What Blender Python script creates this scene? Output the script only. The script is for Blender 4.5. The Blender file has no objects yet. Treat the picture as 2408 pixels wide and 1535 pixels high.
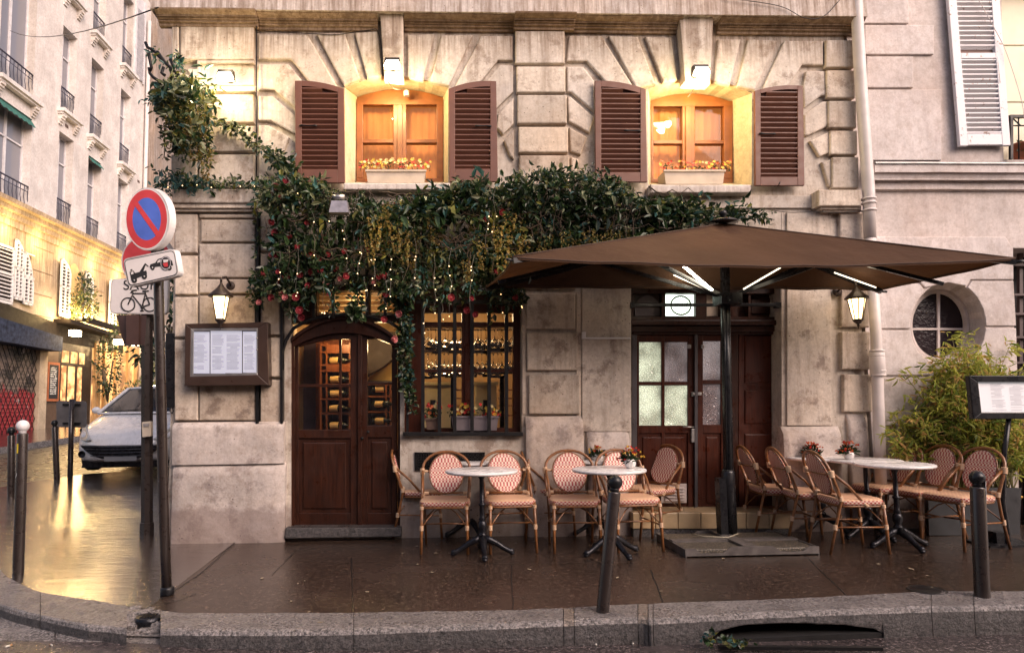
import bpy, bmesh, math, random
from math import sin, cos, pi, radians, sqrt, atan2, tan
from mathutils import Vector, Matrix, Euler, noise
from mathutils.geometry import tessellate_polygon
random.seed(7)
R = random.random
U = random.uniform
scene = bpy.context.scene
COL = scene.collection
# ------------------------------------------------------------------ camera
FOC, PX0, PY0 = 1605.0, 1080.0, 814.0          # measured on a 2408 x 1535 copy of the photograph
CAM = Vector((0, -7.2, 1.37))
th = math.atan(FOC / 19000.0); psi = math.atan(FOC / 40000.0)
fwd = Vector((sin(psi) * cos(th), cos(psi) * cos(th), sin(th)))
rt0 = Vector((cos(psi), -sin(psi), 0)); up0 = rt0.cross(fwd)
ro = 0.0121
rgt = rt0 * cos(ro) - up0 * sin(ro); upv = up0 * cos(ro) + rt0 * sin(ro)
cam_d = bpy.data.cameras.new('camera'); cam = bpy.data.objects.new('camera', cam_d); COL.objects.link(cam)
m3 = Matrix((rgt, upv, -fwd)).transposed()
cam.matrix_world = Matrix.Translation(CAM) @ m3.to_4x4()
cam_d.sensor_width = 36; cam_d.lens = 36 * FOC / 2408.0
cam_d.shift_x = (1204 - PX0) / 2408.0; cam_d.shift_y = (PY0 - 767.5) / 2408.0
cam_d.clip_end = 500; cam_d.clip_start = .05
scene.camera = cam

def ray(px, py): return fwd * FOC + rgt * (px - PX0) + upv * (PY0 - py)
def W(px, py, Y=0.0):
    d = ray(px, py); return CAM + d * ((Y - CAM.y) / d.y)
def _f(t, s=.075): return s * (t + sqrt(t * t + 1)) * .5
def rise(y): return _f(y - 1.2) - _f(-2.7) - _f(y - 6.5, .035) + _f(-8, .035) if y > -1.5 else 0.0
def gz(x, y): return rise(y)
def G(px, py, off=0.0):
    d = ray(px, py); t = (off - CAM.z) / d.z if d.z < -1 else .02
    lo, hi = 0.0, 0.06
    for k in range(60):
        mid = (lo + hi) / 2; p = CAM + d * mid
        if p.z > gz(p.x, p.y) + off: lo = mid
        else: hi = mid
    return CAM + d * lo
# left street facade: a vertical plane running to the vanishing point at px 1023
uL = ray(1023, 952); uL.z = 0; uL.normalize(); nL = Vector((uL.y, -uL.x, 0))
DL = 12.3
def Q(px, py, off=0.0):
    d = ray(px, py); t = -(DL - off) / d.dot(nL); return CAM + d * t
# ------------------------------------------------------------------ mesh builder
class MB:
    def __init__(s): s.v = []; s.f = []; s.s = []; s.m = []
    def add(s, vs, fs, smooth=False, mat=0):
        b = len(s.v); s.v += [tuple(v) for v in vs]
        for f in fs: s.f.append([b + i for i in f]); s.s.append(smooth); s.m.append(mat)
        return s
    def hexa(s, a, b, mat=0):      # two quads a (4) and b (4)
        return s.add(list(a) + list(b), [(3, 2, 1, 0), (4, 5, 6, 7), (0, 1, 5, 4), (1, 2, 6, 5), (2, 3, 7, 6), (3, 0, 4, 7)], False, mat)
    def box(s, x0, y0, z0, x1, y1, z1, mat=0):
        return s.hexa([(x0, y0, z0), (x1, y0, z0), (x1, y1, z0), (x0, y1, z0)], [(x0, y0, z1), (x1, y0, z1), (x1, y1, z1), (x0, y1, z1)], mat)
    def bar(s, a, b, w, h, up=Vector((0, 0, 1)), mat=0):
        a = Vector(a); b = Vector(b); d = (b - a).normalized(); sd = d.cross(up).normalized() * w / 2; u = sd.cross(d).normalized() * h / 2
        return s.hexa([a - sd - u, a + sd - u, a + sd + u, a - sd + u], [b - sd - u, b + sd - u, b + sd + u, b - sd + u], mat)
    def tube(s, pts, r, n=8, closed=False, caps=True, mat=0, smooth=True):
        pts = [Vector(p) for p in pts]; k = len(pts); rs = r if isinstance(r, (list, tuple)) else [r] * k
        vs = []; prev = None
        for i, p in enumerate(pts):
            if closed: t = pts[(i + 1) % k] - pts[i - 1]
            else: t = pts[min(i + 1, k - 1)] - pts[max(i - 1, 0)]
            t.normalize()
            if prev is None: a = t.orthogonal().normalized()
            else: a = (prev - t * prev.dot(t)).normalized() if (prev - t * prev.dot(t)).length > 1e-6 else t.orthogonal().normalized()
            prev = a; b = t.cross(a)
            for j in range(n):
                an = 2 * pi * j / n; vs.append(p + (a * cos(an) + b * sin(an)) * rs[i])
        fs = []
        for i in range(k if closed else k - 1):
            i2 = (i + 1) % k
            for j in range(n):
                j2 = (j + 1) % n; fs.append((i * n + j, i * n + j2, i2 * n + j2, i2 * n + j))
        s.add(vs, fs, smooth, mat)
        if caps and not closed:
            b0 = len(s.v) - len(vs)
            s.f.append([b0 + j for j in reversed(range(n))]); s.s.append(False); s.m.append(mat)
            s.f.append([b0 + (k - 1) * n + j for j in range(n)]); s.s.append(False); s.m.append(mat)
        return s
    def lathe(s, prof, M=None, n=24, mat=0, smooth=True):
        M = M or Matrix.Identity(4); vs = []; fs = []
        for r, z in prof:
            for j in range(n):
                a = 2 * pi * j / n; vs.append(M @ Vector((r * cos(a), r * sin(a), z)))
        for i in range(len(prof) - 1):
            for j in range(n):
                j2 = (j + 1) % n; fs.append((i * n + j, i * n + j2, (i + 1) * n + j2, (i + 1) * n + j))
        if prof[0][0] > 1e-4: fs.append(tuple(reversed(range(n))))
        if prof[-1][0] > 1e-4: fs.append(tuple((len(prof) - 1) * n + j for j in range(n)))
        return s.add(vs, fs, smooth, mat)
    def ball(s, c, r, n=12, mat=0, sc=(1, 1, 1)):
        pr = [(max(1e-5, r * sin(pi * i / (n // 2 + 2))), -r * cos(pi * i / (n // 2 + 2))) for i in range(n // 2 + 3)]
        return s.lathe(pr, Matrix.Translation(c) @ Matrix.Diagonal((*sc, 1)), n, mat)
    def quad(s, a, b, c, d, mat=0, smooth=False): return s.add([a, b, c, d], [(0, 1, 2, 3)], smooth, mat)
    def prism(s, pts, back, c=0.0, mat=0):
        """front loop pts (world), back vector; c = chamfer. Loop in any plane."""
        pts = [Vector(p) for p in pts]; back = Vector(back); n = back.normalized(); k = len(pts)
        ar = Vector((0, 0, 0))
        for i in range(k): ar += pts[i].cross(pts[(i + 1) % k])
        if ar.dot(n) > 0: pts.reverse()          # outward normal is -n
        loops = [[p + back for p in pts]]
        if c > 0:
            c = min(c, back.length * .9)
            ins = []
            for i in range(k):
                a = (pts[i] - pts[i - 1]).normalized(); b = (pts[(i + 1) % k] - pts[i]).normalized()
                na = a.cross(n); nb = b.cross(n); m = na + nb
                if m.length < .3: m = na
                m = m / max(.35, m.dot(m) / 2) if False else m.normalized() / max(.5, m.normalized().dot(na))
                ins.append(pts[i] + m * c)
            # decide the inward sign by area
            def area(L):
                q = Vector((0, 0, 0))
                for i in range(len(L)): q += L[i].cross(L[(i + 1) % len(L)])
                return q.length
            if area(ins) > area(pts): ins = [pts[i] * 2 - ins[i] for i in range(k)]
            loops.append([p + n * c for p in pts]); loops.append([p + n * c * .3 + (q - p) * .3 for p, q in zip(pts, ins)]); loops.append(ins)
        else: loops.append(pts)
        vs = [p for L in loops for p in L]; fs = []
        for i in range(len(loops) - 1):
            for j in range(k):
                j2 = (j + 1) % k; fs.append((i * k + j, i * k + j2, (i + 1) * k + j2, (i + 1) * k + j))
        fs.append(tuple((len(loops) - 1) * k + j for j in range(k)))
        fs.append(tuple(reversed(range(k))))
        return s.add(vs, fs, False, mat)
    def slab(s, poly, y0, y1, c=0.0, mat=0):      # px polygon whose front face lies at Y=y0, going back to y1
        return s.prism([W(x, y, y0) for x, y in poly], (0, y1 - y0, 0), c, mat)
    def rect(s, x0, ya, x1, yb, y0, y1, c=0.0, mat=0):
        return s.slab([(x0, ya), (x1, ya), (x1, yb), (x0, yb)], y0, y1, c, mat)
    def build(s, name, mats, parent=None, kind=None):
        me = bpy.data.meshes.new(name); me.from_pydata(s.v, [], s.f)
        if not isinstance(mats, (list, tuple)): mats = [mats]
        for m in mats: me.materials.append(m)
        me.polygons.foreach_set('use_smooth', s.s); me.polygons.foreach_set('material_index', s.m)
        me.update()
        bm = bmesh.new(); bm.from_mesh(me); bmesh.ops.recalc_face_normals(bm, faces=bm.faces) if len(bm.faces) < 60000 and not getattr(s, 'raw', False) else None
        bm.to_mesh(me); bm.free()
        o = bpy.data.objects.new(name, me); COL.objects.link(o)
        if parent: adopt(o, parent)
        if kind: o['kind'] = kind
        return o
def adopt(o, parent):
    o.parent = parent
    if parent.type == 'EMPTY': o.matrix_parent_inverse = Matrix.Translation(-parent.location)
    return o
def tag(o, label, cat, group=None, kind=None):
    o['label'] = label; o['category'] = cat
    if group: o['group'] = group
    if kind: o['kind'] = kind
    return o
def thing(name, label, cat, loc=(0, 0, 0), group=None):
    o = bpy.data.objects.new(name, None); COL.objects.link(o); o.location = loc; o.empty_display_size = .2
    return tag(o, label, cat, group)
def copy_tree(o, parent=None):
    c = o.copy(); COL.objects.link(c)
    if parent: c.parent = parent
    for ch in list(o.children): copy_tree(ch, c)
    return c
def arc(p0, p1, h, n=12):     # circular-ish arc of px points from p0 to p1 rising h px
    out = []
    for i in range(n + 1):
        t = i / n; x = p0[0] + (p1[0] - p0[0]) * t; y = p0[1] + (p1[1] - p0[1]) * t - h * (1 - (2 * t - 1) ** 2)
        out.append((x, y))
    return out
# ------------------------------------------------------------------ materials
class NT:
    def __init__(s, name):
        s.m = bpy.data.materials.new(name); s.m.use_nodes = True; s.t = s.m.node_tree; s.n = s.t.nodes; s.l = s.t.links
        s.b = s.n['Principled BSDF']; s.out = s.n['Material Output']; s.tc = s.n.new('ShaderNodeTexCoord')
    def link(s, a, b): s.l.new(a, b)
    def map(s, sc=(1, 1, 1), loc=(0, 0, 0), rot=(0, 0, 0)):
        m = s.n.new('ShaderNodeMapping'); m.inputs['Scale'].default_value = sc; m.inputs['Location'].default_value = loc; m.inputs['Rotation'].default_value = rot
        s.link(s.tc.outputs['Object'], m.inputs[0]); return m.outputs[0]
    def noise(s, scale, detail=4, rough=.55, sc=(1, 1, 1), loc=(0, 0, 0)):
        t = s.n.new('ShaderNodeTexNoise'); t.inputs['Scale'].default_value = scale; t.inputs['Detail'].default_value = detail; t.inputs['Roughness'].default_value = rough
        s.link(s.map(sc, loc), t.inputs[0]); return t.outputs[0]
    def vor(s, scale, feature='F1', sc=(1, 1, 1)):
        t = s.n.new('ShaderNodeTexVoronoi'); t.inputs['Scale'].default_value = scale; t.feature = feature
        s.link(s.map(sc), t.inputs[0]); return t.outputs['Distance']
    def ramp(s, fac, *stops):
        r = s.n.new('ShaderNodeValToRGB'); e = r.color_ramp.elements
        while len(e) < len(stops): e.new(.5)
        for el, (p, c) in zip(e, stops):
            el.position = p; el.color = (c, c, c, 1) if not isinstance(c, (tuple, list)) else (*c[:3], 1)
        s.link(fac, r.inputs[0]); return r.outputs[0]
    def mix(s, fac, a, b, mode='MIX'):
        m = s.n.new('ShaderNodeMix'); m.data_type = 'RGBA'; m.blend_type = mode; ins = {i.identifier: i for i in m.inputs}
        for key, v in (('Factor_Float', fac), ('A_Color', a), ('B_Color', b)):
            if isinstance(v, bpy.types.NodeSocket): s.link(v, ins[key])
            elif key == 'Factor_Float': ins[key].default_value = v
            else: ins[key].default_value = (*v[:3], 1)
        return [o for o in m.outputs if o.identifier == 'Result_Color'][0]
    def bump(s, h, st=.3, d=.01):
        b = s.n.new('ShaderNodeBump'); b.inputs['Strength'].default_value = st; b.inputs['Distance'].default_value = d
        s.link(h, b.inputs['Height'])
        if s.b.inputs['Normal'].is_linked: s.link(s.b.inputs['Normal'].links[0].from_socket, b.inputs['Normal'])
        s.link(b.outputs[0], s.b.inputs['Normal']); return b
    def set(s, **k):
        for a, v in k.items():
            i = s.b.inputs[a.replace('_', ' ')]
            if isinstance(v, bpy.types.NodeSocket): s.link(v, i)
            else: i.default_value = (*v, 1) if isinstance(v, tuple) and len(v) == 3 else v
        return s
def mat(name, col, rough=.6, metal=0.0, var=.15, vs=6, bump=0.0, bs=60, bd=.003, **k):
    t = NT(name); dark = tuple(c * (1 - var) for c in col); lite = tuple(min(1, c * (1 + var)) for c in col)
    t.set(Base_Color=t.mix(t.ramp(t.noise(vs, 5), (.3, 0), (.7, 1)), dark, lite), Metallic=metal)
    t.set(Roughness=t.ramp(t.noise(vs * 2.3, 4), (.25, max(.03, rough - .1)), (.75, min(1, rough + .12))))
    if bump: t.bump(t.noise(bs, 3), bump, bd)
    t.set(**k); return t.m
def glow(name, col, st):
    t = NT(name); t.set(Base_Color=(.8, .8, .8), Emission_Color=col, Emission_Strength=st); return t.m
def stone(name, base=(.60, .54, .475), stain=.8, dark=(.13, .085, .06), pit=.8, bumps=.5, streak=.6, warm=(.56, .40, .26), soot=True):
    t = NT(name)
    c = t.mix(t.ramp(t.noise(1.7, 6, .6), (.35, 0), (.68, 1)), tuple(x * .80 for x in base), tuple(min(1, x * 1.16) for x in base))
    c = t.mix(t.mix(1, t.ramp(t.noise(.9, 5, .6, loc=(4, 2, 9)), (.48, 0), (.75, .55)), (1, 1, 1), 'MULTIPLY'), c, warm)
    sk = t.ramp(t.noise(5, 6, .65, sc=(2.2, 2.2, .22)), (.50, 0), (.78, streak))
    c = t.mix(sk, c, dark)
    st = t.ramp(t.noise(3.1, 8, .72, loc=(7, 1, 3)), (.535, 0), (.62, stain * .8))
    c = t.mix(st, c, tuple(x * 1.4 for x in dark))
    c = t.mix(t.ramp(t.noise(14, 6, .75), (.3, .5), (.55, 0)), c, tuple((x * .5, x * .42, x * .34)[i] for i, x in enumerate(base)))
    c = t.mix(t.ramp(t.noise(42, 4, .8), (.36, .28), (.52, 0)), c, tuple(x * .5 for x in base))
    c = t.mix(t.ramp(t.noise(30, 4, .8, loc=(8, 8, 8)), (.56, 0), (.72, .35)), c, tuple(min(1, x * 1.45) for x in base))
    gn = t.n.new('ShaderNodeNewGeometry'); rv = t.ramp(gn.outputs['Random Per Island'], (0, (.72, .68, .63)), (.35, (.88, .86, .84)), (.7, (.95, .95, .95)), (1, (1.0, .96, .90))); c = t.mix(1, c, rv, 'MULTIPLY')
    sp_ = t.n.new('ShaderNodeSeparateXYZ'); t.link(t.tc.outputs['Object'], sp_.inputs[0])
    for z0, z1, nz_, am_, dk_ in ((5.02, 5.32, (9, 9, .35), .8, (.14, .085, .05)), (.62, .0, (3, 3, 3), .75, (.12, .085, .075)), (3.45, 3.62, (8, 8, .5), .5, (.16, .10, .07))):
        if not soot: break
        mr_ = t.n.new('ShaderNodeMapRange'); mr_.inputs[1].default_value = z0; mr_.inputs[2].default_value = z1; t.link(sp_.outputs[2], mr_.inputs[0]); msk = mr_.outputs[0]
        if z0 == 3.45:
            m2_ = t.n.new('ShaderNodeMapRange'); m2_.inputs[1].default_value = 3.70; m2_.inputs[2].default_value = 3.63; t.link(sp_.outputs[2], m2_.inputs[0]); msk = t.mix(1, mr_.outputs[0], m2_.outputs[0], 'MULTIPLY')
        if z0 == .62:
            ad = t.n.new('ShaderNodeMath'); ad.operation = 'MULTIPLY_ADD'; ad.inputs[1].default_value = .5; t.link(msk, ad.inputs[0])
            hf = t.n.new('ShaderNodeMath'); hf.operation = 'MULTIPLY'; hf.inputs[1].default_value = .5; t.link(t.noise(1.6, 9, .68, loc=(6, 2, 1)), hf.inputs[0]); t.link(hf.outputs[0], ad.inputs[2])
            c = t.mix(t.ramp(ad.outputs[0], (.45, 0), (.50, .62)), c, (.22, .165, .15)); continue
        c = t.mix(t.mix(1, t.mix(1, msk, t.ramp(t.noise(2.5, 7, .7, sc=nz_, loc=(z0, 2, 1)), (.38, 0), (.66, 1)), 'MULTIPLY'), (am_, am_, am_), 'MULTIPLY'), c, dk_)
    pits = t.ramp(t.vor(15, sc=(1, 1, 1.4)), (.07, pit), (.13, 0))
    pm = t.ramp(t.noise(4, 4, .7, loc=(3, 3, 3)), (.46, 0), (.56, 1))
    pp = t.mix(1, pits, pm, 'MULTIPLY')
    c = t.mix(pp, c, tuple(x * .5 for x in dark))
    t.set(Base_Color=c, Roughness=.85); t.b.inputs['Specular IOR Level'].default_value = .25
    t.bump(t.noise(9, 6, .6), bumps * .5, .02); t.bump(t.noise(45, 4, .65), bumps * .35, .004); t.bump(pp, -.5 * pit, .01)
    return t.m
MT = {}
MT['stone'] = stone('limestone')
MT['stone_block'] = stone('limestone_block', base=(.66, .60, .535), stain=.75, streak=.655, bumps=.4)
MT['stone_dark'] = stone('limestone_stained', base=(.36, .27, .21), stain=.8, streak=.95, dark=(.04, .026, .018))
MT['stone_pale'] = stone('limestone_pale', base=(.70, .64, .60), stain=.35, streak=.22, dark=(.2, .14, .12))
MT['stone_rough'] = stone('limestone_plinth', base=(.60, .53, .49), stain=.7, streak=.3, bumps=.8, pit=.9, dark=(.10, .075, .075))
MT['stone_low'] = stone('limestone_ground_floor', base=(.64, .565, .49), stain=.85, streak=.6, bumps=.7, pit=.9, dark=(.11, .075, .065))
MT['reveal'] = stone('window_reveal_plaster', base=(.66, .58, .42), stain=.25, streak=.3, bumps=.6, pit=.3)
MT['plaster'] = stone('lilac_plaster', base=(.70, .64, .62), stain=.25, streak=.35, pit=.0, bumps=.25, dark=(.24, .17, .16), warm=(.6, .48, .42), soot=False)
MT['plaster_groove'] = mat('groove', (.2, .12, .10), .9)
MT['plaster_left'] = stone('cream_plaster', base=(.80, .77, .76), stain=.12, streak=.2, pit=.0, bumps=.1, dark=(.3, .22, .2), warm=(.74, .70, .67), soot=False)
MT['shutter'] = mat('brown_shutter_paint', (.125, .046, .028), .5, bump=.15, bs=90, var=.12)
MT['shutter_dark'] = mat('shutter_gap_shadow', (.1, .037, .026), .7)
MT['frame_orange'] = mat('window_wood', (.25, .085, .024), .45, bump=.1, var=.25)
def wood(name, a, b, rough=.4, sc=(9, 9, .7), coat=.0):
    t = NT(name)
    g = t.noise(6, 7, .6, sc=sc); c = t.mix(t.ramp(g, (.3, 0), (.7, 1)), a, b)
    c = t.mix(t.ramp(t.noise(2.2, 6, .7), (.52, 0), (.75, .6)), c, tuple(x * .35 for x in a))
    c = t.mix(t.ramp(t.noise(11, 6, .75, loc=(5, 5, 1)), (.68, 0), (.76, .35)), c, (.3, .22, .18))
    t.set(Base_Color=c, Roughness=t.ramp(t.noise(9, 4), (.3, rough - .12), (.7, rough + .15)), Coat_Weight=coat, Specular_IOR_Level=.3)
    t.bump(g, .25, .004); return t.m
MT['wood_dark'] = wood('dark_brown_door_wood', (.018, .006, .0035), (.046, .014, .007), .36)
MT['wood_red'] = wood('red_brown_door_wood', (.040, .010, .005), (.085, .021, .010), .34)
MT['wood_warm'] = wood('warm_cabinet_wood', (.16, .05, .018), (.30, .10, .035), .35)
MT['iron'] = mat('black_iron', (.018, .017, .018), .42, .6, bump=.3, bs=120)
MT['black_paint'] = mat('black_paint', (.012, .012, .014), .28, .0, Specular_IOR_Level=.35)
MT['brown_paint'] = mat('brown_black_pole_paint', (.035, .025, .022), .3, .3, bump=.25, bs=80, Coat_Weight=.4)
MT['pipe_white'] = mat('cream_pipe_paint', (.62, .56, .54), .4, var=.1, bump=.1)
MT['zinc'] = mat('zinc', (.3, .29, .29), .4, .6)
MT['steel'] = mat('brushed_steel', (.42, .40, .38), .35, .9)
MT['white_paint'] = mat('white_paint', (.7, .68, .69), .45, var=.08)
t = NT('peeling_white_paint')
pk = t.ramp(t.noise(16, 8, .7), (.60, 0), (.66, 1))
t.set(Base_Color=t.mix(pk, (.74, .72, .74), (.34, .22, .17)), Roughness=.6); t.bump(pk, -.4, .004); MT['peel'] = t.m
def glass(name, col=(.02, .02, .02), rough=.03, tr=0.0, alpha=1.0):
    t = NT(name); t.set(Base_Color=col, Roughness=rough, Transmission_Weight=tr, IOR=1.45, Alpha=alpha)
    t.b.inputs['Specular IOR Level'].default_value = .8; return t
def thin_glass(name, refl=.12, tint=(1, 1, 1)):
    t = NT(name); tr = t.n.new('ShaderNodeBsdfTransparent'); tr.inputs[0].default_value = (*tint, 1); gl = t.n.new('ShaderNodeBsdfGlossy'); gl.inputs['Roughness'].default_value = .02
    fr = t.n.new('ShaderNodeFresnel'); fr.inputs[0].default_value = 1.5
    ma = t.n.new('ShaderNodeMath'); ma.operation = 'MULTIPLY_ADD'; ma.inputs[1].default_value = 1.2; ma.inputs[2].default_value = refl; ma.use_clamp = True
    t.link(fr.outputs[0], ma.inputs[0]); mx = t.n.new('ShaderNodeMixShader'); t.link(ma.outputs[0], mx.inputs[0]); t.link(tr.outputs[0], mx.inputs[1]); t.link(gl.outputs[0], mx.inputs[2])
    t.link(mx.outputs[0], t.out.inputs[0]); return t.m
MT['glass'] = thin_glass('clear_pane', .03)
MT['glass_up'] = thin_glass('upper_pane', -.02)
MT['glass_dark'] = glass('dark_pane', (.012, .010, .014), .04).m
MT['glass_left'] = glass('grey_sky_pane', (.22, .22, .25), .12).m
MT['flood'] = glow('floodlight_glass', (1, .83, .5), 60)
MT['lantern'] = glow('lantern_glass', (1, .70, .34), 3.2)
MT['led'] = glow('led_strip', (1, .88, .68), 22)
MT['led_dim'] = glow('dim_led_strip', (1, .84, .62), 1.4)
MT['bulb'] = glow('fairy_bulb', (1, .58, .24), 2.2)
t = NT('veined_white_table_top'); vn = t.ramp(t.noise(3.2, 9, .75), (.47, 0), (.5, .5), (.53, 0)); t.set(Base_Color=t.mix(t.ramp(t.noise(26, 5, .8), (.62, 0), (.72, .5)), t.mix(vn, (.76, .73, .71), (.45, .42, .42)), (.40, .35, .31)), Roughness=t.ramp(t.noise(8, 4), (.3, .12), (.7, .4))); MT['marble'] = t.m
MT['rattan'] = mat('brown_rattan_tube', (.21, .085, .028), .35, var=.4, vs=22, bump=.1, Coat_Weight=.25)
MT['binding'] = mat('cream_cane_binding', (.66, .46, .30), .5, var=.1, bump=.5, bs=160, bd=.004)
def weave(name, cx, cy, red=(.42, .05, .05), cream=(.80, .62, .50)):
    t = NT(name); ck = t.n.new('ShaderNodeTexChecker'); ck.inputs['Scale'].default_value = 1
    t.link(t.map((1 / cx, 1 / cx, 1 / cy), (.31, .27, .37)), ck.inputs[0])
    ck.inputs[1].default_value = (*cream, 1); ck.inputs[2].default_value = (*red, 1)
    c = t.mix(t.ramp(t.noise(30, 2), (.4, 0), (.7, .25)), ck.outputs[0], (.62, .42, .32))
    t.set(Base_Color=c, Roughness=.42); t.bump(ck.outputs[1], .6, .004); return t.m
MT['weave_back'] = weave('red_and_cream_back_weave', .0165, .021)
MT['weave_seat'] = weave('red_and_cream_seat_weave', .018, .0165)
MT['weave_top'] = weave('cream_seat_top_weave', .02, .02, red=(.60, .34, .22), cream=(.72, .47, .28))
MT['cast'] = mat('black_cast_iron', (.014, .014, .018), .3, .5, bump=.6, bs=45, bd=.006)
t = NT('brown_parasol_canvas'); t.set(Base_Color=t.mix(t.ramp(t.noise(2, 4), (.3, 0), (.7, 1)), (.050, .026, .0155), (.066, .035, .021)), Roughness=.8)
t.b.inputs['Specular IOR Level'].default_value = .15; t.bump(t.noise(2.2, 5, .55), .55, .09); t.bump(t.noise(420, 1), .2, .001)
tl = t.n.new('ShaderNodeBsdfTranslucent'); tl.inputs[0].default_value = (.30, .12, .04, 1); mx = t.n.new('ShaderNodeMixShader'); mx.inputs[0].default_value = .05
t.link(t.b.outputs[0], mx.inputs[1]); t.link(tl.outputs[0], mx.inputs[2]); t.link(mx.outputs[0], t.out.inputs[0]); MT['canvas'] = t.m
def leafm(name, col, rough=.4, tl=.25):
    t = NT(name); t.set(Base_Color=t.mix(t.ramp(t.noise(9, 3), (.3, 0), (.7, 1)), tuple(c * .6 for c in col), tuple(c * 1.35 for c in col)), Roughness=rough)
    a = t.n.new('ShaderNodeBsdfTranslucent'); a.inputs[0].default_value = (*[c * 1.1 for c in col], 1); mx = t.n.new('ShaderNodeMixShader'); mx.inputs[0].default_value = tl
    t.link(t.b.outputs[0], mx.inputs[1]); t.link(a.outputs[0], mx.inputs[2]); t.link(mx.outputs[0], t.out.inputs[0]); return t.m
MT['leafs'] = [leafm('dark_leaf', (.013, .027, .011), .32), leafm('green_leaf', (.030, .060, .020), .35), leafm('pale_edged_leaf', (.20, .22, .125), .45), leafm('blue_green_leaf', (.045, .12, .11), .4), leafm('yellow_green_leaf', (.15, .15, .035), .45)]
MT['bamboo'] = [leafm('bamboo_leaf', (.36, .40, .08), .45, .45), leafm('bamboo_leaf_dark', (.18, .26, .05), .45), leafm('bamboo_leaf_dry', (.60, .40, .15), .5), leafm('bamboo_leaf_light', (.50, .50, .12), .5, .45)]
MT['rose'] = leafm('dusky_red_rose', (.22, .02, .028), .6, .15); MT['rose_pink'] = leafm('pink_rose', (.42, .13, .13), .6, .15)
MT['fl_yellow'] = leafm('yellow_petal', (.70, .45, .06), .6); MT['fl_red'] = leafm('red_petal', (.55, .03, .02), .6); MT['fl_cream'] = leafm('cream_petal', (.75, .62, .28), .6)
MT['fl_orange'] = leafm('orange_petal', (.6, .14, .04), .6); MT['cluster_gold'] = leafm('dull_gold_blossom', (.20, .13, .03), .6); MT['cluster_pale'] = leafm('pale_gold_blossom', (.36, .27, .10), .6); MT['fl_gold'] = leafm('gold_blossom', (.24, .15, .035), .6)
MT['twig'] = mat('vine_stem', (.05, .032, .02), .8)
# ------------------------------------------------------------------ ground
def sheet(name, pts, m, zf, kind='structure', cuts=(), xcuts=()):
    bm = bmesh.new(); vs = [bm.verts.new((p[0], p[1], 0)) for p in pts]; bm.faces.new(vs)
    bmesh.ops.triangulate(bm, faces=bm.faces[:])
    for c in cuts:
        bmesh.ops.bisect_plane(bm, geom=bm.verts[:] + bm.edges[:] + bm.faces[:], plane_co=(0, c, 0), plane_no=(0, 1, 0))
    for c in xcuts: bmesh.ops.bisect_plane(bm, geom=bm.verts[:] + bm.edges[:] + bm.faces[:], plane_co=(c, 0, 0), plane_no=(1, 0, 0))
    bmesh.ops.recalc_face_normals(bm, faces=bm.faces)
    if sum(f.normal.z for f in bm.faces) < 0: bmesh.ops.reverse_faces(bm, faces=bm.faces)
    for v in bm.verts: v.co.z = zf(v.co.x, v.co.y)
    me = bpy.data.meshes.new(name); bm.to_mesh(me); bm.free(); me.materials.append(m)
    o = bpy.data.objects.new(name, me); COL.objects.link(o); o['kind'] = kind; return o
def asphalt(name, a, b, dry, r0, r1, grain=.5, rip=.0, spec=.6, coat=0, gs=46):
    t = NT(name)
    g = t.noise(gs, 5, .82); big = t.ramp(t.noise(1.1, 7, .66, loc=(3, 1, 0)), (.42, 0), (.62, 1))
    c = t.mix(t.ramp(g, (.47, 0), (.62, 1)), a, b)
    c = t.mix(t.mix(1, big, (.75, .75, .75), 'MULTIPLY'), c, dry)
    c = t.mix(t.ramp(t.noise(gs * .8, 3, .8, loc=(9, 9, 9)), (.60, 0), (.66, .8)), c, tuple(x * 1.9 for x in b))
    c = t.mix(t.ramp(t.vor(5.5), (.035, .7), (.05, 0)), c, tuple(x * .3 for x in a))
    t.set(Base_Color=c, Roughness=t.mix(big, (r0, r0, r0), (r1, r1, r1)))
    t.b.inputs['Specular IOR Level'].default_value = spec; t.set(Coat_Weight=coat, Coat_Roughness=.13, Coat_IOR=2.0)
    t.bump(g, grain, .008)
    if rip: t.bump(t.noise(3.2, 6, .62, sc=(1, 3.0, 1)), rip, .02)
    t.link(t.b.inputs['Normal'].links[0].from_socket, t.b.inputs['Coat Normal'])
    return t.m
MT['pave'] = asphalt('wet_asphalt_grainy', (.008, .005, .004), (.115, .074, .052), (.046, .029, .022), .08, .30, .42, .12, .85, .0, 30)
MT['pave_wet'] = asphalt('wet_asphalt_smooth', (.020, .013, .011), (.075, .053, .043), (.036, .025, .020), .09, .22, .14, .42, 1.0, 1.0, 26)
MT['road'] = asphalt('wet_road_asphalt', (.018, .014, .014), (.16, .125, .12), (.06, .048, .045), .10, .4, .5, .2, .7, .0, 34)
def granite(name, base, wet):
    t = NT(name); c = t.mix(t.ramp(t.noise(52, 5, .88), (.42, 0), (.58, 1)), tuple(x * .22 for x in base), tuple(x * 2.1 for x in base))
    c = t.mix(t.ramp(t.noise(4, 6, .7), (.45, 0), (.7, .55)), c, tuple(x * .4 for x in base))
    t.set(Base_Color=c, Roughness=t.ramp(t.noise(5, 5), (.35, wet), (.7, wet + .3))); t.b.inputs['Specular IOR Level'].default_value = .6
    t.bump(t.noise(48, 5, .8), 1.0, .012); t.bump(t.noise(13, 4), .6, .012); return t.m
MT['granite'] = granite('kerb_granite', (.19, .17, .162), .16)
MT['granite_face'] = granite('kerb_granite_dark_face', (.055, .048, .047), .25)  # darker tone of the kerb granite for its front faces and the steps
MT['granite_pink'] = granite('kerb_granite_pink', (.19, .155, .13), .2)
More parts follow.
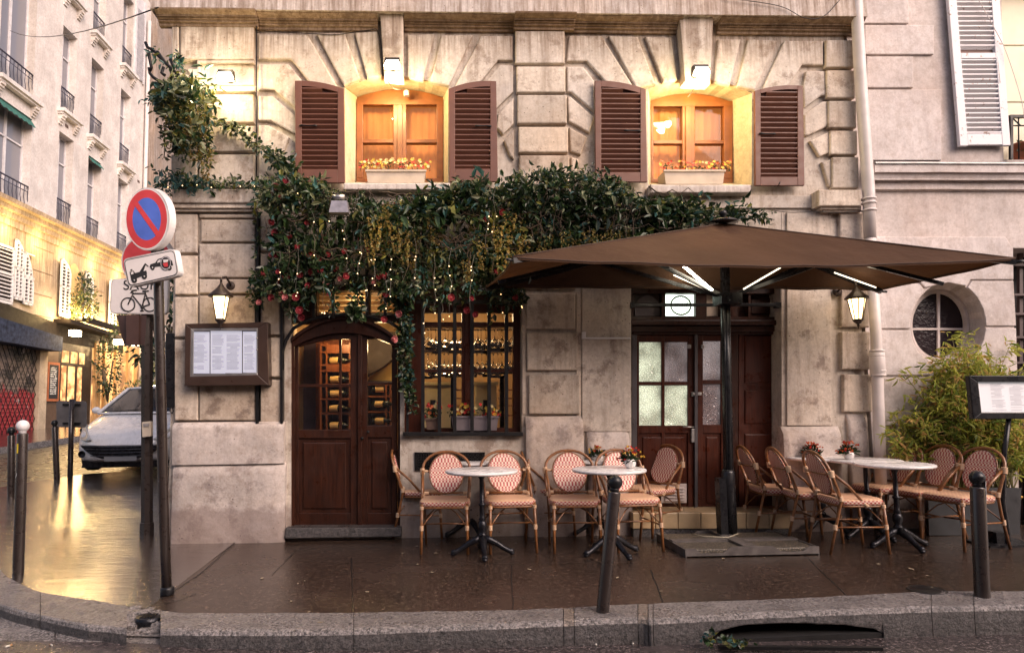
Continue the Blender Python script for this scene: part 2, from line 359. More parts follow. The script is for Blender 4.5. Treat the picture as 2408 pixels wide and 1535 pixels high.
# cobbles of the side street
t = NT('wet_cobbles'); br = t.n.new('ShaderNodeTexBrick'); br.inputs['Scale'].default_value = 1; t.link(t.map((5, 5, 5)), br.inputs[0])
br.inputs['Mortar Size'].default_value = .03; br.inputs['Brick Width'].default_value = .75; br.inputs['Row Height'].default_value = .5
br.inputs[1].default_value = (.075, .058, .045, 1); br.inputs[2].default_value = (.045, .035, .03, 1); br.inputs[3].default_value = (.015, .012, .01, 1)
t.set(Base_Color=br.outputs[0], Roughness=t.ramp(t.noise(5, 3), (.3, .2), (.7, .42))); t.b.inputs['Specular IOR Level'].default_value = .8
t.bump(br.outputs[1], -.8, .02); t.bump(t.noise(9, 4), .9, .03); MT['cobble'] = t.m

inner = [(-40, 1290), (15, 1357), (83, 1390), (180, 1406), (340, 1430), (427, 1442), (602, 1442), (815, 1441), (1000, 1438), (1204, 1435), (1320, 1430), (1504, 1420), (1806, 1410), (2012, 1400), (2172, 1391), (2408, 1390), (2560, 1388)]
outer = [(-60, 1395), (0, 1423), (60, 1440), (110, 1451), (200, 1470), (297, 1479), (377, 1481), (602, 1483), (815, 1481), (1204, 1466), (1330, 1460), (1500, 1453), (1530, 1457), (1806, 1441), (1972, 1435), (2182, 1428), (2408, 1423), (2560, 1421)]
def along(L, x):
    for a, b in zip(L, L[1:]):
        if a[0] <= x <= b[0]: return a[1] + (b[1] - a[1]) * (x - a[0]) / (b[0] - a[0])
    return L[-1][1]
gi = [G(x, y) for x, y in inner]
far = [G(x, y) for x, y in ((-120, 1168), (0, 1145), (100, 1128), (200, 1114), (300, 1107), (402, 1103))]
c0 = G(402, 1268)
cuts = [-1, 0, .7, 1.4, 2.2, 3, 4, 5, 6.5, 8]
seamA, seamB = G(560, 1268), G(345, 1431)
backL = Vector((far[-1].x, far[-1].y, 0))
# smooth, very wet corner pavement and the grainier pavement along the café front
li = [p for (x, y), p in zip(inner, gi) if x <= 340]; lr = [p for (x, y), p in zip(inner, gi) if x >= 427]
sheet('corner_pavement', [Vector((-9, li[0].y + .4, 0))] + li + [seamB, seamA, Vector((c0.x + .2, .3, 0)), Vector((c0.x + .2, backL.y, 0))] + list(reversed(far)), MT['pave_wet'], lambda x, y: gz(x, y), cuts=cuts)
sheet('pavement', [seamB] + lr + [Vector((9, .6, 0)), Vector((seamA.x, .6, 0)), seamA], MT['pave'], lambda x, y: 0.0)
RZ = -.15
def RZf(x): return -.128 - .020 * max(-2, min(2.6, x))
sheet('road', [(-60, -40), (60, -40), (60, 1), (-60, 1)], MT['road'], lambda x, y: RZf(x), xcuts=[-2, -1, 0, 1, 2, 2.6])
sheet('side_street', [(-60, .95), (6, .95), (6, 60), (-60, 60)], MT['cobble'], lambda x, y: gz(x, y) - .09 + (-.06 if y < 1 else 0), cuts=[1, 2, 3, 4, 6, 8, 11, 15, 20, 30, 40])
# granite kerb: stones of uneven length, joints between them
joints = [-60, 95, 299, 300, 376, 377, 832, 1325, 1350, 1500, 1524, 1536, 2062, 2190, 2290, 2560]
kb = MB()
def kerb_stone(xa, xb, low=0.0, m=0, dz=0.0, lip=None):
    n = max(2, int(abs(xb - xa) / 22)); sec = []
    for i in range(n + 1):
        x = xa + (xb - xa) * i / n; j = 1.6 * noise.noise(Vector((x * .05, 3, 1)))
        a = G(x, along(inner, x) - .5); b = G(x, along(outer, x) + j); d = (b - a); d.z = 0; d.normalize()
        e = .006 * noise.noise(Vector((x * .02, 0, 5))) + dz
        a.z = e + .002; nz = lambda k: .006 * noise.noise(Vector((x * .06, k * 3., 9)))
        pr = [a + Vector((0, 0, 0)), a + d * ((b - a).length * .5) + Vector((0, 0, nz(1))), b - d * .035 + Vector((0, 0, .001 + nz(2))), b - d * .012 + Vector((0, 0, -.008)), b + Vector((0, 0, -.03)), b + d * (.012 + nz(3)) + Vector((0, 0, -.10)), b + d * (.016) + Vector((0, 0, -.19)), a + Vector((0, 0, -.19))]
        if lip:
            zl = min(-.035, b.z - (along(lip, x) - along(outer, x)) / 372.)
            pr[5] = b + d * (.008 + nz(3)) + Vector((0, 0, max(zl, -.10) * .9)); pr[6] = b + d * .004 + Vector((0, 0, zl - b.z)); pr[7] = a + Vector((0, 0, zl - a.z))
        sec.append(pr)
    vs = [p for s_ in sec for p in s_]; fs = []; ff = []; k = 8
    for i in range(n):
        for j in range(k):
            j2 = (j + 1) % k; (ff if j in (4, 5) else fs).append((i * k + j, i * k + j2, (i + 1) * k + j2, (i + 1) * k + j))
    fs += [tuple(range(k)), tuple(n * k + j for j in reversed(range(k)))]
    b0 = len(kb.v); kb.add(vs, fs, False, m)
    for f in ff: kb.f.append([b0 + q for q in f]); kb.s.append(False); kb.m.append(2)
prev = None
for i in range(len(joints) - 1):
    a, b = joints[i] + .8, joints[i + 1] - .8
    if b - a < 3 or (joints[i], joints[i + 1]) == (300, 376): continue
    if joints[i] == 1536:      # the long stone over the storm drain: its underside is cut away into an arch
        kerb_stone(a, 1668); kerb_stone(1668, 2074, lip=[(1668, 1500), (1690, 1482), (1745, 1468), (1850, 1463), (1990, 1468), (2055, 1477), (2074, 1488)]); continue
    if joints[i] == 2062: a = 2074.5
    kerb_stone(a, b, m=1 if joints[i] in (1325, 1500) else 0)
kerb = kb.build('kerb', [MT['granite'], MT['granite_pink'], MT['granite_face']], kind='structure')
dk = mat('drain_dark', (.006, .005, .005), .9); dm = MB()  # near-black colour puts the shade inside the drain into the surface
A = G(1680, along(inner, 1680)); B = G(2074, along(inner, 2074)); C_ = G(2074, along(outer, 2074)); D_ = G(1680, along(outer, 1680))
dm.hexa([(A.x, A.y, -.147), (B.x, B.y, -.147), (C_.x, C_.y, -.147), (D_.x, D_.y, -.147)], [(A.x, A.y, -.4), (B.x, B.y, -.4), (C_.x, C_.y, -.4), (D_.x, D_.y, -.4)])
dm.hexa([(A.x, A.y + .05, -.06), (B.x, B.y + .05, -.06), (B.x, B.y, -.06), (A.x, A.y, -.06)], [(A.x, A.y + .05, -.3), (B.x, B.y + .05, -.3), (B.x, B.y, -.3), (A.x, A.y, -.3)])
dm.build('storm_drain', dk, kind='structure')
def G2(x, y, z):
    d = ray(x, y); return CAM + d * ((z - CAM.z) / d.z)
ed = MB(); ed.bar(G2(1690, 1521, RZ + .008), G2(2074, 1524, RZ + .008), .03, .02); ed.build('drain_edge', MT['iron'], kind='structure')
# joints and old cuts in the asphalt, and a round iron cover flush with the pavement
jm = MB()
def joint(pts, w_=.006):
    P_ = [G(x, y) + Vector((0, 0, .004)) for x, y in pts]
    for a, b in zip(P_, P_[1:]):
        n_ = max(2, int((b - a).length / .12))
        for i in range(n_):
            p, q = a.lerp(b, i / n_), a.lerp(b, (i + 1) / n_); s_ = Vector((-(q - p).y, (q - p).x, 0)).normalized(); k1 = .5 * w_ * (1 + .6 * noise.noise(p * 9)); k2 = .5 * w_ * (1 + .6 * noise.noise(q * 9)); of = s_ * .006 * noise.noise(p * 4); og = s_ * .006 * noise.noise(q * 4)
            jm.quad(p - s_ * k1 + of, p + s_ * k1 + of, q + s_ * k2 + og, q - s_ * k2 + og)
joint([(560, 1269), (470, 1350), (345, 1431)], .009); joint([(690, 1300), (640, 1352)]); joint([(827, 1312), (830, 1440)]); joint([(1203, 1330), (1206, 1434)]); joint([(1530, 1340), (1560, 1418)]); joint([(360, 1428), (430, 1408), (462, 1396)]); joint([(1900, 1312), (1990, 1400)]); joint([(690, 1318), (1000, 1326), (1500, 1322)], .004); joint([(2100, 1320), (2408, 1322)], .004)
jm.build('pavement_joints', mat('tar_joint', (.008, .007, .007), .5), kind='structure')
cvm = MB(); cc_ = G(2180, 1387) + Vector((0, 0, .003)); cvm.lathe([(.001, .002), (.10, .002), (.104, -.001), (.112, -.001), (.116, .002), (.125, .002), (.126, -.02)], Matrix.Translation(cc_), 30); tag(cvm.build('manhole_cover', MT['iron']), 'round iron cover flush in the pavement near the right bollard', 'cover')
# gutter stones on the left, set low
gs = MB(); gt = [(-80, 1440), (0, 1452), (110, 1468), (200, 1482), (300, 1492), (400, 1500), (486, 1506)]; gb = [(-80, 1500), (0, 1504), (150, 1506), (300, 1508), (400, 1511), (486, 1514)]
def G2(x, y, z): 
    d = ray(x, y); return CAM + d * ((z - CAM.z) / d.z)
for a, b in ((-80, 128), (131, 486)):
    n = 10; top = []; bot = []
    for i in range(n + 1):
        x = a + (b - a) * i / n; ya = along(gt, x) - 14; yb = along(gb, x) + 1.5 * noise.noise(Vector((x * .06, 1, 1)))
        top.append(G2(x, ya, -.075)); bot.append(G2(x, yb, -.085))
    vs = top + bot + [p + Vector((0, -.006, -.02)) for p in bot] + [p + Vector((0, -.01, -.09)) for p in bot]; k = n + 1
    fs = [(r * k + i, r * k + i + 1, (r + 1) * k + i + 1, (r + 1) * k + i) for r in range(3) for i in range(n)]
    gs.add(vs, fs)
gs.build('gutter_stones', MT['granite'], kind='structure')
ap = MB()   # sunken cobbled gap between the kerb ends, round a small iron cover
for i in range(46):
    x = U(298, 378); y = U(1428, 1484)
    c = G2(x, y, -.004 - .055 * max(0, y - 1440) / 44); w = U(.028, .045)
    ap.prism([c + Vector((dx * w * U(.8, 1.1), dy * w * U(.8, 1.1), U(0, .012))) for dx, dy in ((-1, -1), (1, -1), (1, 1), (-1, 1))], (0, 0, -.1), .01)
ap.build('gap_cobbles', MT['granite'], kind='structure')
gapp = [G2(x, y, z) for x, y, z in ((286, 1405, -.003), (392, 1420, -.003), (386, 1496, -.07), (292, 1494, -.07))]
MB().quad(*gapp).build('gap_bed', MT['granite'], kind='structure')
cv = MB(); c = G2(350, 1452, -.012); cv.lathe([(.0001, .012), (.062, .012), (.066, .008), (.075, .014), (.082, .012), (.084, -.05)], Matrix.Translation(c), 28)
for i in range(5): cv.box(c.x - .045, c.y - .04 + i * .02 - .003, c.z + .012, c.x + .045, c.y - .04 + i * .02 + .003, c.z + .017)
tag(cv.build('water_cover', MT['cast']), 'small round iron cover in the gap between the kerb stones', 'cover')
# far pavement across the side street
fk = [Q(-60, 1066, 0), Q(0, 1055, 0)]
fp = [G(-160, 1084), G(0, 1057), G(100, 1042), G(197, 1028), G(300, 1012), G(345, 1006)]
wl = [Vector((CAM + uL * s - nL * DL)) for s in (38, 10)]
pts = fp + wl
sheet('far_pavement', [(p.x, p.y) for p in pts], MT['pave_wet'], lambda x, y: gz(x, y) + .05, cuts=[8, 10, 12, 15, 18, 22, 26, 30])
fkb = MB()
for a, b in zip(fp, fp[1:]):
    fkb.hexa([a + Vector((0, 0, .055)), b + Vector((0, 0, .055)), b + Vector((0, .2, .055)), a + Vector((0, .2, .055))], [a + Vector((0, 0, -.25)), b + Vector((0, 0, -.25)), b + Vector((0, .2, -.25)), a + Vector((0, .2, -.25))])
fkb.build('far_kerb', MT['granite'], kind='structure')
# ------------------------------------------------------------------ corner building
XL, XR = W(403, 900).x, W(2034, 900).x
ZT = W(1204, -60).z
bist = thing('corner_building', 'old limestone corner building with two shuttered lit windows over a bistro front', 'building', (0, .3, 0))
w1o = [(811, 430), (811, 207)] + arc((811, 207), (1054, 208), 28, 14)[1:-1] + [(1054, 208), (1054, 430)]
w1i = [(838, 428), (840, 229)] + arc((840, 229), (1042, 230), 19, 14)[1:-1] + [(1042, 230), (1042, 428)]
w2o = [(1524, 434), (1524, 211)] + arc((1524, 211), (1768, 220), 30, 14)[1:-1] + [(1768, 220), (1768, 436)]
w2i = [(1531, 430), (1530, 238)] + arc((1530, 238), (1717, 239), 18, 14)[1:-1] + [(1717, 239), (1723, 430)]
hA = [(684, 1250), (684, 668), (941, 668), (941, 1250)]
hB = [(950, 1021), (950, 668), (1227, 668), (1227, 1020)]
hC = [(1485, 1236), (1484, 660), (1836, 660), (1840, 1234)]
def outline(o, Y=0.0): return [W(x, y, Y) for x, y in o]
wm = MB()
loops = [[Vector((XL, 0, -.3)), Vector((XR, 0, -.3)), Vector((XR, 0, ZT)), Vector((XL, 0, ZT))]] + [outline(h) for h in (w1o, w2o, hA, hB, hC)]
tri = tessellate_polygon(loops); vs = [p for L in loops for p in L]
wm.add(vs, [tuple(f) for f in tri])
for x in (XL, XR):
    wm.quad(*[Vector((x, y, z)) for y, z in ((0, -.3), (7, -.3), (7, ZT), (0, ZT))])
wm.quad((XL, 7, -.3), (XR, 7, -.3), (XR, 7, ZT), (XL, 7, ZT)); wm.quad((XL, 0, ZT), (XR, 0, ZT), (XR, 7, ZT), (XL, 7, ZT))
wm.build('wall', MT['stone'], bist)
def loft(o, i, y0, y1, skip=()):
    m = MB(); a = outline(o, y0); b = outline(i, y1); k = len(a)
    for j in range(k):
        if j in skip: continue
        j2 = (j + 1) % k; m.quad(a[j], a[j2], b[j2], b[j])
    return m
loft(w1o, w1i, 0, .3).build('window_reveal', MT['reveal'], bist)
loft(w2o, w2i, 0, .3).build('window_reveal', MT['reveal'], bist)
for h in (hA, hB, hC):
    X = MB(); a = outline(h); b = [p + Vector((0, .34, 0)) for p in a]
    for j in range(4): X.quad(a[j], a[(j + 1) % 4], b[(j + 1) % 4], b[j])
    X.build('opening_reveal', MT['stone_low'], bist)
# raised stones of the upper storey (joints are the channels left between them)
up = MB()
P = [[(607, 80), (722, 80), (795, 207), (786, 214), (745, 216), (684, 139), (607, 139)],
     [(744, 79), (810, 77), (847, 186), (809, 201)], [(834, 76), (887, 73), (900, 178), (863, 184)],
     [(958, 82), (1023, 79), (995, 190), (959, 181)], [(1038, 82), (1113, 82), (1056, 202), (1011, 193)],
     [(1132, 84), (1206, 84), (1206, 142), (1171, 142), (1128, 195), (1110, 215), (1072, 216), (1068, 206)],
     [(607, 150), (678, 150), (722, 204), (735, 260), (705, 262), (645, 211), (607, 211)],
     [(607, 225), (640, 225), (700, 276), (704, 318), (688, 312), (636, 284), (607, 283)],
     [(607, 294), (630, 294), (680, 322), (664, 364), (655, 438), (607, 438)],
     [(1207, 153), (1176, 153), (1139, 195), (1139, 285), (1166, 256), (1207, 216)],
     [(1208, 229), (1171, 268), (1168, 300), (1183, 316), (1208, 292)], [(1209, 304), (1185, 330), (1200, 368), (1209, 374)],
     [(1338, 84), (1415, 84), (1493, 208), (1488, 214), (1445, 215), (1380, 144), (1333, 144)],
     [(1431, 84), (1500, 86), (1542, 198), (1497, 208)], [(1517, 86), (1579, 88), (1593, 188), (1560, 194)],
     [(1689, 92), (1743, 92), (1717, 201), (1680, 191)], [(1760, 92), (1829, 95), (1776, 213), (1735, 203)],
     [(1845, 96), (1936, 96), (1937, 153), (1887, 153), (1857, 198), (1840, 214), (1790, 215)],
     [(1333, 157), (1372, 157), (1398, 190), (1400, 264), (1344, 217), (1334, 216)],
     [(1335, 227), (1342, 227), (1398, 276), (1386, 312), (1338, 285)], [(1339, 299), (1381, 322), (1366, 364), (1342, 356)],
     [(1343, 369), (1362, 374), (1352, 438), (1345, 438)],
     [(1940, 167), (1896, 167), (1890, 200), (1892, 254), (1931, 225), (1942, 225)],
     [(1945, 238), (1934, 238), (1892, 270), (1892, 318), (1902, 318), (1948, 296)], [(1950, 309), (1905, 331), (1928, 368), (1952, 359)],
     [(1955, 373), (1933, 381), (1950, 438), (1958, 438)]]
for a, b in ((0, 6), (12, 18)):
    for k_ in range(a, b):
        up = MB(); up.slab(P[k_], -.045, .01, .016); up.build('voussoir', MT['stone_block'], bist)
for a, b in ((6, 9), (9, 12), (18, 22), (22, 26)):
    up = MB()
    for p in P[a:b]: up.slab(p, -.045, .01, .016)
    up.build('ring_stones', MT['stone_block'], bist)
for grp in (0, 5):
  pr = MB()
  for r in [(1212, 73, 1328, 149), (1215, 156, 1330, 217), (1217, 223, 1333, 290), (1220, 298, 1336, 358), (1222, 365, 1339, 440),
          (1943, 94, 2010, 158), (1945, 165, 2012, 230), (1949, 237, 2015, 300), (1953, 307, 2017, 363), (1958, 369, 2020, 442)][grp:grp + 5]:
    pr.rect(*r, -.075, .01, .014)
  pr.build('pilaster', MT['stone_block'], bist)
pr = MB()
# left pilaster of the upper storey
for r in [(403, 62, 420, 140), (423, 62, 597, 140), (402, 168, 428, 232), (403, 240, 436, 288), (403, 296, 436, 356), (440, 296, 597, 356), (402, 363, 463, 440), (467, 363, 597, 440), (436, 221, 597, 288)]:
    pr.rect(*r, -.075, .01, .012)
pr.slab([(426, 148), (426, 162), (463, 162), (463, 142), (597, 142), (597, 149), (470, 149), (470, 200), (440, 200), (434, 172)], -.075, .01, .008)
pr.rect(472, 153, 597, 200, -.035, .01, .01); pr.rect(436, 203, 599, 214, -.14, .01, .012)
pr.build('pilaster', MT['stone_block'], bist)
ks = MB(); ks.slab([(893, 18), (948, 18), (949, 184), (903, 180)], -.15, .01, .012); ks.build('keystone', MT['stone_block'], bist); ks = MB(); ks.slab([(1597, 30), (1678, 33), (1671, 196), (1611, 192)], -.15, .01, .012)
ks.build('keystone', MT['stone_block'], bist)
# cornice
def profile(m, x0, x1, pts, extra=0.0, mat=0):
    q = [(y - extra, z) for y, z in pts]; k = len(q); n = max(1, int((x1 - x0) / .25)); vs = []
    for i in range(n + 1):
        x = x0 + (x1 - x0) * i / n
        for y, z in q: vs.append((x, y + .004 * noise.noise(Vector((x * 3, y * 9, z * 9))), z + .004 * noise.noise(Vector((x * 3, y * 9, z * 9 + 7)))))
    m.add(vs, [(i * k + j, i * k + (j + 1) % k, (i + 1) * k + (j + 1) % k, (i + 1) * k + j) for i in range(n) for j in range(k)] + [tuple(range(k)), tuple(n * k + j for j in reversed(range(k)))], False, mat)
zz = lambda y, Y: W(1204, y, Y).z
top = [(.02, zz(-40, -.20)), (-.20, zz(-12, -.20)), (-.21, zz(31, -.20)), (.02, zz(31, -.20))]
cor = [(.02, zz(30, -.19)), (-.185, zz(32.5, -.185)), (-.18, zz(36, -.18)), (-.15, zz(43, -.15)), (-.115, zz(49, -.115)), (-.115, zz(52, -.115)), (-.09, zz(53, -.09)), (-.088, zz(58, -.088)), (-.068, zz(60, -.068)), (-.066, zz(65, -.066)), (-.04, zz(68, -.04)), (-.035, zz(75, -.035)), (.02, zz(76, -.035))]
cm = MB(); tm = MB()
xs = [W(p, 50).x for p in (382, 612, 890, 951, 1206, 1346, 1594, 1682, 2012)]
profile(tm, W(372, 30).x, xs[8], top)
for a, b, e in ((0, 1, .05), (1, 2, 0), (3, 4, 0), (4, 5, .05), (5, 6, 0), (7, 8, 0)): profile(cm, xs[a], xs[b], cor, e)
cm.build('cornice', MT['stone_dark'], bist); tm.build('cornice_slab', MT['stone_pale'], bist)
# storey above
ab = MB(); ab.box(XL + .1, -.02, ZT - .02, XR, 6.9, ZT + 3.2); ab.build('upper_wall', MT['plaster'], bist)
rl = MB()
a, b = W(1255, 2, -.16), W(1775, 8, -.16); rl.tube([a, b], .012, 6)
for i in range(40):
    p = a.lerp(b, (i + .5) / 40); rl.tube([p, p + Vector((0, 0, .5))], .007, 5)
rl.build('railing', MT['iron'], bist)
# ledge and caps at first-floor level
lg = MB()
lg.rect(404, 444, 604, 477, -.15, .01, .014); lg.rect(408, 478, 606, 489, -.12, .01, .006); lg.rect(410, 490, 606, 497, -.09, .01, .005)
lg.rect(1926, 446, 2026, 484, -.17, .01, .012); lg.rect(1930, 485, 2026, 492, -.13, .01, .004); lg.rect(1936, 493, 2026, 498, -.10, .01, .004)
lg.rect(1500, 459, 1925, 489, -.03, .01, .006); lg.rect(607, 449, 1499, 482, -.03, .01, .006)
lg.build('string_course', MT['stone_block'], bist)
# ground-floor stones
def gfl(L):
    gf = MB()
    for r in L: gf.rect(*r, -.055, .01, .013)
    gf.build('pilaster', MT['stone_low'], bist)
GL = [(410, 503, 464, 594), (410, 601, 464, 692), (410, 698, 464, 792), (410, 799, 465, 988),
          (468, 503, 600, 512), (472, 516, 600, 568), (468, 573, 600, 652), (468, 656, 600, 689), (468, 695, 600, 988),
          (612, 503, 659, 589), (612, 597, 659, 687), (612, 694, 659, 787), (612, 794, 660, 886), (612, 893, 661, 994),
          (1243, 500, 1352, 575), (1237, 583, 1354, 678), (1237, 690, 1353, 773), (1240, 783, 1358, 870), (1244, 881, 1364, 973),
          (1976, 500, 2043, 590), (1977, 596, 2044, 672), (1980, 780, 2047, 868), (1985, 880, 2052, 968), (1979, 680, 2045, 769)]
for a, b in ((0, 9), (9, 14), (14, 19), (19, 24)): gfl(GL[a:b])
gf = MB()
gf.rect(1369, 500, 1483, 1014, -.03, .01, .005); gf.build('wall_panel', MT['stone_low'], bist); gf = MB(); gf.rect(1851, 500, 1955, 1000, -.03, .01, .006); gf.build('wall_panel', MT['stone_low'], bist); gf = MB(); gf.rect(1838, 500, 1849, 1000, -.005, .2, .003)
gf.rect(1229, 690, 1236, 973, -.02, .01); gf.rect(1356, 690, 1367, 1010, -.018, .01)
gf.build('jamb_strips', MT['stone_low'], bist)
# plinths: uneven, rounded
def plinth(m, px0, ya, px1, yb, Y, n=18, k=14, round_top=.05, corner=False):
    a = W(px0, ya, Y); b = W(px1, yb, Y); x0, x1, z0, z1 = a.x, b.x, (min(b.z, -.05) if yb > 1200 else b.z), a.z; vs = []
    for j in range(k + 1):
        for i in range(n + 1):
            x = x0 + (x1 - x0) * i / n; z = z0 + (z1 - z0) * j / k
            y = Y + .022 * noise.noise(Vector((x * 2.3, 4, z * 2.3))) + .010 * noise.noise(Vector((x * 8, 2, z * 8)))
            tt = (z - (z1 - round_top)) / round_top
            if tt > 0: y += tt * tt * .05
            if i == 0 or i == n: y += .02
            vs.append((x, y, z))
    q = n + 1
    m.add(vs, [(j * q + i, j * q + i + 1, (j + 1) * q + i + 1, (j + 1) * q + i) for j in range(k) for i in range(n)], True)
    t_ = [Vector(vs[k * q + i]) for i in range(q)]; m.add(t_ + [Vector((p.x, .02, p.z + .01)) for p in t_], [(i, i + 1, q + i + 1, q + i) for i in range(n)])
    for i in (0, n):
        e = [Vector(vs[j * q + i]) for j in range(k + 1)]; m.add(e + [Vector((p.x, .05, p.z)) for p in e], [(j, j + 1, k + 2 + j, k + 1 + j) for j in range(k)])
for q_ in ((404, 994, 667, 1089, -.095), (404, 1093, 668, 1272, -.105), (1237, 980, 1380, 1262, -.085), (1382, 1016, 1490, 1262, -.075), (1844, 1004, 1992, 1245, -.085), (1994, 972, 2056, 1242, -.05), (945, 1025, 1234, 1262, .012)):
    pl = MB(); plinth(pl, *q_, round_top=.005 if q_[0] == 945 else .05); pl.build('plinth', MT['stone_rough'], bist)
# window sills
sl = MB(); sl.rect(808, 430, 1058, 446, -.16, .30, .012); sl.build('window_sill', MT['stone_pale'], bist)
sl = MB(); sl.rect(1530, 434, 1766, 453, -.16, .30, .012); sl.build('window_sill', MT['stone_pale'], bist)
# upper windows
def upper_window(o, cols, top_y, bar_y, bot_y, mid, sill_y):
    f = MB(); Y0, Y1 = .26, .34
    xl, xr = o[0][0], o[-1][0]
    ar = [p for p in o if p[1] < sill_y - 30]
    f.slab(ar + [(xr, top_y), (xl, top_y)], Y0 + .02, Y1, .004)
    f.slab([(xl, top_y - 12), (xr, top_y - 12), (xr, top_y), (xl, top_y)], Y0, Y0 + .02)
    f.rect(xl, top_y, cols[0][0], bot_y, Y0, Y1, .004); f.rect(cols[1][1], top_y, xr, bot_y, Y0, Y1, .004)
    f.rect(cols[0][1], top_y, mid - 1, bot_y, Y0, Y1, .004); f.rect(mid + 1, top_y, cols[1][0], bot_y, Y0, Y1, .004); f.rect(mid - 6, top_y, mid + 6, bot_y, Y0 - .02, Y0, .004)
    f.rect(xl, bot_y, xr, sill_y, Y0 - .01, Y1, .004)
    for c in cols: f.rect(c[0], bar_y, c[1], bar_y + 8, Y0 + .01, Y1, .003)
    fr = f.build('window_frame', MT['frame_orange'], bist)
    for c in cols:
        for y0, y1 in ((top_y, bar_y), (bar_y + 8, bot_y)):
            g = MB(); g.quad(W(c[0], y0, .31), W(c[1], y0, .31), W(c[1], y1, .31), W(c[0], y1, .31)); g.build('pane', MT['glass_up'], fr)
    return fr
upper_window(w1i, ((853, 925), (955, 1027)), 246, 328, 419, 940, 429)
upper_window(w2i, ((1537, 1605), (1634, 1703)), 250, 330, 420, 1619, 430)
t = NT('orange_blind'); t.set(Base_Color=t.mix(t.ramp(t.noise(3, 3), (.3, 0), (.7, 1)), (.36, .12, .03), (.48, .18, .05)), Roughness=.8, Emission_Color=(.60, .19, .04), Emission_Strength=.30); MT['blind'] = t.m  # emission stands in for room light behind the blind
for a, b in ((836, 1046), (1524, 1728)):
    m = MB(); n = 40; top_ = []; bt = []
    for i in range(n + 1):
        x = a + (b - a) * i / n; yy = .46 + .012 * sin(i * 1.9) + .008 * sin(i * .7)
        top_.append(W(x, 205, yy)); bt.append(W(x, 440, yy))
    m.add(top_ + bt, [(i, i + 1, n + 2 + i, n + 1 + i) for i in range(n)], True)
    m.build('blind', MT['blind'], bist)
# shutters
def shutter(tl, tr, bl, br, h_l, op, slats, latch, Y=-.075, tilt=.0):
    """corner px points, arch sag, opening (x0,x1,ytl,ytr,ybot)"""
    th = .035; f = MB(); x0, x1, yl, yr, yb = op
    def topc(x, k=0):
        t = (x - tl[0]) / (tr[0] - tl[0]); return tl[1] + (tr[1] - tl[1]) * t - h_l * (1 - (2 * t - 1) ** 2) + k
    n = 8; xs_ = [x0 + (x1 - x0) * i / n for i in range(n + 1)]
    dk = (yl + yr) / 2 - (topc(x0) + topc(x1)) / 2
    f.slab([(tl[0], topc(tl[0])), (x0, topc(x0)), (x0, yb), (x0, bl[1]), bl], Y - th, Y, .004)
    f.slab([(x1, topc(x1)), (tr[0], topc(tr[0])), br, (x1, br[1]), (x1, yb)], Y - th, Y, .004)
    f.slab([(x, topc(x)) for x in xs_] + [(x, topc(x) + dk) for x in reversed(xs_)], Y - th + .002, Y, .003)
    f.slab([(x0, yb), (x1, yb), (x1, br[1]), (x0, bl[1])], Y - th + .002, Y, .003)
    o = f.build('shutter', MT['shutter'], bist)
    s = MB(); H = (yb - (min(yl, yr))); 
    for i in range(slats):
        y = yb - (i + .55) * H / slats
        if y < max(topc(x0), topc(x1)) + dk - 14: pass
        a = W(x0, y, Y - th + .004); b = W(x1, y, Y - th + .004)
        xa, xb = a.x, b.x
        if y < topc(x0) + dk or y < topc(x1) + dk:      # clipped by the arch
            cand = [x for x in [x0 + (x1 - x0) * k / 24 for k in range(25)] if topc(x) + dk < y]
            if len(cand) < 3: continue
            xa, xb = W(cand[0], y, Y).x, W(cand[-1], y, Y).x
        z = a.z; y0 = Y - th + .004
        s.hexa([(xa, y0, z), (xb, y0, z), (xb, y0, z + .011), (xa, y0, z + .011)], [(xa, Y - .002, z - .034), (xb, Y - .002, z - .034), (xb, Y - .002, z - .023), (xa, Y - .002, z - .023)])
    s.build('louvre_slats', MT['shutter'], o)
    bk = MB(); n = 8; bk.add([W(x, topc(x) + dk, Y + .004) for x in xs_] + [W(x, yb, Y + .004) for x in xs_], [(i, i + 1, n + 2 + i, n + 1 + i) for i in range(n)]); bk.build('backing', MT['shutter_dark'], o)  # dark sheet paints the shade seen between the slats
    l = MB(); a = W(latch[0], latch[2], Y - th - .012); b = W(latch[1], latch[2] + 1, Y - th - .012); l.tube([a + (b - a) * i / 8 for i in range(9)], [.009, .013, .009, .007, .007, .007, .009, .013, .009], 8)
    for p in (a, b): l.tube([p, p + Vector((0, .014, 0))], .005, 6)
    l.build('latch', MT['iron'], o)
    return o
shutter((693, 190), (809, 209), (695, 427), (811, 430), 6, (709, 794, 203, 217, 398), 16, (704, 745, 295))
shutter((1055, 209), (1167, 191), (1057, 427), (1171, 427), 7, (1070, 1153, 217, 204, 397), 16, (1118, 1155, 296))
shutter((1399, 190), (1519, 210), (1401, 426), (1522, 428), 6, (1414, 1506, 204, 220, 405), 17, (1468, 1508, 307))
shutter((1775, 214), (1889, 202), (1777, 436), (1892, 436), 6, (1789, 1876, 219, 212, 416), 17, (1786, 1824, 314))
hk = MB()
for x, y in ((750, 425), (1120, 424), (1832, 432)):
    p = W(x, y, -.10); hk.tube([p + Vector((-.02, 0, -.03)), p + Vector((0, -.01, 0)), p + Vector((.015, 0, .035))], .006, 6); hk.tube([p, p + Vector((0, .11, 0))], .005, 5)
hk.build('shutter_hooks', MT['iron'], bist)
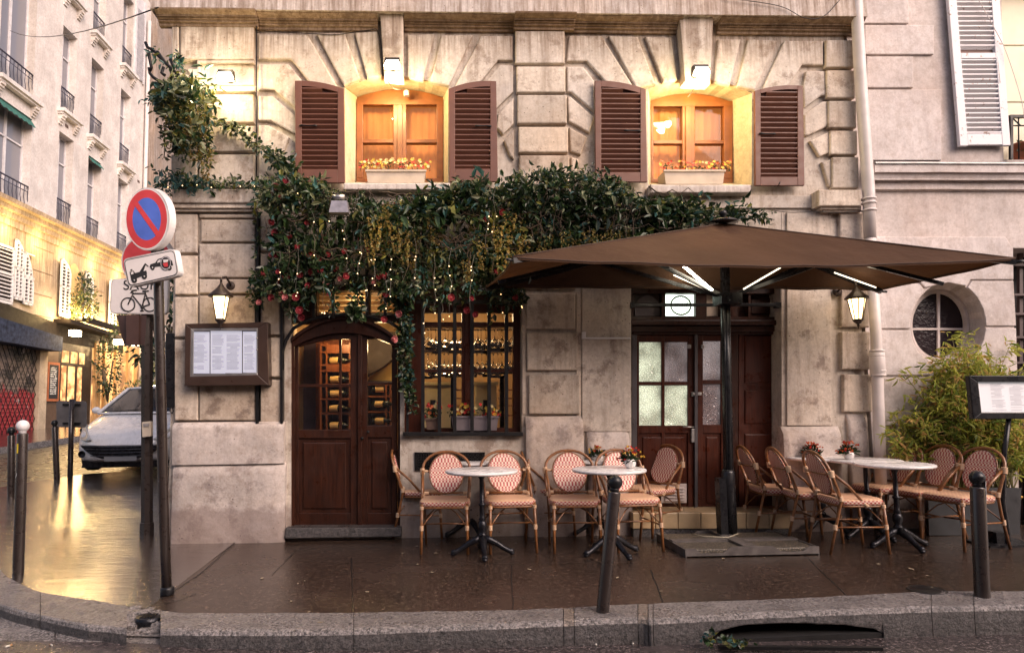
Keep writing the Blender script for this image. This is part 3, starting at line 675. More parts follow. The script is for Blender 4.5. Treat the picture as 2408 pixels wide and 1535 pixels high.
# thin cables that sag over the stones
def cable(m, pts, Y, r=.004, n=6):
    P_ = [W(x, y, Y) if len(p) == 2 else W(x, y, p[2]) for p in pts for x, y in (p[:2],)]
    Q_ = []
    for i in range(len(P_) - 1):
        p0 = P_[max(0, i - 1)]; p1 = P_[i]; p2 = P_[i + 1]; p3 = P_[min(len(P_) - 1, i + 2)]
        for k in range(n):
            t = k / n; Q_.append(.5 * ((2 * p1) + (p2 - p0) * t + (2 * p0 - 5 * p1 + 4 * p2 - p3) * t * t + (3 * p1 - p0 - 3 * p2 + p3) * t ** 3))
    Q_.append(P_[-1]); m.tube(Q_, r, 6)
def cable_part(pts, Y):
    m = MB(); cable(m, pts, Y); m.build('cable', MT['iron'], bist)
cable_part([(602, 78), (640, 76), (735, 80), (790, 82), (870, 71), (888, 74), (898, 120), (900, 180)], -.055)
cable_part([(1700, -5), (1830, 14), (1890, 42), (1935, 40), (1975, 0)], -.23)
cable_part([(908, 185), (925, 208), (945, 212)], -.03); cable_part([(1632, 198), (1628, 215), (1617, 229)], -.02)
cable_part([(1820, 495), (1860, 500), (1925, 498), (1960, 500), (2030, 497)], -.13)
bc = MB(); 
bc.tube([W(603, 62, -.085), W(603, 440, -.085)], .007, 6)
bc.rect(601, 500, 608, 1000, -.08, -.0); bc.rect(608, 995, 664, 1001, -.08, -.0); bc.rect(659, 590, 665, 995, -.08, 0)
bc.build('black_conduit', MT['iron'], bist)
al = MB(); p = W(956, 215, .14); al.tube([p, p + Vector((0, 0, -.055))], .032, 12); al.build('sensor', MT['pipe_white'], bist)
LAMPS = []
def L(name, loc, e, **k): LAMPS.append(dict(name=name, loc=tuple(loc), e=e, **k))
# ------------------------------------------------------------------ room behind the bistro door and window
rx0, rx1 = W(684, 900, .4).x - .02, W(1228, 900, .4).x + .6
rm = MB()
def inbox(m, x0, y0, z0, x1, y1, z1):
    m.quad((x0, y1, z0), (x1, y1, z0), (x1, y1, z1), (x0, y1, z1)); m.quad((x0, y0, z0), (x0, y1, z0), (x0, y1, z1), (x0, y0, z1))
    m.quad((x1, y0, z0), (x1, y1, z0), (x1, y1, z1), (x1, y0, z1)); m.quad((x0, y0, z1), (x1, y0, z1), (x1, y1, z1), (x0, y1, z1)); m.quad((x0, y0, z0), (x1, y0, z0), (x1, y1, z0), (x0, y1, z0))
inbox(rm, rx0, .345, .02, rx1, 3.2, 2.95)
rm.quad((rx0, .345, 2.5), (W(684, 800).x - .0, .345, 2.5), (W(684, 800).x, .345, .02), (rx0, .345, .02))
MT['room'] = mat('room_brown', (.36, .23, .11), .8, var=.35, vs=2.5)
rm.build('room_walls', MT['room'], bist)
L('room_lamp', (W(1060, 800, .8).x, 2.0, 2.6), 36, col=(1, .70, .36), r=.15)
L('room_lamp_right', (W(1110, 800, .6).x, .62, 2.75), 20, col=(1, .72, .40), r=.1)
# door with arched head
DF = .06
dr = MB()
oa = arc((684, 800), (941, 806), 56, 16); ia = arc((692, 814), (935, 817), 33, 16)
dr.slab(oa + [(p[0], p[1]) for p in reversed(ia)], DF - .03, DF + .14, .006)
oa2 = arc((684, 812), (941, 818), 52, 16)
dr.slab([(x, y - 6) for x, y in oa] + [(x, y + 4) for x, y in reversed(oa)], DF - .075, DF - .03, .008)
dr.slab([(684, 798), (692, 806), (692, 1243), (684, 1243)], DF - .03, DF + .14, .003); dr.slab([(935, 810), (942, 800), (942, 1243), (935, 1243)], DF - .03, DF + .14, .003)
dframe = dr.build('door_frame', MT['wood_dark'], bist)
def arc_y(x, p0=(692, 814), p1=(935, 817), h=33):
    t = (x - p0[0]) / (p1[0] - p0[0]); return p0[1] + (p1[1] - p0[1]) * t - h * (1 - (2 * t - 1) ** 2)
def leaf(x0, x1, gx0, gx1, mull, gtl, gtr, bar, gb, bot, pan):
    m = MB(); Y0, Y1 = DF + .02, DF + .075
    m.slab([(x0, arc_y(x0)), (gx0, arc_y(gx0)), (gx0, bot), (x0, bot)], Y0, Y1, .004)
    m.slab([(gx1, arc_y(gx1)), (x1, arc_y(x1)), (x1, bot), (gx1, bot)], Y0, Y1, .004)
    n = 8; X_ = [gx0 + (gx1 - gx0) * i / n for i in range(n + 1)]
    gtop = lambda x: gtl + (gtr - gtl) * (x - gx0) / (gx1 - gx0) - 5 * (1 - (2 * (x - gx0) / (gx1 - gx0) - 1) ** 2)
    m.slab([(x, arc_y(x)) for x in X_] + [(x, gtop(x)) for x in reversed(X_)], Y0, Y1, .004)
    m.rect(gx0, bar, gx1, bar + 7, Y0 + .008, Y1 - .01, .003)
    for x in mull: m.rect(x, min(gtl, gtr) - 4, x + 6, gb, Y0 + .006, Y1 - .012, .003)
    m.rect(gx0, gb, gx1, pan[0], Y0, Y1, .004); m.rect(gx0, pan[1], gx1, bot, Y0, Y1, .004)
    m.rect(gx0 - 2, pan[0] - 2, gx1 + 2, pan[1] + 2, Y0 + .022, Y1 - .01)
    m.rect(gx0 + 10, pan[0] + 10, gx1 - 10, pan[1] - 10, Y0 + .008, Y0 + .03, .012)
    o = m.build('door_leaf', MT['wood_dark'], bist)
    xs_ = [gx0] + [v for x in mull for v in (x, x + 6)] + [gx1]
    for i in range(0, len(xs_) - 1, 2):
        for ya, yb in ((gtop(xs_[i]) - 2, bar), (bar + 7, gb)):
            g = MB(); yy = DF + .05; g.quad(W(xs_[i], ya, yy), W(xs_[i + 1], (gtop(xs_[i + 1]) - 2) if yb == bar else ya, yy), W(xs_[i + 1], yb, yy), W(xs_[i], yb, yy)); g.build('pane', MT['glass'], o)
    return o
lf = leaf(693, 844, 702, 824, (797,), 815, 797, 903, 1010, 1242, (1030, 1206))
rf = leaf(848, 934, 864, 921, (), 798, 808, 897, 1000, 1242, (1028, 1206))
st = MB(); st.rect(841, 783, 851, 1242, DF - .01, DF + .02, .006); st.build('meeting_stile', MT['wood_dark'], bist)
kn = MB()
for x, y in ((866, 1015), (852, 1030)): kn.lathe([(.001, -.03), (.013, -.028), (.016, -.02), (.008, -.01), (.012, 0)], Matrix.Translation(W(x, y, DF)) @ Matrix.Rotation(-pi / 2, 4, 'X'), 12)
kn.build('door_knob', MT['iron'], rf)
# wall over the door: transom light and dark boards
tr = MB()
tr.rect(684, 668, 942, 683, .05, .2); tr.rect(684, 683, 745, 760, .05, .2); tr.rect(933, 683, 942, 760, .05, .2)
tr.slab([(745, 741), (933, 741), (933, 756), (745, 756)], .05, .2); tr.rect(860, 683, 870, 742, .04, .2)
tr.build('transom_frame', MT['wood_dark'], bist)
ts = MB()
for i, y in enumerate((694, 704, 716, 728)): ts.rect(745, y, 933, y + 2 + i % 2, .30 + .05 * (i % 2), .33 + .05 * (i % 2))
ts.rect(745, 735, 933, 742, .2, .3); ts.build('transom_slats', mat('pale_lit_slats', (.75, .62, .42), .5), bist)
tb = MB(); tb.quad(W(735, 670, .45), W(945, 670, .45), W(945, 760, .45), W(735, 760, .45)); tb.build('transom_back', mat('warm_back_board', (.38, .22, .10), .6), bist)
L('transom_lamp', W(840, 700, .28), 1.6, r=.03)
gp = MB(); gp.quad(W(745, 683, .12), W(933, 683, .12), W(933, 742, .12), W(745, 742, .12)); gp.build('transom_pane', MT['glass'], bist)
# stone step of the bistro door
stp = MB(); stp.slab([(672, 1241), (944, 1240), (944, 1262), (668, 1266)], -.11, .35, .01); stp.build('door_step', MT['granite_face'], bist)
# partition behind the door: dark curtain, brown boards, stair underside and a yellow wall
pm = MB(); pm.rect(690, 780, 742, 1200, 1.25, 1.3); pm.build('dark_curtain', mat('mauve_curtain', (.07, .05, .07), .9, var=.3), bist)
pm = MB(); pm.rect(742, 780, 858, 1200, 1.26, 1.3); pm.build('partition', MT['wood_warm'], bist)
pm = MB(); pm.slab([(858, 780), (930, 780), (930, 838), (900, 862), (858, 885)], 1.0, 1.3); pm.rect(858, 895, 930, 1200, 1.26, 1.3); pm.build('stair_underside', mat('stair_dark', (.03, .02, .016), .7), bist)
pm = MB(); pm.rect(858, 780, 930, 1200, 1.35, 1.4); pm.build('yellow_wall', mat('yellow_wall', (.70, .48, .14), .7), bist)
L('rack_fill', W(810, 800, .42), 11, col=(1, .62, .26), r=.06)  # both rack lights are added fill to brighten the racks
L('rack_fill_right', W(900, 815, .6), 6, col=(1, .66, .30), r=.06)
# wine rack
rack = thing('wine_rack', 'tall red-brown wooden wine rack behind the left pane of the arched bistro door', 'wine rack', (W(790, 1100, .8).x, .95, .03))
k = MB(); Yr = .75
for x in (754, 768, 822, 834): k.rect(x - 2, 806, x + 2, 1120, Yr - .02, Yr + .42)
for y in (812, 828, 858, 872, 904, 938, 972, 1012, 1045): k.rect(754, y - 2, 834, y + 2, Yr - .02, Yr + .42)
k.rect(768, 810, 822, 830, Yr - .03, Yr - .02); k.rect(768, 858, 822, 874, Yr - .03, Yr - .02); k.rect(754, 806, 834, 1120, Yr + .40, Yr + .43)
k.rect(824, 846, 850, 1120, Yr + .05, Yr + .1)
k.build('shelves', MT['wood_warm'], rack)
rack2 = thing('wine_rack', 'low red-brown wooden wine rack behind the right pane of the arched bistro door', 'wine rack', (W(890, 1100, .8).x, .95, .03))
k = MB()
for x in (862, 908, 918): k.rect(x - 2, 900, x + 2, 1120, Yr - .02, Yr + .42)
for y in (903, 932, 968, 1006, 1045): k.rect(862, y - 2, 918, y + 2, Yr - .02, Yr + .42)
k.rect(862, 903, 918, 1120, Yr + .40, Yr + .43); k.rect(858, 1000, 922, 1012, Yr - .03, Yr - .02)
k.build('shelves', MT['wood_warm'], rack2)
MT['bottle'] = mat('dark_bottle_glass', (.012, .016, .008), .08); MT['label'] = mat('cream_bottle_label', (.72, .50, .20), .6, var=.1)
bt = thing('wine_bottle', '', 'wine bottle')
b = MB(); b.lathe([(.001, 0), (.036, .002), (.038, .01), (.038, .19), (.03, .215), (.014, .235), (.013, .285), (.015, .287), (.015, .30), (.001, .30)], None, 18); bb = b.build('glass_body', MT['bottle'], bt)
b = MB(); b.lathe([(.0388, .04), (.0391, .045), (.0391, .135), (.0388, .14)], None, 18); b.build('label', MT['label'], bb)
spots = [(779, 848, 'topmost', 'left'), (779, 892, 'second from the top', 'left'), (778, 925, 'third from the top', 'left'), (778, 960, 'fourth from the top', 'left'), (778, 1000, 'lowest', 'left'),
         (884, 915, 'topmost', 'right'), (884, 950, 'middle', 'right'), (884, 989, 'lowest', 'right')]
for i, (x, y, a, s_) in enumerate(spots):
    o = bt if i == 0 else copy_tree(bt)
    o.location = W(x - 9, y, Yr - .03 + .06); o.rotation_euler = (0, pi / 2, .12 * ((i % 3) - 1) - .12)
    o['label'] = 'dark wine bottle, %s in the rack behind the %s door pane' % (a, s_); o['group'] = 'wine bottles lying in the racks behind the door'
# grille window: wooden frame, panes
gw = MB(); Yw = .13
gw.rect(951, 668, 998, 1021, Yw, Yw + .09, .005); gw.rect(1207, 668, 1227, 1021, Yw, Yw + .09, .005); gw.rect(1086, 668, 1111, 1021, Yw, Yw + .09, .005); gw.rect(1093, 668, 1104, 1021, Yw - .02, Yw, .004)
gw.rect(998, 668, 1086, 735, Yw, Yw + .09); gw.rect(1111, 668, 1207, 735, Yw, Yw + .09)
for a, b in ((998, 1086), (1111, 1207)):
    gw.rect(a, 757, b, 768, Yw + .01, Yw + .07, .003); gw.rect(a, 868, b, 875, Yw + .015, Yw + .06, .003); gw.rect(a, 1006, b, 1021, Yw, Yw + .09)
gwo = gw.build('window_frame', MT['wood_red'], bist)
for a, b in ((998, 1086), (1111, 1207)):
    for c, d in ((735, 757), (768, 868), (875, 1006)):
        g = MB(); yy = Yw + .05; g.quad(W(a, c, yy), W(b, c, yy), W(b, d, yy), W(a, d, yy)); g.build('pane', MT['glass'], gwo)
# iron grille in front of it
gr = MB(); Yg = -.055
for x, y0 in ((994, 560), (1033, 560), (1069, 560), (1110, 560), (1150, 560), (1191, 560)): gr.rect(x - 4, y0, x + 4.5, 1019, Yg - .012, Yg + .012, .003)
gr.rect(978, 705, 1237, 714, Yg - .008, Yg + .02, .003); gr.rect(948, 1016, 1230, 1025, Yg - .02, .06, .004)
gr.rect(955, 560, 961, 1019, Yg, Yg + .02)
gr.build('window_grille', MT['iron'], bist)
g2 = MB()
for x in (737, 783, 862, 905): g2.rect(x - 3, 600, x + 4, 748 if x != 862 else 742, Yg - .01, Yg + .012, .003)
g2.rect(700, 646, 960, 654, Yg, Yg + .02, .003)
A_ = [(664, 870), (665, 826), (672, 800), (690, 772), (720, 755), (760, 744), (815, 739), (870, 744), (915, 757), (948, 778)]
g2.tube([W(x, y, Yg) for x, y in A_], .018, 8)
g2.build('door_hood_iron', MT['iron'], bist)
# planter on the inner sill, glasses, white cabinet
def flowers(m, x0, x1, y0, y1, Ya, Yb, n=70, s=.02, leafn=160, slots=(0, 1, 2), lf_=3):
    for i in range(leafn):
        c = W(U(x0, x1), U(y0 + (y1 - y0) * .35, y1 + 2), U(Ya, Yb)); leaf_(m, c, U(.02, .035), lf_ + random.randrange(2))
    for i in range(n):
        c = W(U(x0, x1), U(y0, y1 - 3), U(Ya, (Ya + Yb) / 2)); mt_ = random.choice(slots); r = s * U(.7, 1.15)
        ax = Vector((U(-.5, .5), -1, U(-.1, .7))).normalized(); a = ax.orthogonal().normalized(); b_ = ax.cross(a)
        vs = [c]; k_ = 10
        for j in range(k_):
            an = 2 * pi * j / k_; rr = r * (1 if j % 2 else .72); vs.append(c + (a * cos(an) + b_ * sin(an)) * rr + ax * r * U(.15, .5))
        m.add(vs, [(0, 1 + j, 1 + (j + 1) % k_) for j in range(k_)], True, mt_)
def leaf_(m, c, L_, mt_, d=None, w=.42, droop=.25):
    if d is None: d = Vector((U(-1, 1), U(-1, .3), U(-1, 1))).normalized()
    sd = d.cross(Vector((U(-.5, .5), U(-1, 0), U(-.5, 1)))).normalized(); n_ = sd.cross(d).normalized(); q = L_ * w
    p = [c, c + d * L_ * .35 + sd * q * .5 + n_ * q * .2, c + d * L_ * .75 + sd * q * .36 - n_ * L_ * droop * .2, c + d * L_ - n_ * L_ * droop, c + d * L_ * .75 - sd * q * .36 - n_ * L_ * droop * .2, c + d * L_ * .35 - sd * q * .5 + n_ * q * .2]
    m.add(p, [(0, 1, 2, 3), (0, 3, 4, 5)], False, mt_)
FM = [MT['fl_yellow'], MT['fl_red'], MT['fl_cream'], MT['leafs'][1], MT['leafs'][0], MT['fl_orange']]
def planter(x0, x1, yt, yb, Yf, Yk, fl, label, slots, colm, n=70, taper=4):
    c = W((x0 + x1) / 2, yb, (Yf + Yk) / 2); t_ = thing('flower_box', label, 'flower box', c)
    m = MB(); A = [W(x, y, Yf) for x, y in ((x0 + taper, yb), (x1 - taper, yb), (x1, yt), (x0, yt))]; B = [Vector((p.x, Yk, p.z)) for p in A]
    m.hexa(A, B); m.bar(A[3] + Vector((-.008, -.004, 0)), A[2] + Vector((.008, -.004, 0)), .02, .022)
    m.build('box', colm, t_)
    f = MB(); flowers(f, x0 - fl[2], x1 + fl[3], fl[0], fl[1], Yf - .01, Yk, n, .022, 170, slots); f.build('flowers', FM, t_)
    return t_
boxm = mat('weathered_planter_wood', (.46, .38, .30), .6, var=.15, bump=.3, bs=30)
planter(861, 1001, 402, 430, -.02, .2, (374, 400, 16, 12), 'pale wooden flower box with yellow and red pansies on the left upper window sill', (0, 2, 0, 1, 2), boxm, 85)
planter(1562, 1704, 402, 433, -.02, .2, (378, 402, 10, 14), 'pale wooden flower box with orange and yellow blooms on the right upper window sill', (0, 1, 5, 2, 5, 0), boxm, 60)
planter(1062, 1172, 980, 1012, .0, .1, (945, 982, 8, 4), 'grey slatted flower box of red and yellow flowers behind the window bars', (1, 1, 2, 0), mat('grey_planter', (.16, .13, .14), .6), 50)
planter(1000, 1035, 985, 1010, .0, .08, (948, 985, 2, 2), 'small brown pot of red flowers in the left corner of the barred window', (1, 5, 2), mat('brown_pot', (.09, .05, .035), .6), 18)
# glass racks
MT['wineglass'] = glass('wine_glass', (1, 1, 1), .02, 1.0).m
gl = MB(); gl.lathe([(.036, 0), (.034, -.004), (.006, -.008), (.004, -.02), (.004, -.08), (.012, -.09), (.034, -.115), (.038, -.14), (.032, -.185), (.0305, -.185), (.036, -.14), (.032, -.118), (.010, -.094), (.001, -.09)], None, 12)
g0 = None; cnt = 0
rkt = thing('glass_rack', 'dark hanging rack full of upside-down glasses in the barred window', 'rack', W(1100, 770, .6))
rm_ = MB()
for y in (770, 826): rm_.rect(998, y - 3, 1207, y, .42, .75)
rm_.build('rails', MT['wood_dark'], rkt)
for row, (y, Y_) in enumerate(((772, .48), (829, .50), (772, .64), (829, .66))):
    for i in range(11):
        x = 1006 + i * 19.5 + (9 if Y_ > .6 else 0) + U(-2, 2)
        p = W(x, y, Y_)
        if g0 is None: g0 = gl.build('wine_glass', MT['wineglass']); o = g0
        else: o = g0.copy(); COL.objects.link(o)
        o.location = p; o.scale = (U(1.25, 1.6),) * 3
        pos = '%s in the %s %s row' % (['first from the left', 'second from the left', 'third from the left', 'fourth from the left', 'fifth from the left', 'in the middle', 'fifth from the right', 'fourth from the right', 'third from the right', 'second from the right', 'first from the right'][i], 'front' if row < 2 else 'back', 'upper' if row % 2 == 0 else 'lower')
        tag(o, 'clear glass hanging upside down, ' + pos, 'glass', 'glasses hanging upside down in the barred window')
wc = MB(); Yc = .9; wc.rect(990, 905, 1062, 1110, Yc, Yc + .5, .01); wc.rect(1118, 905, 1168, 1110, Yc, Yc + .5, .01); wc.rect(985, 898, 1066, 905, Yc - .03, Yc + .5); wc.rect(1112, 898, 1172, 905, Yc - .03, Yc + .5)
tag(wc.build('cabinet', mat('cream_cabinet', (.75, .66, .42), .4)), 'cream counter fronts seen inside through the barred window', 'counter')
hb = MB()
for x in (1012, 1136): hb.rect(x, 940, x + 12, 975, Yc - .03, Yc - .002, .005)
hb.rect(1060, 880, 1072, 1010, .7, .75); hb.rect(1176, 880, 1186, 1010, .7, .75); hb.rect(998, 868, 1086, 872, .9, 1.0)
tag(hb.build('counter_posts', MT['black_paint']), 'dark handles and posts in front of the cream counter behind the bars', 'posts')
sh = MB()
for y in (915, 935, 952, 975): sh.rect(1064, y, 1086, y + 3, 1.0, 1.2); sh.rect(1176, y, 1206, y + 3, 1.0, 1.2)
tag(sh.build('shelf_boards', MT['wood_warm']), 'small warm wooden shelf boards behind the counter at the barred window', 'shelf')
# vent grid under the window
vg = MB(); vg.rect(975, 1063, 1140, 1067, -.02, .02); vg.rect(975, 1101, 1140, 1106, -.02, .02); vg.rect(975, 1063, 980, 1106, -.02, .02); vg.rect(1135, 1063, 1140, 1106, -.02, .02)
vg.rect(978, 1066, 1137, 1103, .0, .012, mat=1)
for i in range(27): x = 981 + i * 5.8; vg.rect(x, 1067, x + 1.6, 1101, -.012, 0, mat=0)
for i in range(6): y = 1071 + i * 5.6; vg.rect(980, y, 1135, y + 1.6, -.010, 0, mat=0)
vg.build('vent_grid', [MT['iron'], mat('vent_black', (.004, .004, .004), .9)], bist)
# ------------------------------------------------------------------ brown double door on the right
Y2 = .20
d2 = MB()
d2.rect(1484, 660, 1838, 690, Y2 - .06, Y2 + .1); d2.rect(1484, 745, 1838, 752, Y2 - .06, Y2 + .1); 
for a, b in ((1484, 1490), (1556, 1565), (1636, 1662), (1694, 1735), (1760, 1766), (1828, 1838)): d2.rect(a, 690, b, 745, Y2 - .03, Y2 + .1, .003)
d2.rect(1484, 752, 1838, 764, Y2 - .10, Y2 + .1, .01); d2.rect(1484, 766, 1838, 779, Y2 - .06, Y2 + .1, .008); d2.rect(1484, 779, 1838, 786, Y2 - .03, Y2 + .1, .003)
d2.rect(1700, 786, 1706, 1206, Y2 + .01, Y2 + .1); d2.rect(1706, 786, 1736, 1206, Y2 - .02, Y2 + .1, .005); d2.rect(1830, 786, 1838, 1206, Y2 - .03, Y2 + .1, .003)
d2.rect(1490, 690, 1556, 745, Y2 + .06, Y2 + .08); d2.rect(1735, 690, 1828, 745, Y2 + .06, Y2 + .08); d2.rect(1766, 700, 1822, 738, Y2 + .04, Y2 + .06, .01)
d2o = d2.build('door_surround', MT['wood_dark'], bist)
iron_bar = MB(); iron_bar.rect(1484, 713, 1838, 720, -.05, -.02, .003); iron_bar.rect(1484, 710, 1492, 723, -.05, .02); iron_bar.rect(1826, 710, 1838, 723, -.05, .02); iron_bar.build('security_bar', MT['iron'], d2o)
sp = MB(); sp.rect(1486, 787, 1498, 1206, Y2 - .05, Y2 + .02, .003)
for y in (797, 815, 865, 930, 985, 996): sp.ball(W(1491, y, Y2 - .05), .009, 8)
sp.rect(1634, 786, 1641, 1206, Y2 - .035, Y2 + .02, .002)
sp.build('steel_strip', mat('grey_steel_strip', (.10, .09, .095), .4, .6), d2o)
def tex_glass(name, col, em, st, sc=42):
    t = NT(name); t.set(Base_Color=col, Roughness=.12, Emission_Color=t.mix(t.ramp(t.noise(2.6, 2, loc=(1, 4, 2)), (.35, 0), (.62, 1)), tuple(c * .12 for c in em), em), Emission_Strength=st)
    v = t.vor(sc, 'DISTANCE_TO_EDGE'); em_ = t.b.inputs['Emission Color'].links[0].from_socket; t.set(Emission_Color=t.mix(1, em_, t.ramp(v, (.0, .45), (.16, 1.1)), 'MULTIPLY')); t.bump(v, .9, .02); t.b.inputs['Specular IOR Level'].default_value = .7
    return t.m
MT['frost_lit'] = tex_glass('lit_hammered_glass', (.5, .55, .42), (.78, .82, .60), .5); MT['frost_dim'] = tex_glass('dim_hammered_glass', (.26, .20, .20), (.42, .36, .36), .3, 60)
def door2(x0, x1, cols, rows, mats, bot, pan, name_):
    m = MB(); Y0, Y1 = Y2, Y2 + .05; xs_ = [x0] + [v for c in cols for v in c] + [x1]
    for i in range(0, len(xs_), 2): m.rect(xs_[i], 787, xs_[i + 1], bot, Y0, Y1, .004)
    for c in cols:
        m.rect(c[0], 787, c[1], rows[0][0], Y0 + .001, Y1, .003); m.rect(c[0], rows[0][1], c[1], rows[1][0], Y0 + .004, Y1, .003)
    m.rect(xs_[1], rows[1][1], xs_[-2], pan[0], Y0 + .001, Y1, .003); m.rect(xs_[1], pan[1], xs_[-2], bot, Y0 + .001, Y1, .003); m.rect(xs_[1] - 2, pan[0] - 2, xs_[-2] + 2, pan[1] + 2, Y0 + .02, Y1)
    m.rect(xs_[1] + 8, pan[0] + 9, xs_[-2] - 8, pan[1] - 9, Y0 + .008, Y0 + .03, .01)
    o = m.build(name_, MT['wood_red'], bist)
    q = 0
    for r in rows:
        for c in cols:
            g = MB(); yy = Y0 + .03; g.quad(W(c[0], r[0], yy), W(c[1], r[0], yy), W(c[1], r[1], yy), W(c[0], r[1], yy)); g.build('pane', mats[q], o); q += 1
    return o
dl = door2(1498, 1635, ((1503, 1556), (1563, 1618)), ((804, 897), (906, 1000)), [MT['frost_lit'], MT['frost_dim'], MT['frost_lit'], MT['frost_lit']], 1206, (1018, 1192), 'door_leaf')
dr_ = door2(1641, 1702, ((1653, 1696),), ((802, 893), (903, 998)), [MT['frost_dim'], MT['frost_dim']], 1206, (1018, 1192), 'door_leaf')
d3 = MB()
d3.rect(1737, 786, 1829, 1206, Y2 + .02, Y2 + .06)
for a, b, c, d in ((1752, 786, 1814, 900), (1752, 915, 1814, 996), (1752, 1018, 1814, 1098), (1752, 1110, 1814, 1196)): d3.rect(a, b + 2, c, d, Y2 + .006, Y2 + .03, .012)
d3.rect(1737, 786, 1744, 1206, Y2, Y2 + .03, .002); d3.rect(1820, 786, 1829, 1206, Y2, Y2 + .03, .002)
d3.build('wooden_side_panel', MT['wood_red'], d2o)
hd = MB()
for x, y in ((1618, 814), (1649, 814), (1627, 926), (1491, 815)): hd.rect(x, y - 4, x + 7, y + 5, Y2 - .02, Y2 + .002, .002)
hd.rect(1630, 922, 1650, 929, Y2 - .03, Y2 + .002, .003); hd.rect(1626, 1008, 1638, 1040, Y2 - .03, Y2 + .002, .006); hd.tube([W(1632, 1004, Y2 - .05), W(1606, 1003, Y2 - .05)], .008, 8); hd.tube([W(1632, 1004, Y2), W(1632, 1004, Y2 - .05)], .008, 8)
hd.build('door_lock', MT['steel'], dl)
# transom panes: lit stained glass roundel, net panel, cream pane
tp = MB(); tp.quad(W(1565, 692, Y2 + .03), W(1636, 692, Y2 + .03), W(1636, 743, Y2 + .03), W(1565, 743, Y2 + .03)); tpo = tp.build('lit_transom_pane', glow('lit_milk_glass', (.82, .95, .80), 1.3), d2o)
rd = MB(); c = W(1601, 718, Y2 + .018); rd.tube([c + Vector((.112 * cos(a), 0, .105 * sin(a))) for a in [2 * pi * i / 32 for i in range(32)]], .009, 6, closed=True)
for dx in (-.06, -.04, -.02, 0, .02, .04, .06): rd.tube([c + Vector((dx, 0, -sqrt(.0105 - dx * dx))), c + Vector((dx, 0, sqrt(.0105 - dx * dx)))], .0028, 5)
rd.tube([c + Vector((-.1, 0, 0)), c + Vector((.1, 0, 0))], .004, 5); rd.tube([c + Vector((.07, 0, .02)), c + Vector((.14, 0, .09))], .004, 5)
rd.build('leaded_roundel', mat('green_grey_lead', (.12, .13, .07), .5), d2o)
cp = MB(); cp.quad(W(1662, 692, Y2 + .03), W(1694, 692, Y2 + .03), W(1694, 743, Y2 + .03), W(1662, 743, Y2 + .03)); cp.build('cream_transom_pane', mat('cream_pane', (.55, .45, .36), .4), d2o)
np_ = MB(); np_.rect(1493, 724, 1553, 743, Y2 + .03, Y2 + .06); A_ = arc((1495, 712), (1550, 712), 18, 10); np_.slab(A_, Y2 + .03, Y2 + .06); np_.build('mesh_panel', mat('grey_mesh', (.12, .10, .10), .6, bump=1, bs=200), d2o)
# beige tiled step
sb = MB(); n = 7
for i in range(n):
    a, b = 1488 + (1862 - 1488) * i / n, 1488 + (1862 - 1488) * (i + 1) / n; sb.rect(a + .6, 1205, b - .6, 1243, -.20, .34, .008)
sr = MB(); sr.rect(1490, 1243, 1860, 1262, -.185, .34); sr.build('step_base', MT['granite_face'], bist)
sb.build('tiled_step', mat('beige_step_tile', (.46, .33, .19), .35, var=.15, bump=.1), bist)
# white louvred vent on the door foot
vt = MB(); vt.rect(1555, 1137, 1615, 1182, Y2 - .03, Y2 - .012, .003)
for i in range(5):
    y = 1144 + i * 7; a, b = W(1563, y, Y2 - .03), W(1608, y, Y2 - .03); vt.hexa([a, b, b + Vector((0, -.022, -.016)), a + Vector((0, -.022, -.016))], [a + Vector((0, 0, -.005)), b + Vector((0, 0, -.005)), b + Vector((0, -.022, -.022)), a + Vector((0, -.022, -.022))])
vt.build('louvred_vent', mat('aged_white_metal', (.55, .48, .46), .4), dl)
tr2 = MB(); tr2.rect(1376, 793, 1483, 797, -.05, -.028, .002); tr2.rect(1369, 780, 1378, 797, -.06, -.028, .004); tr2.build('cable_trunking', MT['white_paint'], bist)
# ------------------------------------------------------------------ lilac building on the right
nb = thing('lilac_building', 'pinkish lilac rendered building with an oval window and a white louvred shutter', 'building', (7, .4, 0))
NX0, NX1 = W(2036, 900, .05).x, 13.0
NE = W(2383, 760, .0).x
ov_o = [(2230 + 87 * cos(a), 764 + 101 * sin(a)) for a in [2 * pi * i / 40 for i in range(40)]]
ov_i = [(2208 + 70 * cos(a), 765 + 84 * sin(a)) for a in [2 * pi * i / 40 for i in range(40)]]
hw = [(2354, -60), (2600, -60), (2600, 376), (2360, 376)]
hd_ = [(2380, 583), (2600, 583), (2600, 1300), (2397, 1300)]
m = MB(); loops = [[Vector((NX0, 0, -.3)), Vector((NX1, 0, -.3)), Vector((NX1, 0, 9)), Vector((NX0, 0, 9))]] + [outline(h) for h in (ov_o,)]
loops += [[W(x, y) for x, y in hw], [W(x, y) for x, y in hd_]]
tri = tessellate_polygon(loops); m.add([p for L_ in loops for p in L_], [tuple(f) for f in tri])
m.quad((NX0, 0, -.3), (NX0, 6, -.3), (NX0, 6, 9), (NX0, 0, 9)); m.quad((NX1, 0, -.3), (NX1, 6, -.3), (NX1, 6, 9), (NX1, 0, 9)); m.quad((NX0, 6, -.3), (NX1, 6, -.3), (NX1, 6, 9), (NX0, 6, 9)); m.quad((NX0, 0, 9), (NX1, 0, 9), (NX1, 6, 9), (NX0, 6, 9))
m.build('wall', MT['plaster'], nb)
loft(ov_o, ov_i, 0, .24).build('oval_reveal', MT['plaster'], nb)
for h, D_ in ((hw, .3), (hd_, .5)):
    X = MB(); a = outline(h); b = [p + Vector((0, D_, 0)) for p in a]
    for j in range(4): X.quad(a[j], a[(j + 1) % 4], b[(j + 1) % 4], b[j])
    X.build('opening_reveal', MT['plaster'], nb)
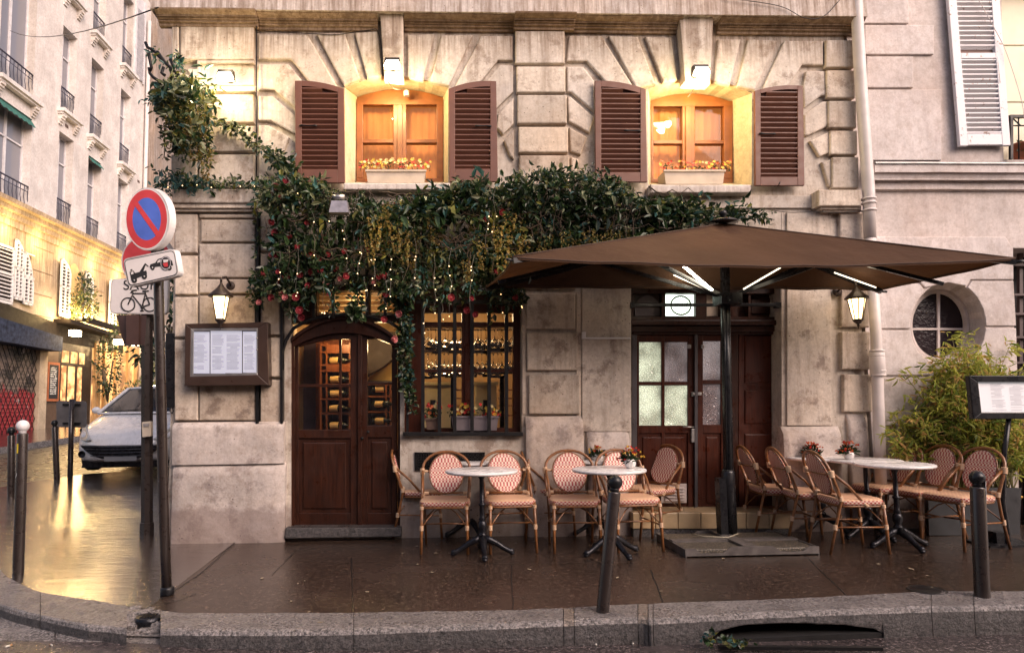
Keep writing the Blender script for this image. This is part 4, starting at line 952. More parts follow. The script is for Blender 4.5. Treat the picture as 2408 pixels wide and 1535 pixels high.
def ell(cx, cy, rx, ry, n=40): return [(cx + rx * cos(2 * pi * i / n), cy + ry * sin(2 * pi * i / n)) for i in range(n)]
fr = MB()
def ring(m, o, i, ya, yb, mat=0):
    a, b = outline(o, ya), outline(i, ya); c = [p + Vector((0, yb - ya, 0)) for p in b]; k = len(a)
    for j in range(k):
        j2 = (j + 1) % k; m.quad(a[j], a[j2], b[j2], b[j], mat, True); m.quad(b[j], b[j2], c[j2], c[j], mat, True)
ring(fr, ell(2208, 765, 72, 86), ell(2208, 765, 66, 80), .22, .26); ring(fr, ell(2208, 765, 67, 81), ell(2208, 765, 62.5, 76), .25, .30)
fr.rect(2205, 689, 2211, 841, .27, .29, .002); fr.rect(2146, 771, 2271, 776, .272, .29, .002)
fo = fr.build('oval_window_frame', mat('cream_window_paint', (.60, .52, .49), .5), nb)
t = NT('dark_hammered_pane'); t.set(Base_Color=(.02, .013, .016), Roughness=.2); t.b.inputs['Specular IOR Level'].default_value = .3; t.bump(t.noise(26, 3), .35, .02); MT['oval_glass'] = t.m
g = MB(); e = outline(ell(2208, 765, 66, 80), .29); g.add(e, [tuple(range(len(e)))]); g.build('oval_pane', MT['oval_glass'], fo)
# plaster blocks on the upper storey
q = MB()
for r in [(2030, -20, 2137, 55), (2034, 59, 2196, 128), (2038, 133, 2148, 206), (2041, 211, 2214, 377)]:
    q = MB(); q.rect(*r, -.03, .01, .008); q.build('plaster_block', MT['plaster'], nb)
# lower field blocks: grooves remain between raised fields
q = MB()
q.slab([(2058, 557), (2365, 557), (2383, 585), (2384, 657), (2283, 657), (2273, 672), (2230, 664), (2176, 676), (2164, 663), (2060, 663)], -.022, .01, .008)
def ovx(y, sgn, cx=2230, cy=764, rx=88, ry=102):
    t_ = (y - cy) / ry; return cx + sgn * rx * sqrt(max(0, 1 - t_ * t_))
LH = [(2060, 667), (2163, 667), (2174, 681)] + [(ovx(y, -1) - 1, y) for y in (690, 710, 735, 760, 772)] + [(2064, 772)]
q.slab(LH, -.022, .01, .008)
q.slab([(2064, 777)] + [(ovx(y, -1) - 1, y) for y in (777, 800, 825, 850)] + [(2190, 882), (2068, 882)], -.022, .01, .008)
q.slab([(2285, 661), (2384, 661), (2390, 766)] + [(ovx(y, 1) + 1, y) for y in (766, 750, 725, 700, 685)] + [(2276, 676)], -.022, .01, .008)
q.slab([(2390, 771), (2393, 882), (2262, 882)] + [(ovx(y, 1) + 1, y) for y in (850, 825, 800, 771)], -.022, .01, .008)
q.slab([(2069, 887), (2392, 887), (2395, 1000), (2072, 1000)], -.022, .01, .008); q.slab([(2073, 1005), (2395, 1005), (2397, 1245), (2078, 1245)], -.022, .01, .008)
q.build('plaster_fields', MT['plaster'], nb)
# string cornice with zinc capping
cn = MB(); zz2 = lambda y, Y: W(2200, y, Y).z
profile(cn, W(2052, 400, -.12).x, NX1, [(.02, zz2(384, -.16)), (-.16, zz2(384, -.16)), (-.16, zz2(405, -.16)), (-.13, zz2(407, -.13)), (-.11, zz2(420, -.11)), (-.11, zz2(423, -.11)), (-.05, zz2(426, -.05)), (-.05, zz2(445, -.05)), (-.025, zz2(448, -.025)), (.02, zz2(449, -.02))])
cn.build('cornice', MT['plaster'], nb)
zc = MB(); profile(zc, W(2052, 400, -.12).x, NX1, [(.02, zz2(377, -.02)), (-.18, zz2(381, -.18)), (-.18, zz2(384.5, -.18)), (.02, zz2(381, -.02))]); zc.build('zinc_capping', MT['zinc'], nb)
# white shutter
s = MB(); Y = -.05
def lerp2(a, b, t_): return (a[0] + (b[0] - a[0]) * t_, a[1] + (b[1] - a[1]) * t_)
TL, TR, BR, BL = (2228, -30), (2349, -30), (2377, 342), (2258, 343)
def pt(u, v): return lerp2(lerp2(TL, TR, u), lerp2(BL, BR, u), v)
s.slab([pt(0, 0), pt(.16, 0), pt(.16, 1), pt(0, 1)], Y - .04, Y, .005); s.slab([pt(.84, 0), pt(1, 0), pt(1, 1), pt(.84, 1)], Y - .04, Y, .005)
s.slab([pt(.16, .925), pt(.84, .925), pt(.84, .995), pt(.16, .995)], Y - .037, Y, .004); s.slab([pt(.16, .415), pt(.84, .415), pt(.84, .45), pt(.16, .45)], Y - .037, Y, .004)
so_ = s.build('shutter', MT['peel'], nb)
s = MB()
for i in range(31):
    v = .005 + i * .0305
    if .39 < v < .445 or v > .92: continue
    a = W(*pt(.15, v), Y - .036); b = W(*pt(.85, v), Y - .036)
    s.hexa([a, b, b + Vector((0, 0, .015)), a + Vector((0, 0, .015))], [p + Vector((0, .032, -.03)) for p in (a, b, b + Vector((0, 0, .012)), a + Vector((0, 0, .012)))])
s.build('louvre_slats', MT['peel'], so_)
s = MB(); s.quad(*[W(*pt(u, v), Y + .003) for u, v in ((.1, 0), (.9, 0), (.9, .98), (.1, .98))]); s.build('backing', mat('old_brown_backing', (.19, .13, .11), .9), so_)
s = MB(); cable(s, [(2290, -20), (2340, 70), (2365, 120), (2392, 200), (2405, 250), (2412, 300)], -.12, .004); s.tube([W(2346, 135, -.1), W(2350, 175, -.1), W(2352, 195, -.1)], .003, 5); s.build('cord', MT['pipe_white'], nb)
# cream shaded window beside the shutter
s = MB()
for a, b in ((-60, 106), (109, 239), (242, 376)): s.rect(2350, a, 2600, b, .25, .28, .004)
s.build('window_blind', mat('cream_roller_panel', (.72, .66, .50), .6, var=.05, Emission_Color=(.9, .8, .55), Emission_Strength=.05), nb)
s = MB(); 
s.rect(2376, 270, 2600, 276, -.06, -.02); s.rect(2377, 276, 2383, 374, -.06, -.03)
a, b = W(2383, 296, -.04), W(2600, 296, -.04); s.tube([a, b], .008, 6)
for x in (2395, 2412, 2430, 2450, 2475, 2500, 2530): s.tube([W(x, 276, -.04), W(x + 1, 374, -.04)], .008, 6)
s.tube([W(2383, 280, -.04), W(2400, 296, -.04)], .008, 6); s.build('balcony_rail', MT['iron'], nb)
pot = thing('flower_pot', 'terracotta pot with small green plant behind the balcony rail at upper right', 'flower pot', W(2404, 374, .08))
s = MB(); s.lathe([(.001, 0), (.075, 0), (.10, .14), (.112, .14), (.112, .17), (.095, .17), (.09, .15), (.001, .15)], Matrix.Translation(W(2404, 374, .08)), 20); s.build('pot', mat('terracotta', (.42, .14, .07), .7), pot)
s = MB()
for i in range(50): leaf_(s, W(U(2390, 2415), U(335, 352), U(0, .15)), .05, random.randrange(2)); 
s.build('plant', [MT['leafs'][1], MT['leafs'][4]], pot)
# dark shop opening at the right edge
s = MB(); s.quad(W(2375, 560, .5), W(2650, 560, .5), W(2650, 1300, .5), W(2390, 1300, .5)); s.build('dark_opening', mat('dark_interior', (.02, .014, .016), .5), nb)
s = MB()
for y in (620, 690, 735, 790, 850, 930): s.rect(2386, y, 2600, y + 5, .2, .26)
for x in (2398, 2425, 2470): s.rect(x, 590, x + 8, 1240, .26, .3)
s.build('shelving', mat('dark_shelf', (.07, .045, .045), .5), nb)
fc = MB(); c = W(2396, 1168, -.03)
for a in (0, pi / 2): fc.ball(c, .05, 12, 0, (1 if a == 0 else .45, .3, .35 if a == 0 else 1))
tag(fc.build('wall_tap', mat('dull_brass', (.35, .20, .04), .4, .6)), 'small brass cross-shaped wall tap low on the lilac wall', 'tap')
# fill the ground-floor wall between the buildings and the drain pipe
pp = thing('drain_pipe', 'tall cream downpipe with collars between the two facades', 'downpipe', W(2084, 1238, -.16))
pm = MB(); PL = [(2009, -60), (2014, 0), (2022, 160), (2034, 330), (2043, 455), (2046, 560), (2060, 790), (2066, 960), (2072, 1140)]
pm.tube([W(x, y, -.16) for x, y in PL[:6]] , .062, 16)
pm.tube([W(x, y, -.16) for x, y in PL[5:]] , .056, 16); pm.build('pipe', MT['pipe_white'], pp)
for y, x in ((468, 2043), (478, 2043), (495, 2044), (640, 2051), (825, 2062), (836, 2062), (872, 2065), (882, 2065)):
    k = MB(); p = W(x, y, -.16); k.lathe([(.06, -.012), (.074, -.009), (.076, 0), (.074, .009), (.06, .012)], Matrix.Translation(p), 18); k.build('collar', MT['pipe_white'], pp)
k = MB(); p = W(2063, 853, -.16); k.lathe([(.07, -.13), (.074, -.12), (.074, .10), (.07, .11)], Matrix.Translation(p), 18); k.build('joint_sleeve', MT['pipe_white'], pp)
# ------------------------------------------------------------------ bistro chair (faces -Y, origin on the ground)
def bind(m, p, d, r=.019, L_=.05, n=5):
    p = Vector(p); d = Vector(d).normalized()
    for i in range(n):
        c = p + d * (L_ * ((i + .5) / n - .5)); q = d.to_track_quat('Z', 'Y').to_matrix().to_4x4()
        m.lathe([(r * .8, -L_ / n * .48), (r * 1.08, -L_ / n * .2), (r * 1.08, L_ / n * .2), (r * .8, L_ / n * .48)], Matrix.Translation(c) @ q, 9)
ch = thing('bistro_chair', '', 'chair')
r_ = .0135
bk = MB()      # hoop continuing into the rear legs
Y_at = lambda z: .175 + (z - .45) * .36
hp = []
for s_ in (-1,):
    hp += [(s_ * .215, Y_at(.45), .45), (s_ * .232, Y_at(.56), .56), (s_ * .240, Y_at(.66), .66), (s_ * .236, Y_at(.72), .72)]
hoop = hp[:]
for i in range(1, 12):
    a = pi - pi * i / 12; hoop.append((.234 * cos(a), Y_at(.73 + .165 * sin(a)), .73 + .165 * sin(a)))
hoop += [(-x, y, z) for x, y, z in reversed(hp)]
bk.tube(hoop, r_, 10); bk.build('hoop_frame', MT['rattan'], ch)
lg_ = []
for s_ in (-1, 1):
    m = MB(); m.tube([(s_ * .236, Y_at(.70), .70), (s_ * .224, .19, .46), (s_ * .212, .225, .30), (s_ * .208, .30, .0)], [r_, r_, r_, .0125], 10); m.build('rear_leg', MT['rattan'], ch)
    m = MB(); m.tube([(s_ * .205, -.185, .455), (s_ * .210, -.20, .24), (s_ * .214, -.212, 0)], [.0145, .0145, .013], 10); m.build('front_leg', MT['rattan'], ch)
    m = MB(); m.tube([(s_ * .233, Y_at(.71) - .008, .715), (s_ * .226, .12, .60), (s_ * .218, -.03, .425)], .0125, 10); m.build('side_brace', MT['rattan'], ch)
m = MB()
n = 40; cz = .685; pts = []
def disc(y, k=1.0): return [(.163 * k * cos(2 * pi * i / n), Y_at(cz + .185 * k * sin(2 * pi * i / n)) + y, cz + .185 * k * sin(2 * pi * i / n)) for i in range(n)]
A_, B_, C_, D_ = disc(-.012, .96), disc(-.004), disc(.010), disc(.016, .96)
m.add(A_ + B_ + C_ + D_, [(k * n + i, k * n + (i + 1) % n, (k + 1) * n + (i + 1) % n, (k + 1) * n + i) for k in range(3) for i in range(n)] + [tuple(range(n)), tuple(3 * n + i for i in range(n))])
m.build('woven_back', MT['weave_back'], ch)
m = MB(); m.tube(disc(.003, 1.03), .006, 6, closed=True); m.build('back_rim', MT['rattan'], ch)
m = MB(); m.tube([(-.222, Y_at(.50), .502), (.222, Y_at(.50), .502)], .012, 9); m.tube([(-.238, Y_at(.70), .70), (-.165, Y_at(.71), .71)], .009, 8); m.tube([(.238, Y_at(.70), .70), (.165, Y_at(.71), .71)], .009, 8)
m.tube([(-.19, Y_at(.70) + .022, .70), (-.08, Y_at(.7) + .05, .70), (.08, Y_at(.7) + .05, .70), (.19, Y_at(.7) + .022, .70)], .008, 8)
m.build('cross_rail', MT['rattan'], ch)
# seat: rounded square cushion shape
def sq(rx, ry, z, y0=.0, e=5.0, n=44):
    o = []
    for i in range(n):
        a = 2 * pi * i / n; c, s = cos(a), sin(a); o.append((rx * math.copysign(abs(c) ** (2 / e), c), y0 + ry * math.copysign(abs(s) ** (2 / e), s), z))
    return o
m = MB(); n = 44; rings = [sq(.222, .205, .428), sq(.230, .213, .434), sq(.234, .217, .450), sq(.232, .215, .468), sq(.218, .200, .481), sq(.15, .14, .484)]
vs = [p for r in rings for p in r]; m.add(vs, [(k * n + i, k * n + (i + 1) % n, (k + 1) * n + (i + 1) % n, (k + 1) * n + i) for k in range(3) for i in range(n)], True, 0)
m.add(vs[3 * n:], [(k * n + i, k * n + (i + 1) % n, (k + 1) * n + (i + 1) % n, (k + 1) * n + i) for k in range(2) for i in range(n)] + [tuple(2 * n + i for i in range(n))], True, 1)
m.add(rings[0], [tuple(reversed(range(n)))], False, 1); m.build('woven_seat', [MT['weave_seat'], MT['weave_top']], ch)
m = MB(); m.tube(sq(.216, .20, .418), .011, 8, closed=True)
zs = .235
for a, b in (((-.21, -.20), (-.02, -.06)), ((.21, -.20), (.02, -.06)), ((-.21, .245), (-.02, .08)), ((.21, .245), (.02, .08))):
    m.tube([(a[0], a[1], zs), (a[0] * .8, a[1] * .85, zs + .06), (a[0] * .45 + b[0] * .5, a[1] * .5 + b[1] * .5, zs + .13), (b[0], b[1], .41)], .0065, 7)
for s_ in (-1, 1): m.tube([(s_ * .21, -.20, zs), (s_ * .209, .25, zs)], .008, 7)
m.tube([(-.21, .02, zs), (0, .02, zs + .005), (.21, .02, zs)], .008, 7)
m.build('stretchers', MT['rattan'], ch)
def bp_(p, d, r=.019, L_=.05, n=5):
    m = MB(); bind(m, p, d, r, L_, n); m.build('cane_binding', MT['binding'], ch)
for s_ in (-1, 1):
    bp_((s_ * .238, Y_at(.705), .705), (-s_ * .02, .1, 1), .024, .062, 6); bp_((s_ * .20, Y_at(.705), .708), (1, 0, 0), .013, .03, 3)
    bp_((s_ * .223, .19, .487), (s_ * .03, .1, 1), .02, .045); bp_((s_ * .19, Y_at(.5), .502), (1, 0, 0), .017, .045, 4)
    bp_((s_ * .209, -.199, zs), (0, 0, 1), .0185, .045); bp_((s_ * .209, .246, zs), (0, -.1, 1), .0185, .045)
    bp_((s_ * .219, -.028, .43), (.1, .8, .9), .019, .045); bp_((s_ * .206, -.188, .415), (0, 0, 1), .02, .03, 3)

CH_G = 'rattan bistro chairs on the pavement'
def place(root, px, py, rz, label, first, group, scale=1.0):
    o = root if first else copy_tree(root)
    p = G(px, py); o.location = p; o.rotation_euler = (0, 0, radians(rz)); o.scale = (scale,) * 3
    o['label'] = label; o['group'] = group; return o
def yw(px): return 0
chairs = [
 (1048, 1292, -4, 'bistro chair facing the street, left of the front left white table'),
 (1199, 1290, 3, 'rattan bistro chair facing the street just right of the front left table'),
 (1352, 1290, -4, 'rattan bistro chair facing the street left of the table with the leaning bollard'),
 (1486, 1287, 6, 'bistro chair behind the leaning bollard and the small flower vase'),
 (1000, 1257, 80, 'leftmost bistro chair, seen from its side beside the dark arched door'),
 (1172, 1253, -84, 'bistro chair mostly hidden behind the second front chair, turned left to the back table'),
 (1302, 1251, 82, 'bistro chair mostly hidden behind the third front chair, turned right to the back table'),
 (1528, 1253, -58, 'bistro chair with pale yellow woven back in front of the red-brown door'),
 (1828, 1253, 84, 'rear left chair of the right group, nearest the door step'),
 (1905, 1267, 84, 'middle left chair of the right group, between two others in a row'),
 (2004, 1291, 86, 'front left chair of the right group, its seat pointing at the three tables'),
 (2080, 1250, -84, 'rear right chair of the right group, half hidden by the round tables'),
 (2168, 1264, -82, 'middle right chair of the right group, in front of the bamboo'),
 (2262, 1283, -80, 'front right chair of the right group, partly behind the right bollard')]
for i, (x, y, rz, lb) in enumerate(chairs): place(ch, x, y, rz, lb, i == 0, CH_G, 1.0 if i < 8 else 1.0)
# ------------------------------------------------------------------ round tables
tb = thing('round_table', '', 'table')
m = MB(); m.lathe([(.001, .735), (.318, .737), (.330, .742), (.333, .752), (.330, .762), (.320, .766), (.001, .767)], None, 48); m.build('table_top', MT['marble'], tb)
m = MB(); m.lathe([(.001, .728), (.22, .728), (.22, .736), (.001, .736)], None, 8); m.lathe([(.028, .12), (.030, .16), (.040, .175), (.040, .19), (.026, .205), (.040, .235), (.044, .27), (.036, .30), (.026, .31), (.034, .32), (.024, .34), (.024, .44), (.034, .45), (.034, .462), (.022, .47), (.020, .68), (.03, .70), (.034, .73)], None, 16); m.build('column', MT['cast'], tb)
for k in range(4):
    a = pi / 2 * k + pi / 2; m = MB(); c, s = cos(a), sin(a)
    pr_ = [(.02, .15), (.07, .135), (.13, .105), (.19, .065), (.235, .04), (.262, .032), (.285, .028)]; rr = [.038, .034, .028, .024, .022, .030, .020]
    m.tube([(c * u, s * u, z) for u, z in pr_], rr, 8); m.ball(Vector((c * .268, s * .268, .018)), .026, 8, 0, (1, 1, .7)); m.build('foot', MT['cast'], tb)
tables = [
 (1135, 1305, 0, 'front left round table with chipped white top, empty, on a black cast-iron foot'),
 (1108, 1258, 20, 'rear left white round table by the vent grid, mostly hidden by two chairs'),
 (1438, 1303, 20, 'front white round table behind the leaning bollard, with a ribbed white vase on it'),
 (1410, 1256, 10, 'rear white round table at the stone pier carrying a low flower bowl'),
 (1935, 1248, 30, 'rear left white table of the right group, nearest the door'),
 (2045, 1264, 15, 'middle white table of the three overlapping tables on the right'),
 (2115, 1286, 5, 'front white table of the three overlapping tables on the right, with its iron foot showing')]
TB = []
for i, (x, y, rz, lb) in enumerate(tables): TB.append(place(tb, x, y, rz, lb, i == 0, 'white round bistro tables'))
# flower vases
def vase(px, tbl, dx, dy, prof, label, spread, slots, h=.11, rib=False):
    p = TB[tbl].location + Vector((dx, dy, .768)); t_ = thing('flower_vase', label, 'vase', p, 'small white vases of flowers on the tables')
    m = MB(); m.lathe(prof, Matrix.Translation(p), 24)
    if rib:
        for k in range(12): a = 2 * pi * k / 12; m.tube([p + Vector((cos(a + z * 4) * r, sin(a + z * 4) * r, z)) for r, z in prof if r > .02 and z < .1], .003, 5)
    m.build('vase', MT['marble'], t_)
    m = MB(); top_ = prof[-1][1] - .02
    for i in range(70):
        a = U(0, 2 * pi); el = U(.1, 1.3); d = Vector((cos(a) * cos(el), sin(a) * cos(el), sin(el))); leaf_(m, p + Vector((0, 0, top_)) + d * U(.01, spread * .5), U(.045, .08), 3 + random.randrange(2), d, .22, .4)
    for i in range(34):
        a = U(0, 2 * pi); el = U(.25, 1.5); d = Vector((cos(a) * cos(el), sin(a) * cos(el), sin(el))); c = p + Vector((0, 0, top_)) + d * U(spread * .6, spread); mm = random.choice(slots)
        for k in range(5): leaf_(m, c, U(.014, .024), mm, (d + Vector((U(-.8, .8), U(-.8, .8), U(-.8, .8)))).normalized(), .8, .2)
    m.build('flowers', FM, t_); return t_
bowl = [(.001, 0), (.035, .001), (.055, .015), (.062, .032), (.056, .05), (.04, .06), (.036, .06), (.03, .045)]
rnd = [(.001, 0), (.028, .001), (.044, .02), (.050, .045), (.046, .066), (.032, .082), (.027, .084), (.022, .07)]
vase(0, 3, -.01, -.05, bowl, 'low white bowl of orange flowers on the rear table at the stone pier', .12, (5, 1, 0))
vase(0, 2, .19, -.02, rnd, 'ribbed white vase with red flowers on the table behind the leaning bollard', .14, (1, 5, 0), rib=True)
vase(0, 4, -.11, -.06, bowl, 'flat white bowl with orange-red flowers on the table nearest the door', .13, (1, 5, 5))
vase(0, 5, -.15, .02, rnd, 'round white vase with orange flowers on the middle table of the right group', .13, (5, 5, 1))
# ------------------------------------------------------------------ parasol
Yp = -.52
pb = W(1718, 1250, Yp); zt = W(1701, 524, Yp).z
par = thing('parasol', 'large open brown square parasol with lit strips on its struts over the door', 'parasol', (pb.x, Yp, .0))
NLc, NRc = W(1206, 604, -1.48), W(2388, 608, -1.48); FLc, FRc = W(1141, 673, -.34), W(2071, 678, -.34)
px_ = W(1701, 560, Yp).x; pk = Vector((W(1701, 527, Yp).x, Yp, W(1701, 527, Yp).z))
cv_ = MB(); cs = [NLc, NRc, FRc, FLc]
def panel(m, a, b, n=26, k=16, sag=.05, edge=.06):
    rows = []
    for j in range(k + 1):
        v = j / k; row = []
        for i in range(n + 1):
            u = i / n; e = a.lerp(b, u) + Vector((0, 0, edge * 4 * u * (1 - u))) ; e += (pk - (a + b) / 2).normalized() * (.03 * 4 * u * (1 - u))
            p = pk.lerp(e, v); p.z -= sag * 4 * v * (1 - v) * (4 * u * (1 - u)) * .6; p.z += .012 * noise.noise(Vector((p.x * 3, p.y * 3, v * 4))) * v + .03 * noise.noise(Vector((u * 14, v * 1.2, a.x))) * (1 - v) ** 1.5 * 3 * v
            row.append(p)
        rows.append(row)
    vs = [p for r in rows for p in r]; q = n + 1
    m.add(vs, [(j * q + i, j * q + i + 1, (j + 1) * q + i + 1, (j + 1) * q + i) for j in range(k) for i in range(n)], True)
    return rows[-1]
edges = []
for i in range(4): edges.append(panel(cv_, cs[i], cs[(i + 1) % 4], edge=(-.075 if i == 0 else -.02), sag=.04))
for e in edges:
    k = len(e); h_ = [p + Vector((0, 0, -.022)) for p in e]; cv_.add(e + h_, [(i, i + 1, k + i + 1, k + i) for i in range(k - 1)])
cv_.raw = True
cano = cv_.build('canopy', MT['canvas'], par)
sm_ = MB()
for c in cs: sm_.tube([pk.lerp(c, t_ / 10) + Vector((0, 0, .004 - .02 * 4 * (t_ / 10) * (1 - t_ / 10) * 0)) for t_ in range(11)], .007, 6)
for e in edges: sm_.tube([p + Vector((0, 0, -.004)) for p in e], .006, 5)
sm_.build('seam', mat('canvas_seam', (.05, .026, .016), .8), cano)
m = MB(); m.tube([(pb.x, Yp, .07), (pk.x + .0, Yp, pk.z - .03)], .043, 12)
m.lathe([(.064, 0), (.064, .60), (.05, .63)], Matrix.Translation((pb.x, Yp, .07)), 16)
for i in range(4): a = pi / 4 + pi / 2 * i; m.tube([(pb.x + .036 * cos(a), Yp + .036 * sin(a), .5), (pk.x + .036 * cos(a), Yp + .036 * sin(a), pk.z - .25)], .012, 6)
m.build('pole', MT['black_paint'], par)
m = MB(); zc_ = W(1704, 702, Yp - .1).z; m.box(pk.x - .10, Yp - .11, zc_ - .05, pk.x + .11, Yp + .11, zc_ + .06); m.box(pk.x - .04, Yp - .135, zc_ - .03, pk.x + .0, Yp - .11, zc_ + .04); m.tube([(pk.x - .03, Yp - .12, zc_ - .03), (pk.x - .03, Yp - .17, zc_ - .03)], .012, 8)
m.build('slider_hub', MT['black_paint'], par)
m = MB(); m.box(pb.x - .12, Yp - .07, .07, pb.x - .05, Yp + .04, .62); m.build('crank_box', MT['black_paint'], par)
m = MB(); m.lathe([(.001, 0), (.13, -.015), (.145, -.03), (.14, -.04), (.001, -.05)][::-1], Matrix.Translation(pk + Vector((0, 0, .05))), 24); m.lathe([(.02, 0), (.014, .03), (.03, .04), (.042, .065), (.03, .095), (.001, .105)], Matrix.Translation(pk + Vector((0, 0, .045))), 16); m.build('cap', MT['black_paint'], par)
hub = Vector((pk.x, Yp, zc_ + .02)); mids = []
for i, c in enumerate(cs):
    r1 = MB(); inn = pk + (c - pk) * .06 + Vector((0, 0, -.05)); r1.bar(inn, c + Vector((0, 0, -.035)), .03, .045); r1.tube([c + Vector((0, 0, -.03)), c + (c - pk).normalized() * .07 + Vector((0, 0, -.01))], .013, 8); r1.build('rib', MT['black_paint'], par)
    r1 = MB(); r1.bar(hub, pk.lerp(c, .52) + Vector((0, 0, -.06)), .026, .035); r1.build('strut', MT['black_paint'], par)
for c in ((cs[1] + cs[2]) / 2, (cs[0] + cs[3]) / 2):
    r1 = MB(); inn = pk + (c - pk) * .06 + Vector((0, 0, -.05)); r1.bar(inn, c + Vector((0, 0, -.09)), .025, .035); r1.build('rib', MT['black_paint'], par)
# light strips on the struts
def strip(a, b, w_=.024, mt_='led'):
    s_ = MB(); s_.bar(a, b, w_, .012); s_.build('light_strip', MT[mt_], par)
    L('parasol_strip_light', (a + b) / 2 + Vector((0, -.05, -.05)), 1.3, col=(1, .86, .62), r=.12)
strip(W(1601, 620, Yp - .32), W(1674, 682, Yp - .1)); strip(W(1836, 629, Yp - .30), W(1748, 680, Yp - .1), .010, 'led_dim')
strip(W(1524, 620, Yp + .20), W(1664, 682, Yp + .06), .006, 'led_dim')
strip(W(1962, 641, Yp - .02), W(2060, 676, Yp + .1), .006, 'led_dim')
# base: steel tray with gravel-faced slabs
bs = MB(); 
def gp(x, y, z): return G2(x, y, z)
c0_, c1_, c2_, c3_ = gp(1568, 1243, .06), gp(1625, 1312, .0), gp(1900, 1300, .0), gp(1862, 1236, .06)
bx0, bx1, by0, by1 = c1_.x + .02, c2_.x - .0, c1_.y + .02, c1_.y + .80
def trx(x, y, z): return Vector((x, y, z))
base = MB()
base.hexa([(bx0 - .05, by0, 0), (bx1 + .05, by0, 0), (bx1 + .05, by1, 0), (bx0 - .05, by1, 0)], [(bx0 - .05, by0, .012), (bx1 + .05, by0, .012), (bx1 + .05, by1, .012), (bx0 - .05, by1, .012)])
mx_ = (bx0 + bx1) / 2; my_ = (by0 + by1) / 2
for y in (by0, by1 - .02):
    pr2 = []
    for u, z in ((0, .075), (.07, .08), (.12, .035), (.2, .03), (.28, .035), (.34, .085), (.5, .09), (.66, .085), (.72, .035), (.8, .03), (.88, .035), (.93, .08), (1, .075)): pr2.append(Vector((bx0 - .06 + u * (bx1 - bx0 + .12), y, z)))
    base.prism([Vector((bx0 - .06, y, 0))] + pr2 + [Vector((bx1 + .06, y, 0))], (0, .014, 0))
for x in (bx0 - .06, bx1 + .05): base.box(x, by0 + .014, 0, x + .012, by1, .07)
base.box(mx_ - .06, by0 + .014, .055, mx_ + .06, by1 - .02, .085); base.box(bx0 - .05, my_ - .05, .05, mx_ - .06, my_ + .05, .08); base.box(mx_ + .06, my_ - .05, .05, bx1 + .05, my_ + .05, .08)
base.build('base_frame', mat('worn_grey_steel', (.13, .115, .108), .4, .3, var=.35, vs=12, bump=.3), par)
t = NT('exposed_aggregate'); v = t.vor(60); t.set(Base_Color=t.mix(t.ramp(v, (.2, 0), (.5, 1)), (.22, .18, .13), (.045, .038, .03)), Roughness=.5); t.bump(v, -.8, .01); MT['aggr'] = t.m
for i, (xa, xb) in enumerate(((bx0 - .04, mx_ - .065), (mx_ + .065, bx1 + .04))):
    for ya, yb in ((by0 + .02, my_ - .055), (my_ + .055, by1 - .025)):
        s_ = MB(); s_.prism([Vector((xa, ya, .066)), Vector((xb, ya, .066)), Vector((xb, yb, .066)), Vector((xa, yb, .066))], (0, 0, -.05), .008); o = s_.build('ballast_slab', MT['aggr']); tag(o, ('left' if i == 0 else 'right') + (' front' if ya < my_ - .2 else ' rear') + ' pebble-faced ballast slab in the parasol base', 'slab', 'ballast slabs in the parasol base')
pb_y = my_
cbm = MB(); cbm.tube([Vector((pb.x + .02, Yp - .12, .1)), Vector((pb.x - .12, Yp - .22, .088)), Vector((pb.x - .32, Yp - .15, .085)), Vector((pb.x - .40, Yp - .04, .09))], .007, 6); tag(cbm.build('power_cable', mat('grey_cable', (.3, .27, .2), .5)), 'pale cable lying across the parasol base', 'cable')
# ------------------------------------------------------------------ bollards
def bollard(base_, top_, r, label, whitecap=False, rb=.048):
    b = G(*base_); d = 2199
    f_ = (b.y - CAM.y); t_ = W(top_[0], top_[1], b.y + (-.0)); ax = (t_ - b); h = ax.length
    o = thing('bollard', label, 'bollard', b, 'brown-black steel bollards on the pavement')
    q = ax.to_track_quat('Z', 'Y').to_matrix().to_4x4(); M_ = Matrix.Translation(b) @ q; ph = h - 2 * rb - .012
    m = MB(); m.lathe([(r * 1.02, -.03), (r * 1.02, .0), (r, .02), (r, ph - .01), (r * .93, ph)], M_, 18); m.build('post', MT['brown_paint'], o)
    m = MB(); m.lathe([(.03, ph), (.03, ph + .02)] + [(max(.001, rb * sin(a)), ph + .012 + rb - rb * cos(a)) for a in [pi * (.2 + .8 * i / 12) for i in range(13)]], M_, 18); m.build('ball_cap', MT['white_paint'] if whitecap else MT['black_paint'], o)
    return o, M_, r, h
bl1 = bollard((1417, 1438), (1448, 1116), .042, 'leaning bollard in front of the café tables, tilted to the right', rb=.049)
bl2 = bollard((2310, 1402), (2297, 1106), .047, 'upright bollard at the right kerb with a torn grey sticker', rb=.05)
bl3 = bollard((43, 1347), (54, 987), .043, 'bollard with a white ball cap near the left edge', True, rb=.052)
bl4 = bollard((26, 1166), (27, 1003), .048, 'dark bollard behind the white-capped bollard at the left edge', rb=.055)
bl5 = bollard((134, 1132), (128, 987), .045, 'small dark bollard left of the square grey sign back', rb=.05)
bl6 = bollard((193, 1052), (193, 1006), .05, 'short distant bollard beyond the cobbled street', rb=.05)
